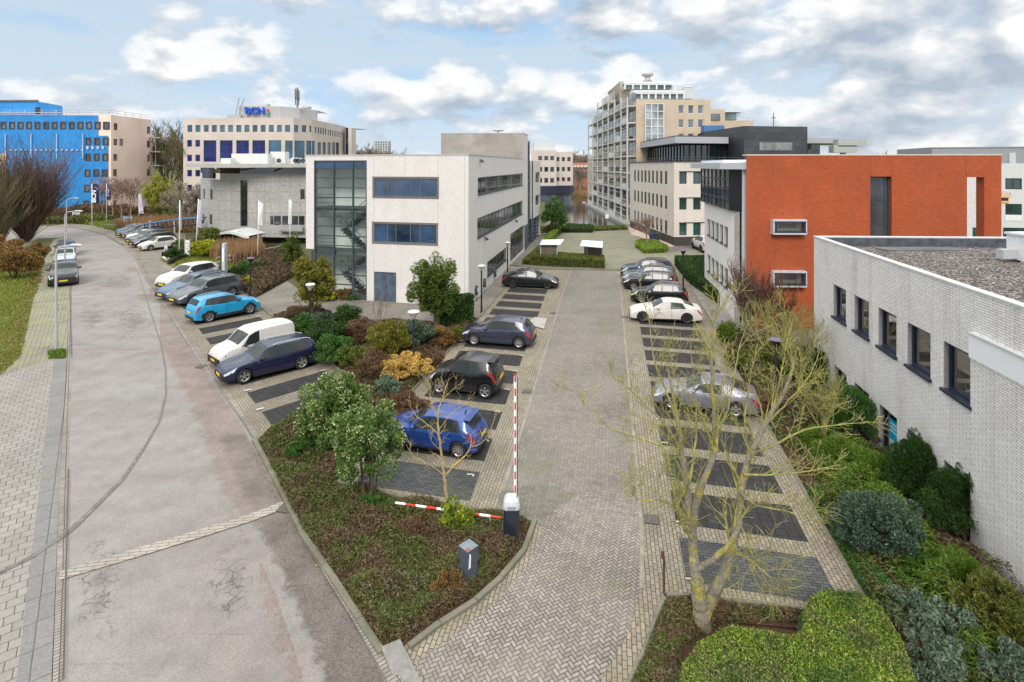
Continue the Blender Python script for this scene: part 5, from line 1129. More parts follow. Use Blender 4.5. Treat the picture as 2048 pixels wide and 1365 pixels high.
def carpaint(name,c,metal=.35,rough=.28):
    k='paint_'+name
    if k in MATS: return MATS[k]
    m,nt,bs=newmat(k); p=geo(nt)
    f=ramp(nt,noise(nt,p,7,6,.7),[(.35,.9),(.65,1.05)]); o=mixc(nt,1.0,c,f,'MULTIPLY'); nt.links.new(o,bs.inputs['Base Color'])
    bs.inputs['Metallic'].default_value=metal; r=ramp(nt,noise(nt,p,4,4),[(.3,rough*.8),(.7,rough*1.5)]); nt.links.new(r,bs.inputs['Roughness']); bs.inputs['Coat Weight'].default_value=.8; bs.inputs['Coat Roughness'].default_value=.06
    MATS[k]=m; return m
TYRE=plain('tyre',(.018,.018,.019),.85,var=.2,scale=20); RIM=plain('alloy',(.42,.42,.43),.3,metal=.7,var=.05); RIMD=plain('alloy_dark',(.05,.05,.055),.35,metal=.5)
TRIM=plain('black_trim',(.02,.021,.023),.55,var=.15); LAMP=plain('headlamp',(.55,.58,.60),.12,var=.25,scale=30,spec=1.0); TAIL=plain('tail_lamp',(.35,.012,.012),.2,spec=.8,coat=.5)
PLATE=plain('plate_yellow',(.72,.45,.03),.5,var=.05); CHR=plain('bright_trim',(.5,.5,.52),.25,metal=.8)
def car(ty,loc,rz,sc,paint,label,group,opts='',name='parked_car',cat='car',zs=1.0):
    T=dict(CT[ty]); L,W,Hh=T['L'],T['W'],T['H']; R=T['R']; top=pchip(*zip(*T['top'])); belt=pchip(*zip(*T['belt']))
    o=thing(name,label,cat,loc,group,rz,local=True); o.scale=(sc,sc,sc*zs)
    xf,xr=T['fo'],T['fo']+T['wb']; hw=W/2
    plan=pchip([0,.1,.35,.8,1.4,L*.6,L-.7,L-.25,L-.06,L],[.74*hw,.84*hw,.93*hw,.985*hw,hw,hw,.985*hw,.93*hw,.86*hw,.78*hw])
    s0,s1=T['ws'][0]-.12,T['ws'][1]+.15
    vanr=.90 if T.get('van') else .76
    edge=pchip([0,.4,s0,s1,L*.6,L-.6,L],[.80,.80,.84,vanr,vanr,vanr*.97,.80])
    def arch(s):
        z=.20+.05*max(0,1-s/.5)+.08*max(0,1-(L-s)/.5)
        for c in(xf,xr):
            d=abs(s-c); r=R+.055
            if d<r: z=max(z,R+sqrt(r*r-d*d)*1.0)
        return z
    def ring(s):
        w=plan(s); zl=arch(s); zt=top(s); zb=min(belt(s),zt-.05); zb=max(zb,zl+.04); P=[]
        for k in range(5):
            t=k/4; z=zl+(zb-zl)*t; zz=(z-.2)/(max(zb,.5)-.2); sh=.965+.045*sin(pi*min(1,max(0,zz))*.85)-.05*max(0,zz-.75)*4*.5
            P.append((w*sh,z))
        we=w*edge(s); ze=zt-min(.05,(zt-zb)*.3)
        wb_=P[4][0]
        for k in(1,2,3):
            t=k/3; P.append((wb_+(we-wb_)*(t**.85 if zt-zb<.2 else t),zb+(ze-zb)*t))
        for k in(1,2,3):
            t=k/3; P.append((we*(1-t),ze+(zt-ze)*sin(t*pi/2)))
        return P     # 0..4 side, 5..7 greenhouse, 8..10 roof
    def S(s,q,off=0):
        s=min(max(s,0),L); Rg=ring(s); i=min(int(q),9); t=q-i; y=Rg[i][0]+(Rg[i+1][0]-Rg[i][0])*t; z=Rg[i][1]+(Rg[i+1][1]-Rg[i][1])*t
        if off:
            e=.03; 
            def raw(a,b):
                a=min(max(a,0),L); b=min(max(b,0),9.999); r=ring(a); j=int(b); tt=b-j
                return Vector((-a,r[j][0]+(r[j+1][0]-r[j][0])*tt,r[j][1]+(r[j+1][1]-r[j][1])*tt))
            n=(raw(s+e,q)-raw(s-e,q)).cross(raw(s,min(q+.25,9.99))-raw(s,max(q-.25,0)))
            if n.length>1e-9:
                n.normalize()
                if n.z+ (n.y*.8)<0: n=-n
                return Vector((-s,y,z))+n*off
        return Vector((-s,y,z))
    cx=L/2+0.0
    def tr(v,m=1): return (v[0]+ (xf+xr)/2, v[1]*m, v[2])
    st=sorted(set([round(L*i/46,3) for i in range(47)]+[c+d for c in(xf,xr) for d in(-R-.056,-R-.03,-R*.8,R*.8,R+.03,R+.056)]+[a for a,_ in T['top']]+[.03,L-.03]))
    mb=MB(); P=[]
    for s in st:
        rg=ring(s); row=[tr((-s,y,z)) for y,z in rg]+[tr((-s,-y,z)) for y,z in rg[::-1][1:]]; P.append(row)
    mb.grid(P)
    mb.face(P[0]); mb.face(P[-1][::-1])
    pm=carpaint(*paint)
    mb.build('body',pm,o,True,32)
    def patch(name,mat,sa,sb,qa,qb,off=.006,n=8,m=4,both=True,parent=o,taper=None,sides=(1,-1)):
        mb=MB()
        for sd in (sides if both else (1,)):
            P=[]
            for i in range(n+1):
                r=[]
                for j in range(m+1):
                    s=sa+(sb-sa)*i/n; q=qa+(qb-qa)*j/m
                    if taper: s=s+taper(i/n,j/m)
                    r.append(tr(S(s,q,off),sd))
                P.append(r)
            mb.grid(P,flip=(sd<0))
            if both: mb.build(name,mat,parent,True); mb=MB()
        if not both: return mb.build(name,mat,parent,True)
    def across(name,mat,sa,sb,w,off=.006,n=8):
        mb=MB(); P=[]
        for i in range(n+1):
            s=sa+(sb-sa)*i/n; r=[]
            for j in range(13):
                t=-1+2*j/12; q=10-abs(t)*3*w
                v=S(s,min(q,9.99),off); r.append(tr(v,1 if t>0 else -1))
            P.append(r)
        mb.grid(P); return mb.build(name,mat,o,True)
    across('windscreen',CG,T['ws'][0],T['ws'][1],.90)
    if T['rw']: across('rear_window',CG,T['rw'][0],T['rw'][1],.84)
    if 'roofglass' in opts: across('glass_roof',CG,T['ws'][1]+.12,T['rw'][0]-.15,.85)
    for sd in(1,-1):
        mb=MB(); a0,b0=T['sw'][0][0],T['sw'][-1][1]; P=[]
        for k in range(15):
            r=[]
            for j in range(5):
                v=j/4; aa=a0+.32*v-.12*(1-v)-.03; bb=b0-(.22*v if not T.get('van') else 0)+.03; s=aa+(bb-aa)*k/14; r.append(tr(S(s,4.04+2.78*v,.0035),sd))
            P.append(r)
        mb.grid(P,flip=(sd<0)); mb.build('window_surround',TRIM,o,True)
    for i,(a,b) in enumerate(T['sw']):
        first=(i==0); last=(i==len(T['sw'])-1) and not T.get('van')
        mb=None
        for sd in(1,-1):
            mb=MB(); P=[]
            for k in range(9):
                r=[]
                for j in range(5):
                    v=j/4; aa=a+(.32*v if first else 0)-(0.12*(1-v) if first else 0); bb=b-(.22*v if last else 0)
                    s=aa+(bb-aa)*k/8; r.append(tr(S(s,4.12+2.62*v,.007),sd))
                P.append(r)
            mb.grid(P,flip=(sd<0)); mb.build('side_window',CG,o,True)
    if 'chrome' in opts:
        for sd in(1,-1):
            mb=MB(); a=T['sw'][0][0]; b=T['sw'][-1][1]; mb.tube([tr(S(a+(b-a)*k/10,4.05,.012),sd) for k in range(11)],.012,4)
            mb.tube([tr(S(a+.25+(b-a-.3)*k/10,6.85,.012),sd) for k in range(11)]+[tr(S(b+.03,5.5,.012),sd),tr(S(b,4.05,.012),sd)],.014,4); mb.build('window_trim',CHR,o)
    # doors as slightly proud skins with a dark seam
    for a,b in T['doors']:
        for sd in(1,-1):
            mb=MB()
            for (p,q_,u,v) in ((a-.012,a+.0,1.0,4.0),(b-.0,b+.012,1.0,4.0)):
                P=[[tr(S(s,qq,.004),sd) for qq in np.linspace(u,v,5)] for s in(p,q_)]; mb.grid(P,flip=(sd<0))
            dd=mb.build('door_seam',TRIM,o,True)
            mb=MB(); h=tr(S(b-.17,3.45,.03),sd); mb.box(h,(.16,.03,.03)); mb.build('door_handle',CHR if 'chrome' in opts else pm,o)
    # sills and cladding
    qa=.9 if T.get('clad') and 'clad' in opts else .45
    patch('sill_trim',TRIM,xf+R+.07,xr-R-.07,.0,qa,.008)
    if 'clad' in opts:
        for c in(xf,xr):
            for sd in(1,-1):
                mb=MB(); P=[]
                for k in range(13):
                    a=pi*(k/12)*1.0; ca,sa_=cos(a),sin(a); row=[]
                    for r in(R+.05,R+.13): s=c+r*ca; row.append(tr((-s,(plan(min(max(s,.0),L)))*1.0+.006,R+r*sa_*(1.0) if sa_>0 else R),sd))
                    P.append(row)
                mb.grid(P,flip=(sd>0)); mb.build('arch_trim',TRIM,o)
    # lights
    patch('headlight',LAMP,.05,.62 if ty!='tiny' else .4,3.05,3.95,.012,6,3,taper=lambda i,j:(.0 if i>.5 else .0)+(-.18*(1-j) if i>.6 else 0))
    if T.get('van'): patch('taillight',TAIL,L-.1,L-.01,2.6,4.6,.012,4,4)
    else: patch('taillight',TAIL,L-.42,L-.03,3.0,3.95,.012,6,3,taper=lambda i,j:(.14*(1-j) if i<.4 else 0))
    fx_=tr((0,0,0))[0]; rx=tr((-L,0,0))[0]
    mb=MB(); mb.box((fx_-.0,0,.36),(.05,W*.66,.2)); mb.box((fx_-.01,0,.52),(.05,W*.5,.07)); mb.build('grille',TRIM,o)
    mb=MB(); mb.box((rx+.0,0,.36),(.06,W*.62,.16)); mb.build('rear_bumper_insert',TRIM,o)
    for X,z in((fx_+.03,.44),(rx-.03,.70 if ty not in('coupe','sedan') else .62)): mb=MB(); mb.box((X,0,z),(.02,.5,.11)); mb.build('number_plate',PLATE,o)
    if 'vanbump' in opts: patch('bumper',TRIM,.0,.40,.0,2.3,.014,6,4); mb=MB(); mb.box((fx_+.0,0,.42),(.06,W*.8,.36)); mb.build('front_bumper',TRIM,o)
    # underbody
    mb=MB(); mb.box((tr((-L/2,0,0))[0],0,.36),(L-.35,W-.5,.36)); mb.box((tr((-(xf+xr)/2,0,0))[0],0,.33),(T['wb']-2*R-.14,W-.1,.26)); 
    for c in(xf,xr): mb.box((tr((-c,0,0))[0],0,.42),(2*R+.12,W-.46,.5))
    mb.build('underbody',TRIM,o)
    # mirrors
    for sd in(1,-1):
        mb=MB(); p=S(T['ws'][0]+.32,4.0); q=tr((p[0],p[1]+.12,p[2]+.07),sd)
        mb.tube([(q[0]-.02,q[1]-.10*sd,q[2]),(q[0],q[1]-.06*sd,q[2]),(q[0],q[1]+.04*sd,q[2]),(q[0]-.01,q[1]+.08*sd,q[2])],[.05,.085,.085,.04],8); mb.build('wing_mirror',TRIM if 'darkmirror' in opts else pm,o,True)
    if T.get('rails') and 'norails' not in opts:
        for sd in(1,-1):
            mb=MB(); a,b=T['ws'][1]+.25,T['sw'][-1][1]+.1; pts_=[]
            for k in range(9): v=S(a+(b-a)*k/8,7.3); pts_.append(tr((v[0],v[1],v[2]+(.055 if 0<k<8 else .0)),sd))
            mb.tube(pts_,.02,5); mb.build('roof_rail',TRIM if 'darkrail' in opts else CHR,o)
    if 'aerial' in opts: v=S(L-.75,9.9); mb=MB(); mb.tube([tr((v[0],0,v[2]-.02)),tr((v[0]-.04,0,v[2]+.07)),tr((v[0]-.12,0,v[2]+.14))],[.04,.022,.006],5); mb.build('aerial_fin',TRIM,o)
    if 'spoiler' in opts: v=S(T['rw'][0]-.03,9.9); mb=MB(); mb.box((tr((v[0]-.08,0,0))[0],0,v[2]+.0),(.24,W*.66,.035)); mb.build('spoiler',pm,o)
    # wheels
    rim=RIMD if 'darkrim' in opts else RIM
    for c in(xf,xr):
        for sd in(1,-1):
            X=tr((-c,0,0))[0]; y=sd*(hw-.105); wh=MB(); n=26
            prof=[(R*.62,-.1),(R*.93,-.105),(R,-.07),(R,.07),(R*.93,.105),(R*.66,.1),(R*.62,.06)]
            P=[]
            for k in range(n+1):
                a=2*pi*k/n; P.append([(X+r*cos(a),y+h*sd,R+r*sin(a)) for r,h in prof])
            wh.grid(P,flip=(sd>0)); w=wh.build('wheel',TYRE,o,True)
            rb=MB(); rr_=R*.64
            def disc(rb,r,h):
                rb.face([(X+r*cos(2*pi*k/20),y+h*sd,R+r*sin(2*pi*k/20)) for k in range(20)][::(-1 if sd>0 else 1)])
            disc(rb,rr_,.02); rb.build('brake_disc',TRIM,w)
            rb=MB(); ns=5 if 'five' in opts else (10 if 'ten' in opts else 5)
            for k in range(ns):
                a=2*pi*k/ns+.3
                for tw in((-.14,.14) if ns==5 else (0,)):
                    a2=a+tw; ca,sa_=cos(a2),sin(a2); px,pz=-sa_*.018*R/.32,ca*.018*R/.32; ca1,sa1=cos(a),sin(a)
                    A=[(X+ca1*.03-px,R+sa1*.03-pz),(X+ca*rr_*1.02-px*1.3,R+sa_*rr_*1.02-pz*1.3),(X+ca*rr_*1.02+px*1.3,R+sa_*rr_*1.02+pz*1.3),(X+ca1*.03+px,R+sa1*.03+pz)]
                    f_=[(u,y+.085*sd,v) for u,v in A]; b_=[(u,y+.05*sd,v) for u,v in A]
                    rb.face(f_ if sd<0 else f_[::-1])
                    for i in range(4): j=(i+1)%4; rb.face([f_[i],b_[i],b_[j],f_[j]])
            P=[]
            for k in range(21):
                a=2*pi*k/20; P.append([(X+r*cos(a),y+h*sd,R+r*sin(a)) for r,h in((rr_*.93,.086),(rr_*1.03,.1))])
            rb.grid(P,flip=(sd>0)); rb.face([(X+.055*cos(2*pi*k/10),y+.09*sd,R+.055*sin(2*pi*k/10)) for k in range(10)][::(-1 if sd>0 else 1)])
            rb.build('rim',rim,w)
    return o
def park(ty,front,rear,near,paint,label,group,opts='',clamp=(.86,1.12),W=None,**k):
    """front/rear: photo pixels where the near-side wheels meet the ground; near=+1 if the near side is the car's left"""
    T=CT[ty]; a=Vector(G(*front)[:2]); b=Vector(G(*rear)[:2]); d=(a-b); s=min(max(d.length/T['wb'],clamp[0]),clamp[1]); u=d.normalized(); left=Vector((-u.y,u.x))
    c=(a+b)/2-left*near*(T['W']/2-.02)*s
    return car(ty,(c.x,c.y,.055),atan2(u.y,u.x),s,paint,label,group,opts,**k)
def r5(x,y): return (300+x/3.175,480+y/3.175)
NAVYP=('navy',(.008,.011,.05)); BLK=('black',(.008,.009,.012)); WHT=('white',(.78,.79,.80),0.0,.3); GRY=('grey',(.10,.115,.13),.5); SKB=('sky_blue',(.012,.33,.62),.2); BLUP=('blue',(.010,.055,.26),.35); PUR=('slate_purple',(.05,.055,.095),.5)
SLV=('silver',(.42,.45,.47),.6); STB=('steel_blue',(.055,.12,.19),.5); CHA=('charcoal',(.035,.04,.05),.4); DGB=('dark_blue',(.02,.035,.075),.4)
GL='cars in the left-hand row of the car park'; GR='cars in the right-hand row of the car park'; GS='cars parked in the roadside bays'; GF='cars in the far roadside bays'; GK='cars parked half on the left pavement'
park('sedan',(1094.5,580.2),(1025.5,577.5),-1,BLK,'black saloon with glass roof parked nearest the far hedge, beside the white building',GL,'roofglass darkrim')
park('hatch',(948,693),(1037.6,700),1,PUR,'slate-purple hatchback parked alone beside the concrete ramp plate',GL,'ten aerial')
park('tiny',(878.6,790.5),(969.5,800.5),1,BLK,'tiny black two-door city car with silver wheels',GL,'spoiler')
park('hatch',(798,902),(915,921),1,BLUP,'bright blue hatchback behind the thin bare tree, nearest car of its row',GL,'ten spoiler aerial',clamp=(.9,1.2))
park('suv',(1264,560),(1330,562),1,DGB,'dark estate car farthest back in the right-hand row',GR,'darkrail')
park('suv',(1266,574),(1334,577),1,GRY,'dark grey estate, second from the back in the right-hand row',GR,'darkrail')
park('suv',(1267,582),(1333,586),1,BLK,'black crossover with chrome window line, third from the back in the right-hand row',GR,'chrome',zs=.94)
park('suv',(1284,608),(1354,612),1,BLK,'black crossover with chrome window line, beside the white coupe',GR,'chrome',zs=.94)
park('coupe',(1285.5,646.5),(1374,650),1,WHT,'white coupe with dark wheels in the right-hand row',GR,'darkrim')
park('coupe',(1345,822),(1468,838),1,('dusk',(.27,.27,.33),.6),'grey-violet saloon seen through the branches of the big bare tree',GR,'chrome',clamp=(.9,1.25))
park('suv',(1384,497),(1403,506),1,WHT,'white hatchback half hidden behind the white wing of the red building','','darkrim clad',name='parked_car')
# roadside bays
park('wagon',(489,770),(604,741),1,NAVYP,'navy blue estate car with roof rails, nearest car in the roadside bays',GS,'five darkmirror')
park('van',(474,738),(572,712),1,WHT,'white panel van beside the navy estate car',GS,'vanbump darkmirror',name='panel_van',cat='van')
park('suv',(500,629.6),(419,647),-1,SKB,'sky blue crossover with black wheel arches and white roof rails',GS,'clad darkmirror five')
park('wagon',(383,613),(468,594),1,GRY,'grey estate car beside the sky blue crossover',GS,'')
park('wagon',(360,602),(440,585),1,STB,'steel blue estate between the white and the grey car',GS,'darkrail')
park('suv',(358,581),(430,565),1,WHT,'white compact crossover farthest up the near roadside bays',GS,'norails')
park('hatch',(301.5,502.5),(348,497),1,WHT,'white hatchback nearest in the far group of roadside cars',GF,'ten')
for i,(f,r,ty,p,l) in enumerate([((286,496),(338,490),'wagon',CHA,'charcoal car beside the white hatchback in the far roadside bays'),((280,489.5),(328,484),'wagon',GRY,'grey estate, third from the near end of the far roadside bays'),
    ((274,484),(312,480),'suv',WHT,'white crossover between dark cars in the far roadside bays'),((268,480),(318,475),'wagon',CHA,'dark estate behind the white crossover in the far roadside bays'),
    ((259,476),(304,471),'wagon',DGB,'dark blue estate, second from the far end of the roadside bays'),((255,471),(292,467),'hatch',STB,'dark hatchback at the far end of the roadside bays')]):
    park(ty,f,r,1,p,l,GF,'',clamp=(.85,1.1))
# cars half on the pavement, facing the camera
def face(ty,xc,y,dirvp,sc,paint,label,opts=''):
    T=CT[ty]; p=Vector(G(xc,y)[:2]); d=Vector((-(dirvp-CX)/F,-1)).normalized(); c=p-d*(T['fo']+T['wb']/2)*sc
    return car(ty,(c.x,c.y,.05),atan2(d.y,d.x),sc,paint,label,GK,opts)
face('suv',126.5,575,160,1.12,BLK,'black large off-roader with yellow plate parked at the pavement edge','norails darkrim')
face('suv',129,534,160,1.0,SLV,'silver car parked between two dark cars on the left pavement','norails')
face('hatch',131,515,160,1.08,DGB,'dark blue car parked farthest along the left pavement','')
# ================================================================ PLANTS
RG=np.random.default_rng(11)
def quads(P,U,Vv):
    """leaf quads from centres P and half-axes U, V"""
    n=len(P); v=np.empty((n,4,3)); v[:,0]=P-U; v[:,1]=P-Vv*.9+U*.05; v[:,2]=P+U; v[:,3]=P+Vv*.9+U*.05
    return v.reshape(-1,3), np.arange(n*4).reshape(n,4)
def unit(a): return a/np.maximum(np.linalg.norm(a,axis=1,keepdims=True),1e-9)
def leafset(P,size,asp=.55,dirs=None,jit=.6,rg=RG):
    n=len(P)
    d=unit(rg.normal(size=(n,3))) if dirs is None else unit(dirs+rg.normal(size=(n,3))*jit)
    o=unit(np.cross(d,rg.normal(size=(n,3)))); s=size*rg.uniform(.6,1.35,(n,1))
    return quads(P,d*s,o*s*asp)
def clumps(c,rx,ry,rz,n,rg,nc=26,cs=.30,low=-.35,fill=.25):
    """points in leaf clumps over an ellipsoid with an uneven outline"""
    d=unit(rg.normal(size=(nc,3))); d[:,2]=np.maximum(d[:,2],low); k=rg.uniform(.62,1.0,(nc,1)); C=d*k
    C=np.vstack([C,unit(rg.normal(size=(max(2,int(nc*fill)),3)))*.35])
    sz=rg.uniform(.6,1.3,len(C))*cs; i=rg.integers(0,len(C),n)
    q=unit(rg.normal(size=(n,3)))*(rg.uniform(.55,1,(n,1))**.5)*sz[i][:,None]
    p=C[i]+q; out=unit(p+1e-6); return p*np.array([rx,ry,rz])+np.array(c), out, q
LM={
 'viburnum':leafm('leaf_viburnum',[(.035,.08,.018),(.08,.16,.03),(.14,.225,.05),(.21,.29,.08)]),
 'flower':leafm('leaf_flower',[(.42,.38,.22),(.33,.28,.15),(.5,.47,.32)],trans=.1),
 'dark':leafm('leaf_dark',[(0.012,0.032,0.008),(0.03,0.075,0.014),(0.075,0.14,0.025)]),
 'green':leafm('leaf_green',[(0.029,0.080,0.017),(0.058,0.145,0.026),(0.102,0.217,0.036)]),
 'bright':leafm('leaf_bright',[(.045,.095,.012),(.11,.19,.022),(.19,.28,.035)]),
 'yew':leafm('leaf_yew',[(.04,.07,.01),(.11,.14,.018),(.22,.21,.025),(.32,.21,.03)]),
 'conifer':leafm('leaf_conifer',[(.03,.065,.012),(.09,.14,.02),(.17,.22,.035)]),
 'orange':leafm('leaf_orange',[(0.131,0.065,0.022),(0.230,0.103,0.034),(0.189,0.160,0.043),(0.345,0.172,0.057)]),
 'brown':leafm('leaf_brown',[(0.087,0.043,0.026),(0.174,0.087,0.051),(0.145,0.116,0.051),(0.246,0.145,0.087)]),
 'redbrown':leafm('leaf_redbrown',[(.09,.045,.028),(.17,.085,.05),(.22,.13,.08),(.13,.10,.04)]),
 'variegated':leafm('leaf_variegated',[(0.072,0.131,0.029),(0.420,0.330,0.040),(0.620,0.480,0.100),(0.700,0.550,0.200)]),
 'peach':leafm('leaf_peach',[(0.072,0.131,0.036),(0.550,0.380,0.070),(0.720,0.450,0.120),(0.750,0.500,0.200)]),
 'lime':leafm('leaf_lime',[(0.145,0.232,0.017),(0.345,0.368,0.023),(0.450,0.400,0.030)]),
 'bluegreen':leafm('leaf_bluegreen',[(.03,.065,.038),(.07,.12,.075),(.15,.2,.14)]),
 'greygreen':leafm('leaf_greygreen',[(.05,.085,.05),(.12,.17,.11),(.22,.28,.2)]),
 'willow':leafm('leaf_willow',[(0.203,0.217,0.029),(0.276,0.287,0.034),(0.391,0.356,0.057)]),
 'hedge':leafm('leaf_hedge',[(0.058,0.087,0.017),(0.116,0.145,0.029),(0.189,0.174,0.029)]),
 'lawnhedge':leafm('leaf_lawnhedge',[(0.043,0.102,0.014),(0.131,0.232,0.022),(0.196,0.287,0.029),(0.322,0.345,0.057)]),
 'cover':leafm('leaf_cover',[(0.032,0.043,0.016),(0.072,0.090,0.026),(0.102,0.075,0.038),(0.123,0.131,0.041),(0.072,0.102,0.032)]),
 'heather':leafm('leaf_heather',[(0.072,0.051,0.029),(0.145,0.087,0.051),(0.116,0.102,0.043)]),
 'reed':leafm('leaf_reed',[(0.230,0.127,0.063),(0.345,0.207,0.103),(0.360,0.240,0.130)]),
 'grass':leafm('leaf_grass',[(0.087,0.145,0.017),(0.174,0.246,0.029),(0.230,0.253,0.046),(0.232,0.174,0.058)]),
 'litter':leafm('leaf_fallen',[(0.174,0.080,0.036),(0.287,0.149,0.069),(0.350,0.220,0.120)],trans=.05),
}
def coverm():
    m,nt,bs=newmat('leaf_cover_mixed'); g=N(nt,'ShaderNodeNewGeometry'); r=g.outputs['Random Per Island']; p=g.outputs['Position']
    a=ramp(nt,r,[(0,(.035,.05,.014)),(.5,(.085,.10,.028)),(1,(.14,.15,.045))]); b=ramp(nt,r,[(0,(.06,.035,.02)),(.5,(.13,.075,.045)),(1,(.17,.13,.07))]); c=ramp(nt,r,[(0,(.05,.065,.03)),(.5,(.12,.13,.075)),(1,(.2,.19,.12))])
    o=mixc(nt,ramp(nt,noise(nt,p,.85,6,.65),[(.47,0.0),(.56,.9)]),a,b); o=mixc(nt,ramp(nt,noise(nt,p,1.7,5,.6),[(.58,0.0),(.66,.7)]),o,c)
    nt.links.new(o,bs.inputs['Base Color']); bs.inputs['Roughness'].default_value=.6; bs.inputs['Specular IOR Level'].default_value=.2; return m
LM['cover']=coverm()
def hedgem():
    m,nt,bs=newmat('leaf_hedge_mixed'); g=N(nt,'ShaderNodeNewGeometry'); r=g.outputs['Random Per Island']; p=g.outputs['Position']
    a=ramp(nt,r,[(0,(.035,.075,.01)),(.4,(.12,.20,.02)),(.8,(.23,.31,.035)),(1,(.38,.40,.09))]); b=ramp(nt,r,[(0,(.04,.05,.02)),(.5,(.13,.15,.05)),(1,(.26,.24,.11))]); c=ramp(nt,r,[(0,(.02,.05,.012)),(.6,(.06,.12,.02)),(1,(.12,.2,.04))])
    o=mixc(nt,ramp(nt,noise(nt,p,1.3,7,.7),[(.46,0.0),(.6,.9)]),a,b); o=mixc(nt,ramp(nt,noise(nt,p,.8,6,.6),[(.5,0.0),(.62,.8)]),o,c)
    nt.links.new(o,bs.inputs['Base Color']); bs.inputs['Roughness'].default_value=.55; bs.inputs['Specular IOR Level'].default_value=.2; return m
LM['fronthedge']=hedgem()
def barkm(name,c,c2,sc=6,lo=.45,hi=.6):
    m,nt,bs=newmat(name); p=geo(nt); a=ramp(nt,noise(nt,p,sc,7,.7),[(lo,0.0),(hi,1.0)]); o=mixc(nt,a,c,c2)
    o=mixc(nt,1.0,o,ramp(nt,noise(nt,p,sc*5,4,.7),[(.3,.65),(.7,1.25)]),'MULTIPLY'); nt.links.new(o,bs.inputs['Base Color']); bs.inputs['Roughness'].default_value=.9; bs.inputs['Specular IOR Level'].default_value=.15
    bump(nt,bs,noise(nt,p,sc*6,4),.6,.02); MATS[name]=m; return m
BK_BROWN=barkm('bark_brown',(.10,.07,.045),(.16,.12,.08)); BK_LICH=barkm('bark_lichen',(.22,.195,.16),(.35,.30,.07),3.5,.49,.60); BK_TWIG=barkm('twig_lichen',(.235,.215,.11),(.34,.32,.085),2.5,.40,.60); BK_TWG2=barkm('twig_yellow',(.38,.30,.17),(.45,.35,.09),3)
BK_PURP=barkm('twig_purple',(.11,.07,.06),(.17,.115,.085)); BK_GREY=barkm('twig_grey',(.22,.18,.14),(.30,.25,.2)); BK_OLIVE=barkm('twig_olive',(.13,.11,.06),(.19,.16,.085)); BK_PINK=barkm('twig_pink',(.26,.17,.14),(.34,.25,.2)); BK_RED=barkm('twig_red',(.13,.055,.04),(.2,.09,.06))
def stems(par,base,h,r,n,rg,mat=BK_BROWN,rad=.02,name='stem'):
    mb=MB()
    for k in range(n):
        a=rg.uniform(0,2*pi); q=(base[0]+.08*cos(a),base[1]+.08*sin(a),0); t=(base[0]+r*cos(a)*rg.uniform(.3,1),base[1]+r*sin(a)*rg.uniform(.3,1),h)
        m=((q[0]+t[0])/2+rg.uniform(-.05,.05),(q[1]+t[1])/2,h*.5); mb.tube([q,m,t],[rad,rad*.8,rad*.4],5)
    return mb.build(name,mat,par)
SEED=[100]
def shrub(x,yb,yt,w,kind,label,name='shrub',leaf=.05,cov=2.2,cat='shrub',group=None,jit=.9,asp=.5,nc=26,cs=.3,hs=1.0,dep=.85,extra=None,z0=0,cap=26000,cone=0):
    SEED[0]+=1; rg=np.random.default_rng(SEED[0])
    Yf=G(x,yb)[1]; W=w*Yf/F; Yc=Yf+W*.4*dep; W=w*Yc/F; hgt=max(.22,ZA(yt,Yc+W*.1))*hs
    cx=(x-CX)*Yc/F; r=W/2
    px=F/Yc*.5; leaf=max(leaf,1.1/px*.9)
    n=int(min(cap,cov*(W*hgt*2.2+W*W*.8)/(leaf*leaf*asp*2)))
    o=thing(name,label,cat,(cx,Yc,0),group)
    P,out,q=clumps((cx,Yc,hgt*.5),r*.86,r*.86*dep,hgt*.46,n,rg,nc,cs)
    P[:,2]=np.abs(P[:,2])
    if cone: t=np.clip(P[:,2]/hgt,0,1)[:,None]; P[:,:2]=np.array([cx,Yc])+(P[:,:2]-np.array([cx,Yc]))*(1.2-cone*t); P[:,2]*=1.08
    v,f=leafset(P,leaf,asp,out+np.array([0,0,.35]),jit,rg); npmesh('foliage',v,f,LM[kind],o)
    if extra:
        k2,frac=extra; m=int(n*frac); d=out[:m]; d=d.copy(); sel=P[:m]+out[:m]*leaf*.6; up=sel[:,2]>hgt*.35; sel=sel[up]
        v,f=leafset(sel,leaf*.8,.8,None,1,rg); npmesh('blossom' if k2=='flower' else 'variegated_leaves',v,f,LM[k2],o)
    stems(o,(cx,Yc),hgt*.6,r*.6,6,rg,rad=max(.012,.012*hgt))
    return o
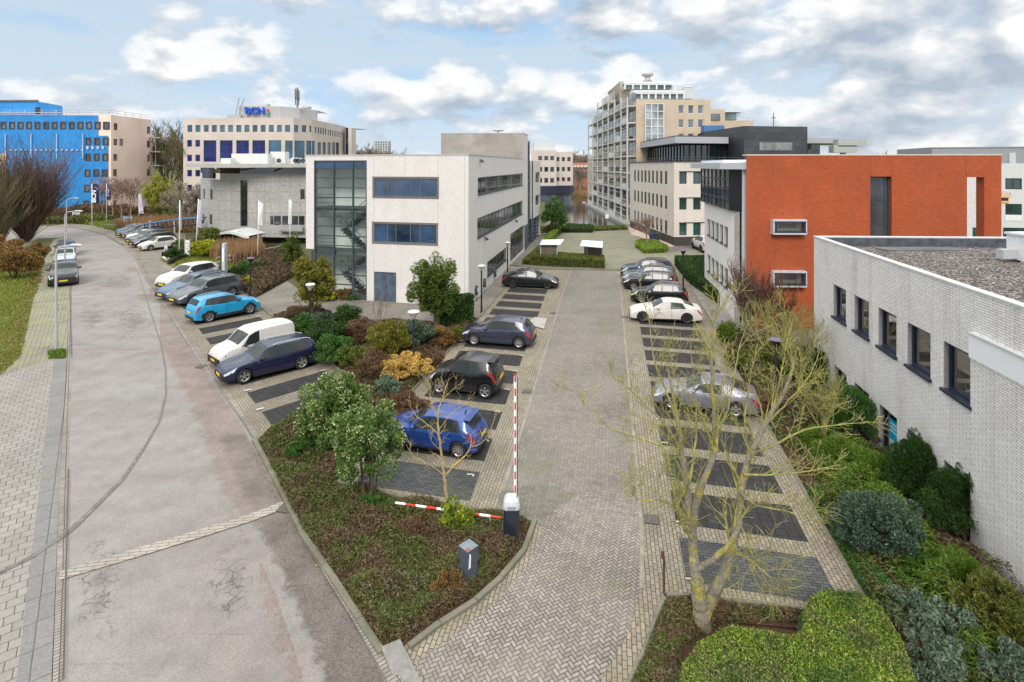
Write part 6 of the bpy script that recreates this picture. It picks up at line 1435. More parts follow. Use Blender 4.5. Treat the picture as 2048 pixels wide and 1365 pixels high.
def small_tree(x,ybase,yc0,yc1,w,kind,label,leaf=.07,trunk=.12,name='tree',cov=1.6,jit=.55,asp=.32,nc=40,cs=.25,droop=-.15,cap=42000,cat='tree',group=None,bark=BK_BROWN,stemsn=1,xb=None,extra=None,fill=.3):
    """trunk at (xb or x, ybase); crown between photo rows yc0 (top) and yc1 (bottom), w px wide"""
    SEED[0]+=1; rg=np.random.default_rng(SEED[0]); xb=xb or x
    b=G(xb,ybase); Y=b[1]; cx=(x-CX)*Y/F; W=w*Y/F; zt=ZA(yc0,Y); zb=max(.15,ZA(yc1,Y+W*.1)); hc=(zt-zb); px=F/Y*.5; leaf=max(leaf,.9/px)
    o=thing(name,label,cat,(b[0],Y,0),group)
    n=int(min(cap,cov*(W*hc*3)/(leaf*leaf*asp*2)))
    P,out,q=clumps((cx,Y,(zt+zb)/2),W*.43,W*.40,hc*.46,n,rg,nc,cs,low=-.8,fill=fill)
    d=out*np.array([1,1,.3])+np.array([0,0,droop]); v,f=leafset(P,leaf,asp,d,jit,rg); npmesh('crown',v,f,LM[kind],o)
    if extra:
        m_=rg.permutation(n)[:int(n*extra[1]*2)]; sel=(P+out*leaf*1.2)[m_]; rr=np.linalg.norm((sel-np.array([cx,Y,(zt+zb)/2]))/np.array([W*.43,W*.4,hc*.46]),axis=1); sel=sel[(rr>.85)&(sel[:,2]>zb+hc*.3)]; v,f=leafset(sel,leaf*.5,.9,None,1,rg); npmesh('blossom',v,f,LM[extra[0]],o)
    mb=MB()
    for k in range(stemsn):
        a=2*pi*k/stemsn+.4; off=(0 if stemsn==1 else .12); p0=(b[0]+off*cos(a),Y+off*sin(a),0); p1=(b[0]+off*2*cos(a)+.05,Y+off*2*sin(a),zb+.1*hc); p2=(cx+W*.12*cos(a),Y+W*.12*sin(a),zb+hc*.6)
        mb.tube([p0,((p0[0]+p1[0])/2,(p0[1]+p1[1])/2,zb*.5),p1,p2],[trunk,trunk*.85,trunk*.75,trunk*.3],8)
    mb.build('trunk',bark,o)
    mb=MB()
    for k in range(14):
        z=zb+hc*rg.uniform(.05,.6); a=rg.uniform(0,2*pi); l=W*.36; mb.tube([(cx,Y,z),(cx+l*.5*cos(a),Y+l*.5*sin(a),z+.1*hc),(cx+l*cos(a),Y+l*sin(a),z+.22*hc)],[trunk*.3,trunk*.2,.01],4,False)
    mb.build('limb',bark,o)
    return o
def inside(poly,P):
    x,y=P[:,0],P[:,1]; c=np.zeros(len(P),bool); n=len(poly)
    for i in range(n):
        x1,y1=poly[i][:2]; x2,y2=poly[(i+1)%n][:2]
        k=((y1>y)!=(y2>y)); 
        with np.errstate(divide='ignore',invalid='ignore'): k&=(x<(x2-x1)*(y-y1)/(y2-y1+1e-12)+x1)
        c^=k
    return c
def edged(poly,P):
    d=np.full(len(P),1e9); n=len(poly)
    for i in range(n):
        a=np.array(poly[i][:2]); b=np.array(poly[(i+1)%n][:2]); ab=b-a; t=np.clip(((P-a)@ab)/(ab@ab+1e-9),0,1); d=np.minimum(d,np.linalg.norm(P-(a+t[:,None]*ab),axis=1))
    return d
def scatter(name,px,kind,n,size,hgt,asp=.3,up=.6,jit=.8,kind_='stuff',z=0,thin=None,seed=1,label=None,edge=.25,lump=.5):
    """short foliage over a ground polygon, height rounded off at the edges; density follows screen size"""
    rg=np.random.default_rng(seed); poly=[G(*p)[:2] for p in px]; A=np.array(poly); lo,hi=A.min(0),A.max(0)
    out=[]; tot=0
    while tot<n:
        Q=rg.uniform(lo,hi,(n*2,2)); Q=Q[inside(poly,Q)]
        w=np.minimum(1,(max(lo[1],9)/np.maximum(Q[:,1],1))**1.2); Q=Q[rg.uniform(size=len(Q))<w]; out.append(Q); tot+=len(Q)
        if len(out)>60: break
    Q=np.vstack(out)[:n]; d=edged(poly,Q); hh=hgt*np.sqrt(np.clip(1-(1-np.clip(d/edge,0,1))**2,0,1))
    lumpf=1+lump*(np.sin(Q[:,0]*2.3+np.sin(Q[:,1]*1.7)*2)*np.cos(Q[:,1]*2.9+Q[:,0])*.5)
    zz=z+hh*lumpf*rg.uniform(.35,1.0,len(Q))**.6; P=np.c_[Q,zz]
    s=size*np.maximum(1,Q[:,1]/16)[:,None]
    dirs=unit(np.c_[rg.normal(size=(len(P),2))*(1-up)*1.6,np.full(len(P),up)]); dirs=unit(dirs+rg.normal(size=(len(P),3))*jit*.4); o=unit(np.cross(dirs,rg.normal(size=(len(P),3)))); s2=s*rg.uniform(.6,1.4,(len(P),1))
    v,f=quads(P,dirs*s2,o*s2*asp); ob=npmesh(name,v,f,LM[kind]); setp(ob,kind=kind_)
    return ob
# ---- bare branches
def grow(mb,p,d,L,r,lv,rg,maxlv,nch=(4,6),spread=.7,up=.25,seg=4,wig=.14,shr=.62,rmin=.004,sides=(7,5,4,3,3,3),tips=None):
    pts=[p]; dd=Vector(d).normalized(); 
    for i in range(seg):
        dd=(dd+Vector((rg.normal()*wig,rg.normal()*wig,rg.normal()*wig+up*.12))).normalized(); pts.append(pts[-1]+dd*(L/seg))
    rad=[max(rmin,r*(1-.55*i/seg)) for i in range(seg+1)]; mb.tube(pts,rad,sides[min(lv,5)],False)
    if lv>=maxlv:
        if tips is not None: tips.append(pts[-1])
        return
    n=int(rg.integers(nch[0],nch[1]+1))
    for k in range(n):
        t=rg.uniform(.3,1.0) if k else 1.0; i=min(int(t*seg),seg-1); q=pts[i].lerp(pts[i+1],t*seg-i)
        ax=dd.orthogonal().normalized(); a=rg.uniform(0,2*pi); b=dd.cross(ax); side=ax*cos(a)+b*sin(a)
        nd=(dd*(1-spread*.45)+side*spread*rg.uniform(.5,1.1)+Vector((0,0,up*.5))).normalized()
        grow(mb,q,nd,L*shr*rg.uniform(.7,1.15),max(rmin,rad[i]*.6),lv+1,rg,maxlv,nch,spread,up,max(2,seg-1),wig,shr,rmin,sides,tips)
def bare_tree(base,h,r,label,mat,maxlv=4,n0=5,spread=.6,up=.3,name='bare_tree',seed=1,trunkh=.3,nch=(4,6),group=None,rmin=.012,bark=None,cat='tree',first=None,shr=.62,lean=.5,twigname='crown'):
    rg=np.random.default_rng(seed); o=thing(name,label,cat,(base[0],base[1],0),group); tb=MB(); b=Vector((base[0],base[1],0)); th=h*trunkh
    if trunkh>0: tb.tube([b,b+Vector((.01*h,0,th*.5)),b+Vector((0,0,th))],[r*1.25,r,r*.85],9); tb.build('trunk',bark or mat,o)
    mb=MB(); L=(h-th)*(first or .5)
    for k in range(n0):
        a=2*pi*k/n0+rg.uniform(-.3,.3); t=rg.uniform(.15,1)*lean; d=Vector((cos(a)*t,sin(a)*t,1)).normalized()
        grow(mb,b+Vector((0,0,th*.97)),d,L*rg.uniform(.8,1.1),r*.6,1,rg,maxlv,nch,spread,up,4,.12,shr,rmin)
    mb.build(twigname,mat,o); return o
def copytree(o,loc,sc,rz,label=None):
    c=o.copy(); COL.objects.link(c); c.location=loc; c.scale=(sc[0],sc[0],sc[1]); c.rotation_euler=(0,0,rz)
    if label: c['label']=label
    for ch in list(o.children):
        d=ch.copy(); COL.objects.link(d); d.parent=c
    return c
# ================= foreground bed
gc=[(516,885),(562,985),(604,1068),(664,1150),(760,1298),(812,1286),(880,1243),(948,1196),(998,1152),(1042,1100),(1060,1052),(1000,1040),(790,1004),(668,972),(700,925),(640,810),(560,852)]
scatter('ground_cover',gc,'cover',70000,.05,.36,.26,.3,jit=1.3,seed=3,lump=1.0)
scatter('ground_cover_twigs',gc,'heather',9000,.06,.34,.10,.75,seed=4)
scatter('fallen_leaves',[(770,1308),(812,1290),(900,1235),(880,1215),(800,1240),(742,1262)],'litter',900,.032,.05,.5,.1,seed=5)
scatter('fallen_leaves',[(505,888),(560,995),(600,1078),(660,1165),(690,1200),(676,1210),(640,1160),(590,1080),(548,1000),(500,905)],'litter',170,.024,.01,.5,.05,seed=6,z=.05)
scatter('fallen_leaves',[(1290,1190),(1330,1190),(1300,1300),(1240,1400),(1190,1400),(1270,1260)],'litter',90,.024,.01,.5,.05,seed=7,z=.05)
scatter('fallen_leaves',[(1600,975),(1690,1130),(1716,1172),(1690,1180),(1640,1080),(1570,980)],'litter',160,.03,.01,.5,.05,seed=8,z=.04)
small_tree(672,905,742,882,168,'viburnum','round evergreen shrub-tree with cream flower heads, left of the pair on the corner bed',leaf=.062,trunk=.045,name='flowering_shrub',cov=1.9,asp=.42,nc=34,cs=.25,droop=.1,cap=30000,cat='shrub',stemsn=4,extra=('flower',.10),jit=.9)
small_tree(735,1012,800,962,172,'viburnum','larger evergreen shrub-tree with cream flower heads, right of the pair and in front',leaf=.058,trunk=.04,name='flowering_shrub',cov=1.9,asp=.42,nc=36,cs=.25,droop=.1,cap=34000,cat='shrub',stemsn=5,extra=('flower',.10),jit=.9)
shrub(742,1045,990,86,'green','small deep green bush under the stems of the flowering shrub',leaf=.035)
shrub(905,1085,1003,90,'bright','yellow-green bush around the foot of the thin bare tree',leaf=.035,extra=('lime',.5))
shrub(828,1098,1035,82,'redbrown','low russet bush behind the grey intercom pillar',leaf=.035,asp=.3,cov=1.6)
shrub(892,1212,1140,72,'orange','rusty orange low bush left of the grey intercom pillar',leaf=.03,asp=.4)
shrub(1030,1062,1035,40,'heather','tuft of pale dry growth beside the barrier cabinet',leaf=.03,asp=.3)
shrub(612,930,868,80,'green','dark green low bush under the left flowering shrub',leaf=.04)
shrub(660,872,828,70,'lime','yellow-leaved bush peeping between the two flowering shrubs',leaf=.04)
# ================= middle bed
gm_=[(545,636),(640,710),(694,754),(650,800),(700,925),(672,962),(803,806),(926,669),(956,640),(905,655),(830,648),(700,648),(640,632),(604,620)]
scatter('middle_ground_cover',gm_,'heather',26000,.05,.35,.3,.5,seed=13)
scatter('middle_ground_cover',[(650,800),(700,925),(672,962),(803,806),(860,745),(780,700),(720,740)],'cover',9000,.05,.3,.3,.5,seed=14)
MBL=[(600,690,632,62,'green','fine-leaved green bush behind the white van'),(650,712,640,80,'dark','dark green bush right behind the rear of the white van'),(668,742,668,92,'green','broad green bush beside the rear of the navy estate'),
 (632,668,628,70,'bluegreen','soft grey-green bush below the left park lamp'),(694,662,612,52,'dark','round dark green bush on the edge of the paved plaza'),(720,700,640,74,'redbrown','reddish-brown bare bush between the dark and the olive bushes'),
 (708,748,690,64,'hedge','olive low bush in the centre of the middle bed'),(752,775,700,66,'brown','brown low bush left of the yellow variegated shrub'),(836,706,646,76,'bluegreen','blue-green feathery bush right of the middle lamp post'),
 (783,728,643,86,'yew','olive-green yew bush left of the middle lamp post'),(884,702,655,54,'orange','rusty brown bush below the ivy-covered wall'),(916,690,655,36,'hedge','small olive bush beside the kerb near the slate-purple hatchback'),
 (774,802,755,52,'greygreen','grey-green small bush at the foot of the yellow variegated shrub'),(806,780,705,108,'peach','bright yellow and peach variegated bush around the middle lamp post'),(866,745,700,46,'brown','dry brown bush right of the variegated shrub'),(820,835,785,70,'redbrown','low reddish dry bush at the kerb behind the blue hatchback'),(742,850,800,70,'brown','sprawling brown bush behind the left flowering shrub')]
for x,yb,yt,w,k,l in MBL: shrub(x,yb+2,yt-5,w*1.2,k,l,leaf=.05,nc=40,cs=.26,asp=.35 if k in('redbrown','brown') else .5,extra=None)
shrub(610,652,610,112,'heather','wide dark red-brown heather mound at the foot of the orange-green yew',leaf=.05,asp=.25)
shrub(684,602,576,46,'orange','small orange-red bush by the glazed stair entrance',leaf=.06,extra=('redbrown',.3)); shrub(706,603,590,34,'green','low green tuft beside the glass door',leaf=.06); shrub(655,606,584,40,'lime','yellow-green bush left of the orange-red bush by the stair tower',leaf=.06)
small_tree(625,652,508,612,96,'yew','orange-green yew tree in front of the glazed stair tower',leaf=.11,trunk=.16,nc=90,cs=.2,xb=622,cov=2.6)
small_tree(868,662,512,634,118,'conifer','bright green conifer with a thick trunk in front of the white brick wall',leaf=.12,trunk=.28,nc=110,cs=.2,xb=873,asp=.22,droop=.12,jit=.45,cov=3.0,fill=.5)
small_tree(583,542,468,530,50,'conifer','small green tree left of the glazed stair tower',leaf=.12,trunk=.12,nc=30)
# ivy covered wall
iv=thing('ivy_wall','dense dark ivy-covered wall panel right of the bright green conifer','ivy',G(930,655)); q=MB(); a=Vector(G(882,662)[:2]); b=Vector(G(944,650)[:2]); d_=(b-a).normalized(); nn=Vector((-d_.y,d_.x)); L_=(b-a).length
q.prism([a,b,b+nn*.5,a+nn*.5],0,1.75); q.build('wall',plain('ivy_core',(.02,.03,.012),.9),iv)
rg=np.random.default_rng(77); n=9000; u=rg.uniform(-.1,L_+.1,n); hz=1.9*np.sqrt(rg.uniform(0,1,n)); side=rg.uniform(-.12,.62,n); top_=rg.uniform(size=n)<.35; hz[top_]=rg.uniform(1.7,1.95,top_.sum()); side[~top_]=rg.uniform(-.12,.02,(~top_).sum())
P=np.c_[a.x+d_.x*u+nn.x*side,a.y+d_.y*u+nn.y*side,hz]; v,f=leafset(P,.06,.7,None,1,rg); npmesh('foliage',v,f,LM['dark'],iv)
# thin bare shrubs on the plaza edge
bare_tree(G(760,652),2.0,.03,'thin bare reddish saplings in front of the double door',BK_PINK,maxlv=3,n0=6,seed=21,trunkh=0,spread=.35,up=.5,nch=(3,4),rmin=.008,name='bare_sapling',cat='shrub')
# ================= road side, farther
scatter('heather_slope',[(470,572),(508,598),(575,560),(604,545),(608,515),(585,500),(535,500),(490,512),(462,545)],'heather',15000,.08,.5,.3,.5,seed=31)
scatter('lawn_grass',[(350,545),(430,545),(505,530),(560,515),(470,500),(420,505),(350,515)],'grass',9000,.05,.10,.2,.8,seed=32)
scatter('verge_grass',[(-60,760),(0,752),(40,716),(48,690),(66,600),(82,555),(70,530),(-60,560)],'grass',12000,.05,.09,.2,.8,seed=33)
scatter('verge_grass_tuft',[(96,704),(132,702),(132,718),(98,720)],'bright',900,.06,.12,.2,.8,seed=34)
scatter('verge_fallen_leaves',[(0,752),(44,712),(60,620),(86,556),(84,520),(60,530),(30,640),(-20,700)],'litter',1500,.05,.04,.5,.2,seed=35)
scatter('far_verge_grass',[(185,452),(250,468),(250,460),(200,440),(150,436),(130,440)],'grass',3000,.08,.2,.2,.8,seed=36)
shrub(478,562,530,48,'dark','dark green cushion bush beside the totem sign',leaf=.08); shrub(492,546,522,44,'green','green cushion bush just behind the first one near the totem',leaf=.08); shrub(517,545,522,36,'dark','small dark green mound right of the black lamp post',leaf=.08); shrub(500,575,552,30,'lime','pale yellow-green bush at the foot of the black lamp post',leaf=.08)
shrub(408,520,476,62,'lime','yellow-green bush beside the white panel sign',leaf=.1); shrub(345,524,494,40,'dark','dark low hedge bush beside the white hatchback',leaf=.1); shrub(372,515,478,50,'hedge','olive bush behind the first tall flagpole',leaf=.1)
shrub(423,505,455,70,'hedge','tall olive bush left of the entrance porch',leaf=.12)
def reeds(px,n,h,label,seed):
    rg=np.random.default_rng(seed); poly=[G(*p)[:2] for p in px]; A=np.array(poly); Q=rg.uniform(A.min(0),A.max(0),(n*4,2)); Q=Q[inside(poly,Q)][:n]; s=h*rg.uniform(.6,1.1,(len(Q),1)); P=np.c_[Q,s[:,0]*.5]
    d=unit(np.c_[rg.normal(size=(len(Q),2))*.16,np.ones(len(Q))]); o=unit(np.cross(d,rg.normal(size=(len(Q),3)))); v,f=quads(P,d*s*.5,o*.05); ob=npmesh('reeds',v,f,LM['reed']); setp(ob,kind='stuff')
reeds([(225,462),(300,452),(420,450),(470,470),(380,466),(300,468)],6000,2.3,'',41); reeds([(420,520),(470,530),(530,520),(520,495),(440,498)],5000,1.7,'',42); reeds([(1148,396),(1188,396),(1188,388),(1150,388)],2500,1.5,'',43)
def band(name,x0,x1,Y,h0,kind,n,leaf,label,depth=6,seed=1,cat='hedge'):
    rg=np.random.default_rng(seed); a=V(x0,Y); b=V(x1,Y); o=thing(name,label,cat,((a[0]+b[0])/2,Y+depth/2,0)); 
    x=rg.uniform(a[0],b[0],n); hh=h0*(.75+.25*np.sin(x*.7+seed)*np.sin(x*.31)); P=np.c_[x,rg.uniform(Y,Y+depth,n),hh*rg.uniform(0,1,n)**.5]; v,f=leafset(P,leaf,.5,None,1,rg); npmesh('foliage',v,f,LM[kind],o); return o
band('shrub_border',128,330,106,2.6,'brown',9000,.22,'brown and olive shrub border at the foot of the blue-sheeted building',seed=51,depth=7)
band('shrub_border',300,405,92,4.2,'hedge',7000,.2,'olive shrub thicket between the reeds and the stone building',seed=52,depth=9)
band('shrub_border',-40,130,98,3.4,'brown',6000,.2,'rust brown shrub border behind the curve of the road',seed=53,depth=6)
band('shrub_border',30,190,95,1.6,'hedge',5000,.2,'low olive shrub border beside the dark company signboard',seed=54,depth=5)
# beech hedge with dead leaves, left
for i,(x,yb,yt,w,k,l) in enumerate([(28,565,492,96,'orange','rust-leaved beech bush nearest on the left verge'),(62,540,478,62,'orange','rust-leaved beech bush behind the nearest one'),(5,520,470,80,'orange','rust-leaved beech bush at the left picture edge'),(74,545,505,28,'dark','small dark green bush beside the parked black off-roader')]): shrub(x,yb,yt,w,k,l,leaf=.09,asp=.55)
# trees behind
def twiggy(base,h,W,label,mat,n,seed,name='bare_tree',rmin=.03,fan=.5,cat='tree'):
    rg=np.random.default_rng(seed); o=thing(name,label,cat,(base[0],base[1],0)); mb=MB(); b=Vector((base[0],base[1],0))
    for k in range(n):
        a=rg.uniform(0,2*pi); t=rg.uniform(0,1)**.6*fan; d=Vector((cos(a)*t,sin(a)*t,1)).normalized()
        grow(mb,b+Vector((cos(a)*.5*t,sin(a)*.5*t,0)),d,h*rg.uniform(.3,.62)*(1-.08*t),rmin*2.8,3,rg,5 if k%3==0 else 4,(5,7),.34,.4,4,.09,.62,rmin)
    mb.build('crown',mat,o); return o
twiggy(G(52,484),13.2,10,'large bare many-stemmed shrub with purple-brown twigs at the left edge',BK_PURP,230,61,rmin=.018,fan=.58)
twiggy(G(-5,492),10.5,9,'bare olive-brown shrub at the far left picture edge',BK_OLIVE,110,62,rmin=.02,fan=.62)
pt_=bare_tree(V(338,138),18.5,.32,'tall bare tree between the blue building and the corporate building',BK_OLIVE,maxlv=5,n0=5,seed=71,trunkh=.22,spread=.5,up=.4,nch=(4,5),rmin=.03)
for i,(x,Y,s,l) in enumerate([(312,150,(1.0,1.02),'bare tree just right of the pink facade'),(360,128,(.9,.96),'bare tree touching the corporate building'),(372,160,(1.1,1.0),'bare tree rising behind the corporate building roof edge'),(268,165,(1,1.0),'bare tree top showing above the pink facade'),(235,170,(1.1,1.0),'bare tree top above the corner of the blue building'),(190,172,(1,1.0),'bare tree top above the blue sheeting'),(325,170,(1.2,1.05),'bare tree farthest behind the gap between two buildings')]):
    copytree(pt_,V(x,Y),s,i*1.3,l)
wd=bare_tree(V(735,230),19,.35,'bare woodland tree left of the distant high-rise',BK_GREY,maxlv=4,n0=7,seed=72,trunkh=.12,spread=.6,up=.3,nch=(5,6),rmin=.07)
for i,(x,Y,s,l) in enumerate([(712,225,(1,.95),'bare tree next to the dark glazed end of the corporate building'),(758,228,(1,.92),'bare tree right in front of the distant high-rise'),(782,232,(1.05,.93),'bare tree right of the distant high-rise'),(800,235,(.9,.8),'lowest bare tree of the group beside the high-rise'),(1155,235,(1,.85),'bare tree above the red brick terrace'),(1178,240,(1,.86),'bare tree between terrace and apartment tower'),(1140,240,(1,.84),'bare tree behind the waterside office'),(1770,150,(.75,.72),'solitary bare tree crown above the red brick wall'),(1160,205,(.5,.55),'small bare tree in front of the red terrace')]): copytree(wd,V(x,Y),s,i*2.1,l)
small_tree(318,452,345,418,62,'willow','yellow-green weeping willow between the pink facade and the stone building',leaf=.35,trunk=.3,nc=50,cs=.26,asp=.15,droop=-.8,cov=1.3)
bare_tree(G(372,462),8.5,.16,'grey-brown bare spreading tree in front of the stone building',BK_GREY,maxlv=5,n0=6,seed=73,trunkh=.2,spread=.75,up=.15,nch=(4,5),rmin=.028,lean=1.1)
bt=bare_tree(V(225,104),8.6,.12,'slender birch with pinkish twigs left of the blue panel sign',BK_PINK,maxlv=4,n0=5,seed=74,trunkh=.25,spread=.45,up=.3,nch=(4,5),rmin=.03)
for i,(x,Y,l) in enumerate([(205,106,'slender birch beside the flag with coloured squares'),(243,103,'slender birch second from the blue panel sign'),(262,101,'slender birch nearest the blue panel sign')]): copytree(bt,V(x,Y),(.95+.05*i,.92+.04*i),i*1.7,l)
small_tree(1110,472,392,462,58,'green','round green tree at the canal end of the white building',leaf=.18,trunk=.15,nc=44,cs=.22,cov=1.6)
shrub(1098,472,450,46,'hedge','olive bush at the foot of the round green tree',leaf=.14); shrub(1122,462,446,24,'lime','yellow-green bush beside the long low hedge',leaf=.14)
bare_tree(G(1293,494),4.2,.10,'bare pollarded tree on the oval traffic island',BK_PINK,maxlv=4,n0=9,seed=75,trunkh=.38,spread=.55,up=.1,nch=(4,5),rmin=.014,lean=1.3)
# ---- hedges (clipped boxes)
def hedge(px,h,kind,label,leaf=.07,n=9000,seed=1,name='clipped_hedge',soft=.06):
    rg=np.random.default_rng(seed); poly=[G(*p)[:2] for p in px]; A=np.array(poly); c=A.mean(0); o=thing(name,label,'hedge',(c[0],c[1],0)); q=MB(); ins=[tuple(c+(p-c)*(1-.08/max(.1,np.linalg.norm(p-c)))) for p in A]; q.prism(ins,0,h-.07); q.build('core',plain('hedge_core',(.025,.03,.012),.95),o)
    Q=rg.uniform(A.min(0),A.max(0),(n*6,2)); Q=Q[inside(poly,Q)][:n//2]; P1=np.c_[Q,h+rg.normal(size=len(Q))*soft*.4]
    per=[];L=[]; m=len(poly)
    for i in range(m): L.append(np.linalg.norm(A[(i+1)%m]-A[i]))
    L=np.array(L); k=rg.choice(m,n-n//2,p=L/L.sum()); t=rg.uniform(size=(len(k),1)); Q=A[k]*(1-t)+A[(k+1)%m]*t; P2=np.c_[Q+rg.normal(size=Q.shape)*soft*.5,rg.uniform(0,h,len(Q))]
    v,f=leafset(np.vstack([P1,P2]),leaf,.55,None,1,rg); npmesh('foliage',v,f,LM[kind],o); return o
hedge([(1062,531),(1208,540),(1208,529),(1080,520),(1064,522)],.95,'hedge','long clipped green-brown hedge in front of the two shelters',.075,12000,81)
hedge([(1045,530),(1062,531),(1086,508),(1078,500)],.55,'hedge','low sloping hedge end left of the long clipped hedge',.075,4000,82)
hedge([(1086,492),(1098,494),(1128,458),(1120,455)],.9,'lawnhedge','clipped hedge running towards the canal beside the white building',.1,5000,83)
hedge([(1100,462),(1120,455),(1186,458),(1184,466),(1125,466)],.7,'dark','dark low hedge at the canal edge',.12,5000,84)
hedge([(1186,458),(1250,455),(1256,460),(1190,463)],.4,'hedge','thin low hedge between the parking area and the canal',.12,2500,85)
hedge([(1376,565),(1440,612),(1478,612),(1462,580),(1412,530),(1350,531)],1.0,'dark','broad dark clipped hedge below the white wing windows',.075,16000,86)
hedge([(1272,496),(1290,508),(1328,506),(1336,500),(1310,488),(1285,486),(1272,490)],.55,'lawnhedge','light green low hedge on the oval traffic island',.09,6000,87)
# ================= right hand bed
scatter('right_ground_cover',[(1432,664),(1510,800),(1602,966),(1718,1170),(1745,1235),(1900,1500),(2400,1500),(2050,1200),(1628,762),(1560,700),(1500,668)],'cover',30000,.06,.5,.3,.35,seed=91,lump=1.0)
scatter('front_ground_cover',[(1332,1200),(1314,1245),(1290,1310),(1262,1372),(1200,1500),(1400,1500),(1360,1300),(1440,1250),(1600,1250),(1600,1226)],'cover',16000,.045,.24,.28,.3,seed=92,lump=.9)
scatter('front_ground_twigs',[(1332,1200),(1314,1245),(1290,1310),(1262,1372),(1400,1420),(1360,1300),(1440,1250)],'heather',5000,.05,.22,.12,.6,seed=93)
RS=[(1628,800,690,84,'dark','dark green conifer bush at the near corner of the white brick building'),(1696,905,775,112,'green','large rounded green conifer bush under the first-floor windows'),(1832,1040,885,104,'dark','dark conifer bush between the poster window and the next one'),(1925,1125,940,140,'dark','biggest dark conifer bush against the brick wall'),
 (1625,915,858,70,'bright','light green spreading juniper beside the parked saloon'),(1672,960,880,100,'bright','bright green spreading juniper in the middle of the right bed'),(1750,1005,905,120,'bright','bright green feathery juniper below the poster window'),(1690,1010,960,80,'hedge','olive low juniper left of the blue-green bush'),
 (1757,1165,985,150,'bluegreen','large blue-green leathery bush in the right bed'),(1560,760,690,70,'hedge','olive bush behind the dark parked saloon'),(1545,850,790,60,'brown','brown bush at the kerb beside the dark saloon'),(1850,1205,1120,90,'green','green fern-like bush below the biggest dark conifer'),
 (1452,700,648,34,'bright','bright green upright bush near the end of the parking row'),(1480,745,700,60,'hedge','olive bush in the far part of the right bed'),(1600,720,700,40,'dark','dark green bush at the courtyard edge'),
 (1985,1330,1150,130,'hedge','olive bush with a few orange autumn leaves against the brick wall'),(1935,1240,1110,110,'bright','yellow-green bush with hanging shoots by the wall')]
for x,yb,yt,w,k,l in RS: shrub(x,yb,yt-8,w*(1.16 if k!='dark' else 1.3),k,l,leaf=.045,asp=.2 if k in('bright','dark','green') else .42,cap=34000,jit=.5 if k in('bright','dark','green') else .9,nc=60 if k=='dark' else 44,cs=.27,cov=3.0,cone=.5 if k=='dark' else (.45 if k=='green' else 0))
scatter('juniper_mass',[(1600,900),(1660,870),(1760,930),(1850,1080),(1990,1230),(2050,1300),(1960,1420),(1860,1260),(1790,1180),(1740,1130),(1640,980)],'bright',15000,.085,.75,.16,.35,seed=121,lump=.8,edge=.6)
scatter('juniper_mass',[(1640,980),(1740,1130),(1790,1180),(1860,1260),(1790,1260),(1720,1180),(1612,985)],'green',7000,.07,.45,.2,.3,seed=122,lump=.8,edge=.4)
for x,yb,yt,w,l in [(1835,1300,1165,110,'grey-green mahonia nearest the clipped lawn-like hedge'),(1905,1345,1210,120,'grey-green mahonia in the lower right corner'),(1870,1420,1260,130,'pale grey-green mahonia at the bottom picture edge'),(2010,1420,1270,110,'grey-green bush at the lower right picture corner')]:
    shrub(x,yb,yt,w,'greygreen',l,leaf=.05,asp=.35,nc=34,cs=.26,cap=20000)
bare_tree(G(1500,690),4.3,.03,'purple-brown bare many-stemmed shrub in front of the red brick corner',BK_PURP,maxlv=4,n0=16,seed=95,trunkh=0,spread=.35,up=.5,nch=(4,5),rmin=.009,name='bare_shrub',cat='shrub',lean=.35)
bare_tree(G(1540,690),4.0,.03,'reddish bare upright shrub against the red brick wall',BK_RED,maxlv=4,n0=12,seed=96,trunkh=0,spread=.3,up=.5,nch=(4,5),rmin=.009,name='bare_shrub',cat='shrub',lean=.3)
o=bare_tree(G(1565,700),3.5,.03,'bare shrub still carrying small golden leaves by the red brick wall',BK_BROWN,maxlv=3,n0=12,seed=97,trunkh=0,spread=.3,up=.5,nch=(4,5),rmin=.008,name='golden_shrub',cat='shrub',lean=.3)
rg=np.random.default_rng(98); b=G(1565,700); P=np.c_[b[0]+rg.normal(size=900)*.5,b[1]+rg.normal(size=900)*.5,rg.uniform(.5,3.3,900)]; v,f=leafset(P,.035,.6,None,1,rg); npmesh('foliage',v,f,leafm('leaf_gold',[(.35,.2,.02),(.5,.33,.03)]),o)
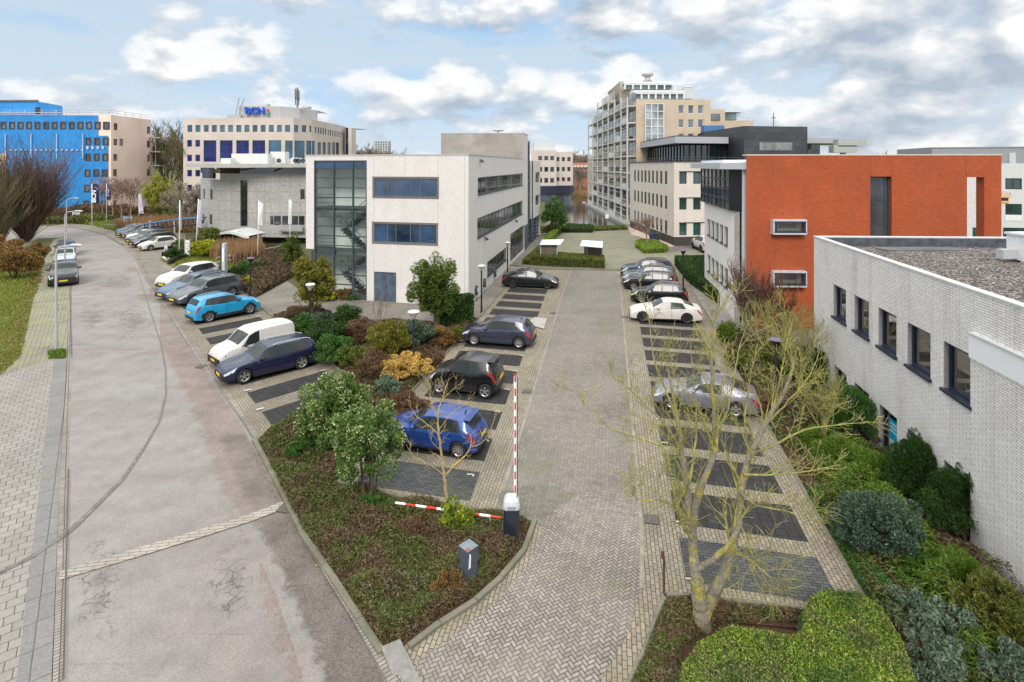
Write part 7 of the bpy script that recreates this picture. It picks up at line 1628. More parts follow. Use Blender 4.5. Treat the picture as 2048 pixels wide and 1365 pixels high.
# clipped foreground hedge
def lawnhedge():
    rg=np.random.default_rng(101); hh=.68; poly=[G(x,y,hh)[:2] for x,y in [(1300,1700),(1335,1420),(1350,1318),(1385,1268),(1450,1238),(1520,1248),(1572,1256),(1592,1245),(1592,1205),(1612,1178),(1645,1165),(1715,1170),(1775,1212),(1820,1280),(1850,1360),(1890,1500),(1960,1700)]]
    A=np.array(poly); lo,hi=A.min(0),A.max(0); o=thing('clipped_hedge','mounded clipped bright green hedge in the lower right foreground','hedge',(float(A.mean(0)[0]),float(A.mean(0)[1]),0))
    nx,ny=90,90; X=np.linspace(lo[0],hi[0],nx); Yv=np.linspace(lo[1],hi[1],ny); GX,GY=np.meshgrid(X,Yv); Q=np.c_[GX.ravel(),GY.ravel()]; ins=inside(poly,Q); d=edged(poly,Q)
    f=lambda d,Q:(hh-.02)*np.sqrt(np.clip(1-(1-np.clip(d/.27,0,1))**2.4,0,1))*(1+.05*np.sin(Q[:,0]*2.2)*np.cos(Q[:,1]*1.9))
    z=np.where(ins,f(d,Q)-.04,-.05); vv=np.c_[Q,z]; idx=np.arange(nx*ny).reshape(ny,nx); fq=np.stack([idx[:-1,:-1],idx[:-1,1:],idx[1:,1:],idx[1:,:-1]],-1).reshape(-1,4); keep=ins[fq].any(1); npmesh('core',vv,fq[keep],plain('hedge_core_green',(.03,.045,.012),.95),o)
    n=70000; Q=rg.uniform(lo,hi,(n*3,2)); Q=Q[inside(poly,Q)]; Q=Q[Q[:,1]>8.2][:n]; d=edged(poly,Q); z=f(d,Q); s=rg.normal(size=len(Q))*.028; P=np.c_[Q,z+s]
    steep=d<.12; zz=P[:,2]; zz[steep]*=rg.uniform(.1,1,steep.sum()); v,f2=leafset(P,.030,.33,np.tile([0,0,.5],(len(P),1)),1.1,rg); npmesh('foliage',v,f2,LM['fronthedge'],o)
lawnhedge()
# ================= lichen-covered bare tree in the right foreground
def px3(x,y,Y): return Vector(V(x,Y,ZA(y,Y)))
def limb(mb,pts,r0,r1,rg,nside=9):
    P=[px3(*p) for p in pts]; Q=[]
    for i in range(len(P)-1):
        for k in range(4):
            t=k/4; a=P[max(i-1,0)]; b=P[i]; c=P[i+1]; d=P[min(i+2,len(P)-1)]
            Q.append(.5*((2*b)+(-a+c)*t+(2*a-5*b+4*c-d)*t*t+(-a+3*b-3*c+d)*t**3)+Vector((rg.normal()*.008,rg.normal()*.008,0)))
    Q.append(P[-1]); n=len(Q); R=[(r0+(r1-r0)*i/(n-1))*(1+.045*sin(i*1.3)) for i in range(n)]; mb.tube(Q,R,nside); return Q,R
def sprout(mb,Q,R,rg,n,L,lv,maxlv,spread=.8,up=.2,t0=.15,rmin=.0045,bias=None):
    for k in range(n):
        t=t0+(1-t0)*(k+rg.uniform(0,1))/n; i=min(int(t*(len(Q)-1)),len(Q)-2); d=(Q[i+1]-Q[i]).normalized(); ax=d.orthogonal().normalized(); a=rg.uniform(0,2*pi); side=ax*cos(a)+d.cross(ax)*sin(a)
        nd=(d*.55+side*spread+Vector((0,0,up))+(bias or Vector((0,0,0)))).normalized(); grow(mb,Q[i],nd,L*rg.uniform(.6,1.2)*(1-.35*t),max(rmin*1.4,R[i]*.4),lv,rg,maxlv,(3,5),.75,.18,4,.13,.66,rmin,(6,5,4,3,3,3))
rg=np.random.default_rng(111); Y0=G(1405,1255)[1]; tr_=thing('bare_tree','large bare tree with yellow lichen on its limbs in the right foreground','tree',G(1405,1255))
tb=MB(); limb(tb,[(1406,1266,Y0),(1404,1240,Y0),(1402,1215,Y0),(1398,1190,Y0),(1394,1160,Y0)],.20,.14,rg,16)
Ltr=[]
L1,R1=limb(tb,[(1399,1200,Y0),(1392,1150,Y0),(1387,1110,Y0+.1),(1385,1060,Y0+.1),(1376,990,Y0+.2),(1366,920,Y0+.3),(1358,860,Y0+.4),(1348,800,Y0+.6),(1335,740,Y0+.8)],.135,.022,rg)
L2,R2=limb(tb,[(1403,1240,Y0),(1418,1205,Y0),(1440,1165,Y0-.1),(1460,1110,Y0-.1),(1475,1050,Y0),(1482,980,Y0+.1),(1500,910,Y0+.2),(1535,840,Y0+.4),(1570,780,Y0+.5),(1590,720,Y0+.6)],.15,.025,rg)
L3,R3=limb(tb,[(1386,1060,Y0+.1),(1394,1000,Y0-.1),(1412,950,Y0-.2),(1430,900,Y0-.2),(1430,850,Y0-.1),(1424,770,Y0),(1424,700,Y0+.1),(1432,640,Y0+.2),(1438,590,Y0+.3)],.085,.014,rg)
L4,R4=limb(tb,[(1394,1140,Y0),(1425,1120,Y0-.2),(1456,1092,Y0-.25),(1476,1060,Y0-.2)],.065,.05,rg)
tb.build('trunk',BK_LICH,tr_)
lm=MB()
sub=[([(1384,1080,Y0),(1360,1040,Y0-.3),(1352,1010,Y0-.5),(1342,960,Y0-.6),(1318,920,Y0-.7)],.04,.012),([(1352,1015,Y0-.5),(1320,1000,Y0-.8),(1282,1002,Y0-1.0),(1262,985,Y0-1.1)],.022,.006),([(1342,950,Y0-.5),(1330,900,Y0-.3),(1290,880,Y0-.3),(1230,860,Y0-.2),(1190,830,Y0),(1160,790,Y0+.2)],.03,.006),
 ([(1362,900,Y0+.3),(1330,850,Y0+.3),(1290,810,Y0+.4),(1250,770,Y0+.5),(1205,740,Y0+.6)],.03,.006),([(1356,850,Y0+.4),(1335,790,Y0+.6),(1310,730,Y0+.7),(1300,660,Y0+.8),(1290,610,Y0+.9)],.028,.006),([(1375,980,Y0+.2),(1390,900,Y0+.8),(1392,820,Y0+1.2),(1385,740,Y0+1.4),(1380,670,Y0+1.5)],.032,.007),
 ([(1480,1000,Y0),(1495,920,Y0+.5),(1490,840,Y0+.8),(1500,760,Y0+1.0),(1515,690,Y0+1.1)],.035,.008),([(1500,910,Y0+.2),(1550,890,Y0),(1610,860,Y0-.1),(1680,850,Y0-.2),(1740,845,Y0-.2)],.03,.006),([(1490,950,Y0),(1540,950,Y0-.4),(1600,945,Y0-.6),(1680,930,Y0-.7)],.028,.005),
 ([(1535,845,Y0+.4),(1580,800,Y0+.2),(1620,750,Y0+.2),(1640,700,Y0+.3)],.026,.006),([(1482,985,Y0),(1510,1010,Y0-.5),(1560,1020,Y0-.8),(1620,1035,Y0-1.0)],.024,.005),([(1462,1100,Y0-.1),(1500,1120,Y0-.6),(1535,1150,Y0-.9),(1556,1165,Y0-1)],.02,.005),([(1430,880,Y0),(1455,820,Y0-.2),(1470,750,Y0-.2),(1480,690,Y0-.1),(1500,640,Y0)],.028,.006),([(1540,830,Y0+.4),(1560,760,Y0+.7),(1570,700,Y0+.9),(1585,640,Y0+1)],.026,.006),([(1480,1050,Y0),(1498,1090,Y0-.5),(1505,1120,Y0-.7),(1500,1150,Y0-.8)],.016,.004)]
for pts_,a,b in sub:
    Q,R=limb(lm,pts_,a,b,rg,6); sprout(lm,Q,R,rg,9,.68,2,4,.5,.35,.15,.0048)
lm.build('limb',BK_TWIG,tr_); lm=MB()
for Q,R,n,L in((L1,R1,18,.85),(L2,R2,21,.95),(L3,R3,26,.8)): sprout(lm,Q,R,rg,n,L,2,4,.5,.5,.3,.0048)
lm.build('twigs',BK_TWIG,tr_)
for x,yb,h,sd,l in [(1598,800,4.2,131,'thin straw-coloured bare tree behind the big lichen tree, beside the green conifer bush'),(1535,740,4.0,132,'thin bare tree between the dark saloon and the golden shrub'),(1650,905,3.3,133,'low spreading bare tree over the bright junipers')]:
    bare_tree(G(x,yb),h,.05,l,BK_TWIG,maxlv=4,n0=7,seed=sd,trunkh=.18,spread=.5,up=.35,nch=(4,5),rmin=.0062,lean=.55)
# thin bare tree in the corner bed
rg=np.random.default_rng(113); Y1=G(893,1020)[1]; t2=thing('bare_tree','slender bare tree with yellow bark rising from the yellow-green bush','tree',G(893,1020)); tb=MB()
Q1,R1=limb(tb,[(893,1024,Y1),(892,985,Y1),(889,955,Y1),(884,920,Y1),(878,870,Y1),(876,830,Y1+.05),(884,800,Y1+.1),(895,765,Y1+.15)],.055,.012,rg); Q2,R2=limb(tb,[(889,955,Y1),(905,935,Y1-.1),(930,912,Y1-.2),(942,890,Y1-.25),(940,870,Y1-.25)],.035,.01,rg); tb.build('trunk',BK_TWG2,t2); lm=MB()
for pts_,a,b in [([(888,950,Y1),(860,930,Y1-.1),(830,915,Y1-.2),(812,890,Y1-.25)],.014,.004),([(878,870,Y1),(850,845,Y1+.1),(830,830,Y1+.2),(815,800,Y1+.2)],.014,.004),([(876,840,Y1),(862,800,Y1),(858,770,Y1+.1),(840,745,Y1+.1)],.014,.004),([(940,895,Y1-.2),(965,885,Y1-.3),(985,850,Y1-.3),(992,820,Y1-.3)],.012,.004),([(884,800,Y1+.1),(905,780,Y1+.1),(925,765,Y1+.1)],.01,.004),([(880,900,Y1),(862,880,Y1-.2),(855,850,Y1-.3)],.01,.004),([(878,860,Y1),(900,830,Y1-.1),(925,812,Y1-.1),(945,800,Y1-.1)],.011,.004)]:
    Q,R=limb(lm,pts_,a,b,rg,5); sprout(lm,Q,R,rg,5,.42,3,4,.6,.1,.25,.0035)
sprout(lm,Q1,R1,rg,9,.5,3,4,.6,.2,.4,.0035); sprout(lm,Q2,R2,rg,8,.42,3,4,.65,.15,.3,.0035); lm.build('twigs',BK_TWG2,t2)
# ================================================================ STREET FURNITURE
BLKM=plain('black_metal',(.018,.02,.022),.45,var=.1); GALV=plain('galvanised_pole',(.48,.49,.5),.4,metal=.3,var=.06); WHM=plain('white_paint_metal',(.78,.79,.8),.4,var=.03)
def park_lamp(x,ytop,label,z=3.35,head='white',yb=None):
    Y=F*(H-z)/(ytop-HZ) if yb is None else G(x,yb)[1]
    if yb is not None: z=ZA(ytop,Y)
    X=(x-CX)*Y/F; o=thing('park_lamp',label,'lamp post',(X,Y,0),'park lamps with a cone-shaped head')
    q=MB(); q.tube([(X,Y,0),(X,Y,.9),(X,Y,z-.42)],[.075,.06,.05],10); q.build('post',BLKM,o,True,40)
    q=MB(); q.tube([(X,Y,z-.62),(X,Y,z-.5),(X,Y,z-.40)],[.045,.06,.07],10); q.build('collar',BLKM,o,True,40)
    q=MB(); q.lathe((X,Y,z-.42),[(.06,0),(.20,.26),(.26,.34)],20); q.build('lamp_glass',plain('lamp_glass',(.42,.42,.4),.3,var=.1) if head=='white' else BLKM,o,True,40)
    q=MB(); q.lathe((X,Y,z-.09),[(.26,0),(.28,.02),(.24,.06),(.12,.09),(0,.10)],20); q.build('lamp_cap',plain('lamp_cap',(.66,.66,.64),.4) if head=='white' else plain('lamp_cap_dark',(.12,.11,.16),.35),o,True,40)
    return o
park_lamp(620.5,567,'black park lamp behind the white van'); park_lamp(827,621,'black park lamp rising from the yellow variegated bush')
park_lamp(963,530,'black park lamp by the wall chargers, in front of the long ribbon windows'); park_lamp(1015,484,'black park lamp at the big ground-floor grille windows')
park_lamp(501,515,'all-black park lamp behind the grey estate car',head='dark'); park_lamp(1366.5,500,'all-black park lamp behind the broad dark hedge',head='dark',yb=575); park_lamp(1552,676,'dark park lamp with violet-grey cap hidden behind bare shrubs',head='dark',z=3.2)
park_lamp(1168,405,'slim pale lamp post standing by the canal water',yb=452)
def street_lamp(x,yb,ytop,xe,label):
    X,Y,_=G(x,yb); z=ZA(ytop,Y); o=thing('street_lamp',label,'street lamp',(X,Y,0),'tall curved street lamps along the left pavement'); e=(xe-CX)*Y/F-X
    q=MB(); q.tube([(X,Y,0),(X,Y,1.2)],[.10,.10],12); q.tube([(X,Y,1.2),(X,Y,z-.55),(X+.04,Y,z-.3),(X+.16,Y,z-.13),(X+.38,Y,z-.04),(X+e*.55,Y,z)],[.075,.055,.05,.045,.04,.035],10); q.build('post',GALV,o,True,50)
    q=MB(); q.tube([(X+e*.5,Y,z+.01),(X+e*.62,Y,z+.02),(X+e*.9,Y,z+.02),(X+e,Y,z+.01)],[.04,.085,.075,.02],8); q.build('lantern',GALV,o,True,50)
street_lamp(112,703,491.5,165,'nearest street lamp, standing in a tuft of grass on the left pavement'); street_lamp(130,545,423,166,'second street lamp, beside the parked cars'); street_lamp(133,486,397,157,'third and farthest street lamp, at the road bend')
def flag(x,yb,yt,bx0,bx1,by0,by1,mat,label,txt=None,taper=0.0,lean=0,txtm=None):
    X,Y,_=G(x,yb); o=thing('flagpole',label,'flag',(X,Y,0),'banner flags on white poles'); s=Y/F; zt=ZA(yt,Y)
    q=MB(); q.tube([(X,Y,0),(X+lean*s,Y,zt)],[.06,.04],8); q.build('pole',WHM,o,True)
    q=MB(); P=[]
    for i in range(9):
        t=i/8; z=ZA(by0+(by1-by0)*t,Y); w=(bx1-bx0)*(1-taper+taper*t); r=[]
        for j in range(5): u=j/4; r.append(((bx0+w*u-CX)*s,Y-.05+.10*sin(u*5+t*4),z-.12*u*(1+sin(t*5)*.4)))
        P.append(r)
    q.grid(P,True); q.grid([[(a,b+.02,c) for a,b,c in r] for r in P]); q.build('banner',mat,o,True)
    if txt: text(txt[0],txt[1],((txt[2]-CX)*s,Y-.22,ZA(txt[3],Y)),(0.0,0,1),txtm or WHM,'banner_lettering',o,.01,up=(-1,0,0),bold=.03)
    return o
NV=plain('banner_navy',(.012,.015,.06),.7); LIL=plain('banner_lilac',(.50,.46,.58),.7,var=.06); WHB=plain('banner_white',(.70,.70,.72),.7,var=.06); PUB=plain('banner_purple',(.09,.05,.12),.7)
o=flag(184,455,368,185.5,198,368,407,NV,'navy banner flag with white upright letters in front of the blue sheeting',('BCN',1.0,190,393)); 
for a,b,c in((191,375,(.55,.03,.04)),(194.5,378,(.02,.3,.5))): q=MB(); p=V(a,89.2,ZA(b,89.2)); q.box(p,(.25,.04,.3)); q.build('coloured_square',plain('cs%d'%int(a),c,.5),o)
flag(213,452,368,214,221.5,369,400,PUB,'dark purple banner flag in front of the pink facade',('S O',.8,217,386),txtm=LIL)
flag(278,455,388,279,287.5,388,427,LIL,'lilac banner flag beside the blue panel sign',('C',.7,284,419),taper=.5)
flag(358.5,521,401,359.5,362.5,402,460,LIL,'slim lilac banner flag on the tall pole by the lime bush',lean=1)
flag(391,512,398,396,402,399,455,LIL,'pale lilac banner flag on a leaning pole near the stone building',lean=6,taper=-.4)
flag(515,524,401,516,524,404,450,WHB,'furled white banner flag left of the glazed stair tower',lean=3,taper=-.4)
flag(580,505,398,577,583,400,448,WHB,'furled white banner flag next to the glazed stair tower',lean=0,taper=-.3)
def panel_sign(x0,x1,y0,y1,yb,mat,label,fm=GALV,dy=0.0,d=.12):
    xm=(x0+x1)/2; X,Y,_=G(xm,yb); s=Y/F; a=(x0-CX)*s;b=(x1-CX)*s; z0,z1=ZA(y1,Y),ZA(y0,Y); o=thing('panel_sign',label,'sign',(X,Y,0))
    q=MB(); q.box(((a+b)/2,Y,(z0+z1)/2),(b-a,d,z1-z0)); q.build('panel',mat,o)
    for xx in(a,b): q=MB(); q.box((xx,Y,(z1+.1)/2),(.1,d+.04,z1+.1)); q.build('post',fm,o)
    return o,(a,b,z0,z1,Y)
CY=plain('sign_cyan',(.01,.27,.52),.4,var=.03)
o,(a,b,z0,z1,Y)=panel_sign(248.5,263,433.5,455,461,CY,'cyan panel sign with a row of small white symbols at the far verge',WHM)
for k in range(5): q=MB(); q.box((a+.3,Y-.08,z1-.35-k*.25),(.16,.03,.14)); q.build('symbol',WHM,o)
q=MB(); q.box(((a+b)/2-.05,Y-.08,z1-.12),(.6,.03,.08)); q.build('symbol',WHM,o)
o,(a,b,z0,z1,Y)=panel_sign(145.5,159.5,423,443,447,NV,'navy company signboard with white letters at the road bend')
text('BCN',.55,((a+b)/2,Y-.08,z1-.42),(1,0,0),WHM,'sign_lettering',o,.01,bold=.02)
for k in range(2): q=MB(); q.box(((a+b)/2-.1,Y-.08,z0+.55-k*.2),(.8,.02,.05)); q.build('text_line',WHM,o)
o,(a,b,z0,z1,Y)=panel_sign(370.5,380,481,510,516,WHM,'white panel sign with faint violet figures on two posts by the lawn')
for k in range(4): q=MB(); q.box((a+.22+.12*(k%2),Y-.08,z1-.3-k*.3),(.16,.02,.18)); q.build('symbol',LIL,o)
o=thing('totem_sign','tall grey-white totem sign with a dark narrow side behind the white crossover','sign',G(448,562)); X,Y,_=G(448,562); zt=ZA(487,Y); q=MB(); q.box((X+.05,Y,zt/2),(.26,.5,zt)); q.build('body',plain('totem_grey',(.5,.52,.56),.4),o); q=MB(); q.box((X-.13,Y,zt/2),(.1,.54,zt+.03)); q.build('dark_edge',BLKM,o); q=MB(); q.box((X+.05,Y-.26,zt-1.0),(.16,.02,1.2)); q.build('sign_face',WHM,o)
# shelters
def shelter(roof,body,label):
    rf=[G(x,y,z) for x,y,z in roof]; o=thing('shelter',label,'shelter',G(sum(b[0] for b in body)/2,528)); q=MB(); top_=[(a,b,c+.06) for a,b,c in rf]; q.face(top_); q.face(rf[::-1]); 
    for i in range(4): j=(i+1)%4; q.face([rf[i],rf[j],top_[j],top_[i]])
    q.build('roof',plain('shelter_roof',(.72,.75,.78),.35,var=.04),o)
    a=V(body[0][0],57); b=V(body[1][0],57); q=MB(); n=int((b[0]-a[0])/.14)
    for k in range(n): xx=a[0]+(b[0]-a[0])*(k+.5)/n; q.box((xx,57.0+.01*(k%2),.98),((b[0]-a[0])/n*.93,.05,1.94))
    q.box((b[0]-.03,58.2,.98),(.06,2.3,1.92)); q.box((a[0]+.03,58.2,.98),(.06,2.3,1.92)); q.build('slatted_wall',plain('weathered_wood',(.14,.11,.09),.85,var=.4,scale=9),o)
    for xx in(a[0],b[0]): q=MB(); q.box((xx,56.95,1.0),(.1,.1,2.0)); q.build('post',GALV,o)
shelter([(1079,490.4,2.0),(1120.7,490.4,2.0),(1128.7,480.2,2.15),(1084.5,480.8,2.15)],[(1081,0),(1114,0)],'left timber shelter with white roof behind the clipped hedge')
shelter([(1160,492.6,2.0),(1204.8,496.5,1.95),(1205.7,484,2.15),(1164.7,482,2.15)],[(1174,0),(1204.5,0)],'right timber shelter with white roof behind the clipped hedge')
o=thing('red_item','small red crate at the right side of the left shelter','crate',G(1117,526)); q=MB(); X,Y,_=G(1117,526); q.box((X,Y,.35),(.4,.35,.04)); q.box((X,Y+.17,.55),(.4,.04,.4)); q.box((X-.18,Y,.45),(.04,.35,.2)); q.box((X+.18,Y,.45),(.04,.35,.2)); q.build('body',plain('red_plastic',(.55,.02,.04),.4),o)  # small red object of unclear kind
for sx in(-.16,.16): q=MB(); q.box((X+sx,Y,.17),(.04,.3,.34)); q.build('leg',BLKM,o)
# wall chargers
for x,y,l in((950.5,581,'wall charger nearest the camera on the white brick side wall'),(967,566,'middle wall charger with green label on the white brick side wall'),(988,546,'wall charger farthest along the white brick side wall')):
    u=fR.u(x); z=fR.z(x,y); o=thing('wall_charger',l,'charger',fR.pt(u,z,.1),'electric car chargers on the wall')
    q=MB(); P=[(u+.17*cos(a)*1.0,z+.36*sin(a)) for a in [2*pi*k/20 for k in range(20)]]; f_=[fR.pt(a,b,.2) for a,b in P]; b_=[fR.pt(a,b,.0) for a,b in P]; q.face(f_)
    for i in range(20): j=(i+1)%20; q.face([b_[i],b_[j],f_[j],f_[i]])
    q.build('casing',plain('charger_grey',(.05,.06,.07),.4),o,True,50); q=MB(); fR.bar(q,u-.08,u+.08,z-.12,z+.18,.2,.215); q.build('label_plate',plain('charger_green',(.03,.42,.16),.4) if x!=950.5 else WHM,o)
    q=MB(); q.tube([fR.pt(u+.0,z-.36,.1),fR.pt(u-.02,z-.62,.16),fR.pt(u-.22,z-.8,.16),fR.pt(u-.34,z-.62,.14),fR.pt(u-.2,z-.45,.12)],.022,6); q.build('cable',BLKM if x==950.5 else plain('cable_green',(.05,.25,.12),.5),o,True)
# barrier
o=thing('barrier','parking barrier with dark cabinet and raised white arm with red stripes','barrier',G(1023,1098)); X,Y,_=G(1023,1088); Y+=.02
q=MB(); w,d,h=.42,.38,1.0; c=.06; q.prism([(X-w/2+c,Y-d/2),(X+w/2-c,Y-d/2),(X+w/2,Y-d/2+c),(X+w/2,Y+d/2-c),(X+w/2-c,Y+d/2),(X-w/2+c,Y+d/2),(X-w/2,Y+d/2-c),(X-w/2,Y-d/2+c)],0,h); q.build('cabinet',plain('cabinet_navy',(.014,.022,.034),.3,var=.15,coat=.5),o)
q=MB(); rings=[(1.04,h,),(1.06,h+.09),(.92,h+.21),(.62,h+.29),(.25,h+.31)]; base=[(-w/2+c,-d/2),(w/2-c,-d/2),(w/2,-d/2+c),(w/2,d/2-c),(w/2-c,d/2),(-w/2+c,d/2),(-w/2,d/2-c),(-w/2,-d/2+c)]
P=[[(X+a*s,Y+b*s,z) for a,b in base+[base[0]]] for s,z in rings]; q.grid([r[::-1] for r in P]); q.face(P[-1][:-1]); q.build('cap',plain('cap_grey',(.52,.54,.58),.35,var=.05),o)
q=MB(); q.box((X,Y-d/2-.01,h+.06),(.22,.03,.1)); q.build('cap_recess_shade',plain('cap_shadow',(.30,.31,.34),.5),o)  # raised plate; the shade of a recess is put into its darker grey
q=MB(); za=h+.26; zb_=4.50; lx=.075; tilt=.02
def armp(t): return (X+.06+tilt*t+.07*t,Y,za+(zb_-za)*t)
q.box((X+.10,Y,(za+zb_)/2),(lx,.05,zb_-za)); arm=q.build('arm',plain('arm_white',(.74,.75,.76),.4,var=.03),o)
q=MB(); q.box((X+.10+lx/2+.014,Y,(za+zb_)/2),(.026,.05,zb_-za)); q.build('rubber_edge',BLKM,arm)
RD=plain('stripe_red',(.52,.012,.02),.45,var=.06)
for k in range(9): z=za+.12+k*(zb_-za-.1)/8.4; q=MB(); q.box((X+.10,Y-.0,z+.09),(.042,.056,.2)); q.build('stripe',RD,arm)
o=thing('height_bar','low horizontal red and white striped bar on the planting bed beside the barrier','striped bar',G(900,1020,.45)); A=Vector((*G(791,1006,.42)[:2],.42)); B=Vector((*G(1003,1036,.42)[:2],.42))
for k in range(10):
    q=MB(); q.tube([A.lerp(B,k/10),A.lerp(B,(k+1)/10)],.034,12); q.build('stripe',WHM if k%2==0 else plain('bar_red',(.50,.03,.015),.4,var=.1),o,True,50)
for t in(.12,.9): q=MB(); p=A.lerp(B,t); q.tube([(p.x,p.y+.02,0),(p.x,p.y+.02,.38)],.03,8); q.build('support',GALV,o)
# intercom pillar
o=thing('intercom_pillar','grey-blue square intercom pillar with rust spot and paper label in the corner bed','pillar',G(937,1175)); X,Y,_=G(937,1172); hh=.98; r=.245
sq=lambda r,dx=0:[(X+dx,Y-r),(X+dx+r,Y),(X+dx,Y+r),(X+dx-r,Y)]
PG=plain('pillar_grey',(.065,.08,.105),.45,var=.2,scale=3); q=MB()
a=sq(r*.86); b=sq(r*.90)
for i in range(4): j=(i+1)%4; q.face([(*a[i],0),(*a[j],0),(*b[j],hh-.08),(*b[i],hh-.08)])
q.build('body',PG,o); q=MB(); q.prism(sq(r),hh-.34,hh-.006,True,True); hd_=q.build('hood',PG,o); q=MB(); q.prism(sq(r*.985),hh-.006,hh); q.build('lit_top',plain('pillar_grey_lit',(.17,.2,.235),.4,var=.15),hd_)  # top face in a lighter grey: light from above put into the colour
q=MB(); q.prism([(X+.0+.065*cos(t),Y-r*.62+.055*sin(t)) for t in [2*pi*k/14 for k in range(14)]],hh,hh+.004); q.build('rust_spot',plain('rust',(.30,.10,.05),.9,var=.3,scale=20),o)
f=Fac((X,Y-r),(X+r,Y)); q=MB(); q.face([f.pt(.02,hh-.42,.006),f.pt(.09,hh-.40,.006),f.pt(.10,hh-.1,.006),f.pt(.05,hh-.06,.006)]); q.face([f.pt(.02,hh-.42,.004),f.pt(.05,hh-.06,.004),f.pt(.10,hh-.1,.004),f.pt(.09,hh-.40,.004)]); q.build('paper_label',WHM,o)
o=thing('rusty_post','thin rusty post with small box at the edge of the driveway','post',G(1328,1190)); X,Y,_=G(1328,1190); q=MB(); q.tube([(X,Y,0),(X,Y,.82),(X-.03,Y,1.0)],.028,8); q.build('pole',plain('rust_dark',(.085,.05,.04),.85,var=.4,scale=12),o); q=MB(); q.box((X-.03,Y,.95),(.07,.06,.16)); q.build('box',plain('rust_box',(.10,.05,.035),.85,var=.4,scale=12),o)
# bins at the cream office entrance
for x,c,l in((1304,(.02,.03,.10),'dark blue wheeled bin by the cream office entrance'),(1313,(.03,.03,.035),'black wheeled bin by the cream office entrance')):
    X,Y,_=G(x,482); o=thing('wheeled_bin',l,'bin',(X,Y,0)); q=MB(); a=[(X-.28,Y-.3),(X+.28,Y-.3),(X+.28,Y+.3),(X-.28,Y+.3)]; b=[(X-.34,Y-.36),(X+.34,Y-.36),(X+.34,Y+.36),(X-.34,Y+.36)]
    for i in range(4): j=(i+1)%4; q.face([(*a[i],.08),(*a[j],.08),(*b[j],.95),(*b[i],.95)])
    q.build('body',plain('bin%d'%x,c,.5),o); q=MB(); q.prism([(X-.37,Y-.4),(X+.37,Y-.4),(X+.37,Y+.4),(X-.37,Y+.4)],.95,1.03); q.build('lid',plain('bin_lid%d'%x,(c[0]*1.5,c[1]*1.5,c[2]*1.5),.5),o)
    for sx in(-.25,.25): q=MB(); q.tube([(X+sx-.03,Y+.3,.1),(X+sx+.03,Y+.3,.1)],.1,10); q.build('wheel',BLKM,o)
# railings and pergola on the left
def railing(pts,h,label,mat=GALV,n=10,mid=2,name='railing'):
    P=[Vector(G(*p)) for p in pts]; o=thing(name,label,'railing',P[0]); q=MB()
    for a,b in zip(P,P[1:]):
        for k in range(mid): z=h*(k+1)/mid; q.tube([(a.x,a.y,z),(b.x,b.y,z)],.035,6)
    q.build('rail',mat,o)
    for a,b in zip(P,P[1:]):
        m=max(1,n//(len(P)-1))
        for k in range(m+1): p=a.lerp(b,k/m); q=MB(); q.tube([(p.x,p.y,0),(p.x,p.y,h)],.03,6); q.build('post',mat,o)
railing([(432,535),(500,522),(565,508)],.95,'pale handrail along the path below the stone building',n=8)
railing([(209,455),(240,456)],.5,'low pale metal rack on the far verge',n=5,mid=1)
BP=plain('pergola_blue',(.05,.13,.26),.5); o=thing('footbridge','blue steel footbridge with lattice sides running to the stone building','footbridge',G(345,470)); q=MB()
pA=[V(285,78),V(349,76),V(402,79)]
for (x0,y0),(x1,y1) in (((288,449),(349,440)),((349,440),(402,436))):
    a=V(x0,77,ZA(y0,77)); b=V(x1,77,ZA(y1,77)); q.tube([a,b],.16,6); q.tube([(a[0],78.5,a[2]),(b[0],78.5,b[2])],.12,6)
q.build('handrail',BP,o); q=MB()
for (x0,y0),(x1,y1) in (((288,459),(349,452)),((349,452),(402,448))):
    a=V(x0,77,ZA(y0,77)); b=V(x1,77,ZA(y1,77)); q.tube([a,b],.14,6)
for k in range(14):
    t=k/13; x=288+114*t; yt=449-13*t; yb=459-11*t; p0=V(x,77,ZA(yt,77)); p1=V(x+4,77,ZA(yb,77)); q.tube([p0,p1],.07,5)
q.build('lattice',BLKM,o)
for x in(300,349,395): q=MB(); p=V(x,77); q.tube([(p[0],77,0),(p[0],77,ZA(450,77)+.6)],.12,6); q.build('post',GALV,o)
q=MB(); o=thing('ramp_wall','low black retaining wall with white ramp beside the pavement','retaining wall',G(345,524)); a,b=Vector(G(341,530)),Vector(G(384,512)); d_=(b-a).normalized(); nn=Vector((-d_.y,d_.x,0)); q.prism([(a)[:2],(b)[:2],(b+nn*.3)[:2],(a+nn*.3)[:2]],0,.5); a,b=Vector(G(323,514)),Vector(G(350,509)); q.prism([a[:2],b[:2],(b+Vector((0,.3,0)))[:2],(a+Vector((0,.3,0)))[:2]],0,.5); q.build('wall',BLKM,o)
q=MB(); q.prism([G(324,516)[:2],G(341,526)[:2],G(360,516)[:2],G(345,511)[:2]],0,.12); q.build('ramp',plain('ramp_white',(.6,.6,.58),.6),o)
X,Y,_=G(1214,446); o=thing('water_sign','small white sign on a short post at the canal edge','sign',(X,Y,0)); q=MB(); q.box((X,Y,.6),(.06,.06,1.2)); q.build('post',GALV,o); q=MB(); q.box((X,Y-.05,1.15),(.62,.04,.75)); q.build('panel',WHM,o)
X,Y,_=G(332,512); o=thing('short_post_sign','short pair of grey posts with a small plate beside the dark low hedge','sign',(X,Y,0))
for dx in(-.14,.14): q=MB(); q.box((X+dx,Y,.7),(.1,.06,1.4)); q.build('post',GALV,o)
q=MB(); q.box((X,Y-.04,1.0),(.3,.03,.4)); q.build('panel',plain('totem_grey',(.5,.52,.56)),o)
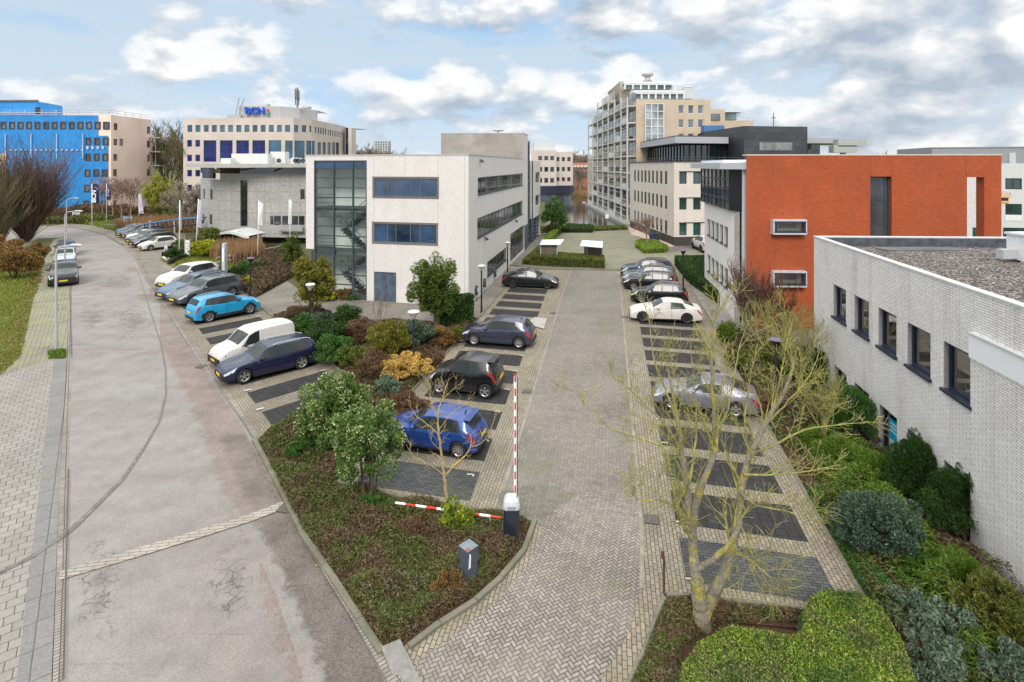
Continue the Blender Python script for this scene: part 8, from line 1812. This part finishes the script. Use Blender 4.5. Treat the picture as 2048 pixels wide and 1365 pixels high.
# ================================================================ CAMERA, SKY, LIGHT
cam=bpy.data.cameras.new('camera'); co=bpy.data.objects.new('camera',cam); COL.objects.link(co)
cam.lens=36*F/2048; cam.sensor_width=36; cam.sensor_fit='HORIZONTAL'; cam.shift_y=(HZ-682.5)/2048; cam.clip_end=9000; cam.clip_start=.1
co.location=(0,0,H); co.rotation_euler=(pi/2,0,0); SC.camera=co
SE,SA=radians(38),radians(190)     # sun elevation, compass azimuth (from +Y clockwise)
w=bpy.data.worlds.new('World'); SC.world=w; w.use_nodes=True; nt=w.node_tree; bg=nt.nodes['Background']
sky=N(nt,'ShaderNodeTexSky',sky_type='NISHITA'); sky.sun_disc=False; sky.sun_elevation=SE; sky.sun_rotation=SA; sky.altitude=0; sky.air_density=1.0; sky.dust_density=1.0; sky.ozone_density=1.6
tc=N(nt,'ShaderNodeTexCoord').outputs['Generated']
def stretch(sz,off=(0,0,0)):
    m=N(nt,'ShaderNodeMapping'); m.inputs['Scale'].default_value=(1,1,sz); m.inputs['Location'].default_value=off; nt.links.new(tc,m.inputs[0]); return m.outputs[0]
def cl(off,scale,d=9,r=.56,sz=2.3,dist=.0):
    n=N(nt,'ShaderNodeTexNoise',ins={'Scale':scale,'Detail':d,'Roughness':r,'Distortion':dist}); nt.links.new(stretch(sz,off),n.inputs[0]); return n.outputs['Fac']
OFF=(5.3,2.2,0.9)
n0=cl(OFF,6.6,10,.53,1.9,.12); n1=cl((OFF[0]+.01,OFF[1]-.03,OFF[2]+.06),6.6,5,.5,1.9,.12)
big=cl((1.3,4.1,2.2),1.9,3,.5,1.5); n0b=mth(nt,'MULTIPLY_ADD',mth(nt,'SUBTRACT',big,.5),.3,n0)
mask=ramp(nt,n0b,[(.43,0.0),(.515,.8),(.60,1.0)])
soft=ramp(nt,cl((7,2,1),2.2,7,.55,4.5,.3),[(.28,0.0),(.5,.95)])
lit=mth(nt,'MULTIPLY_ADD',mth(nt,'SUBTRACT',n0,n1),4.6,.60)
den=mth(nt,'SUBTRACT',1.0,ramp(nt,n0b,[(.56,0.0),(.78,.40)])); lit=mth(nt,'MULTIPLY',lit,den)
ccol=ramp(nt,lit,[(.12,(3.0,3.5,4.15)),(.42,(4.1,4.5,5.0)),(.70,(5.3,5.5,5.75)),(.95,(6.8,6.8,6.8))])
blue=mixc(nt,.7,sky.outputs[0],(1.7,3.9,6.6))
thin=mixc(nt,soft,blue,(4.0,4.9,5.8))
# pale band of distant cloud low over the horizon
sx=N(nt,'ShaderNodeSeparateXYZ'); nt.links.new(tc,sx.inputs[0])
low=ramp(nt,sx.outputs[2],[(.0,.8),(.09,.4),(.22,0.0)])
thin=mixc(nt,low,thin,(4.9,5.5,6.1))
fin=mixc(nt,mask,thin,ccol)
zen=ramp(nt,sx.outputs[2],[(.30,(.3333,.3333,.3333)),(.45,(.62,.56,.50)),(.75,(1.0,.9,.8))])       # sky above the frame brightened and warmed to light walls, like an overcast zenith
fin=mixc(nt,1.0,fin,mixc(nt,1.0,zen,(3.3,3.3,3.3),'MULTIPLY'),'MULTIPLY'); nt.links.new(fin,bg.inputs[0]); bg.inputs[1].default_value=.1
sun=bpy.data.lights.new('sun','SUN'); so=bpy.data.objects.new('sun',sun); COL.objects.link(so)
sun.energy=1.8; sun.angle=radians(20); sun.color=(1,.93,.84)
dx,dy,dz=sin(SA)*cos(SE),cos(SA)*cos(SE),sin(SE)
so.rotation_euler=Vector((dx,dy,dz)).to_track_quat('Z','Y').to_euler(); so.location=(0,0,60)
SC.view_settings.view_transform='Standard'; SC.view_settings.look='None'; SC.view_settings.exposure=0.43; SC.view_settings.gamma=1.0
SC.cycles.max_bounces=6; SC.cycles.transparent_max_bounces=12; SC.cycles.use_denoising=True
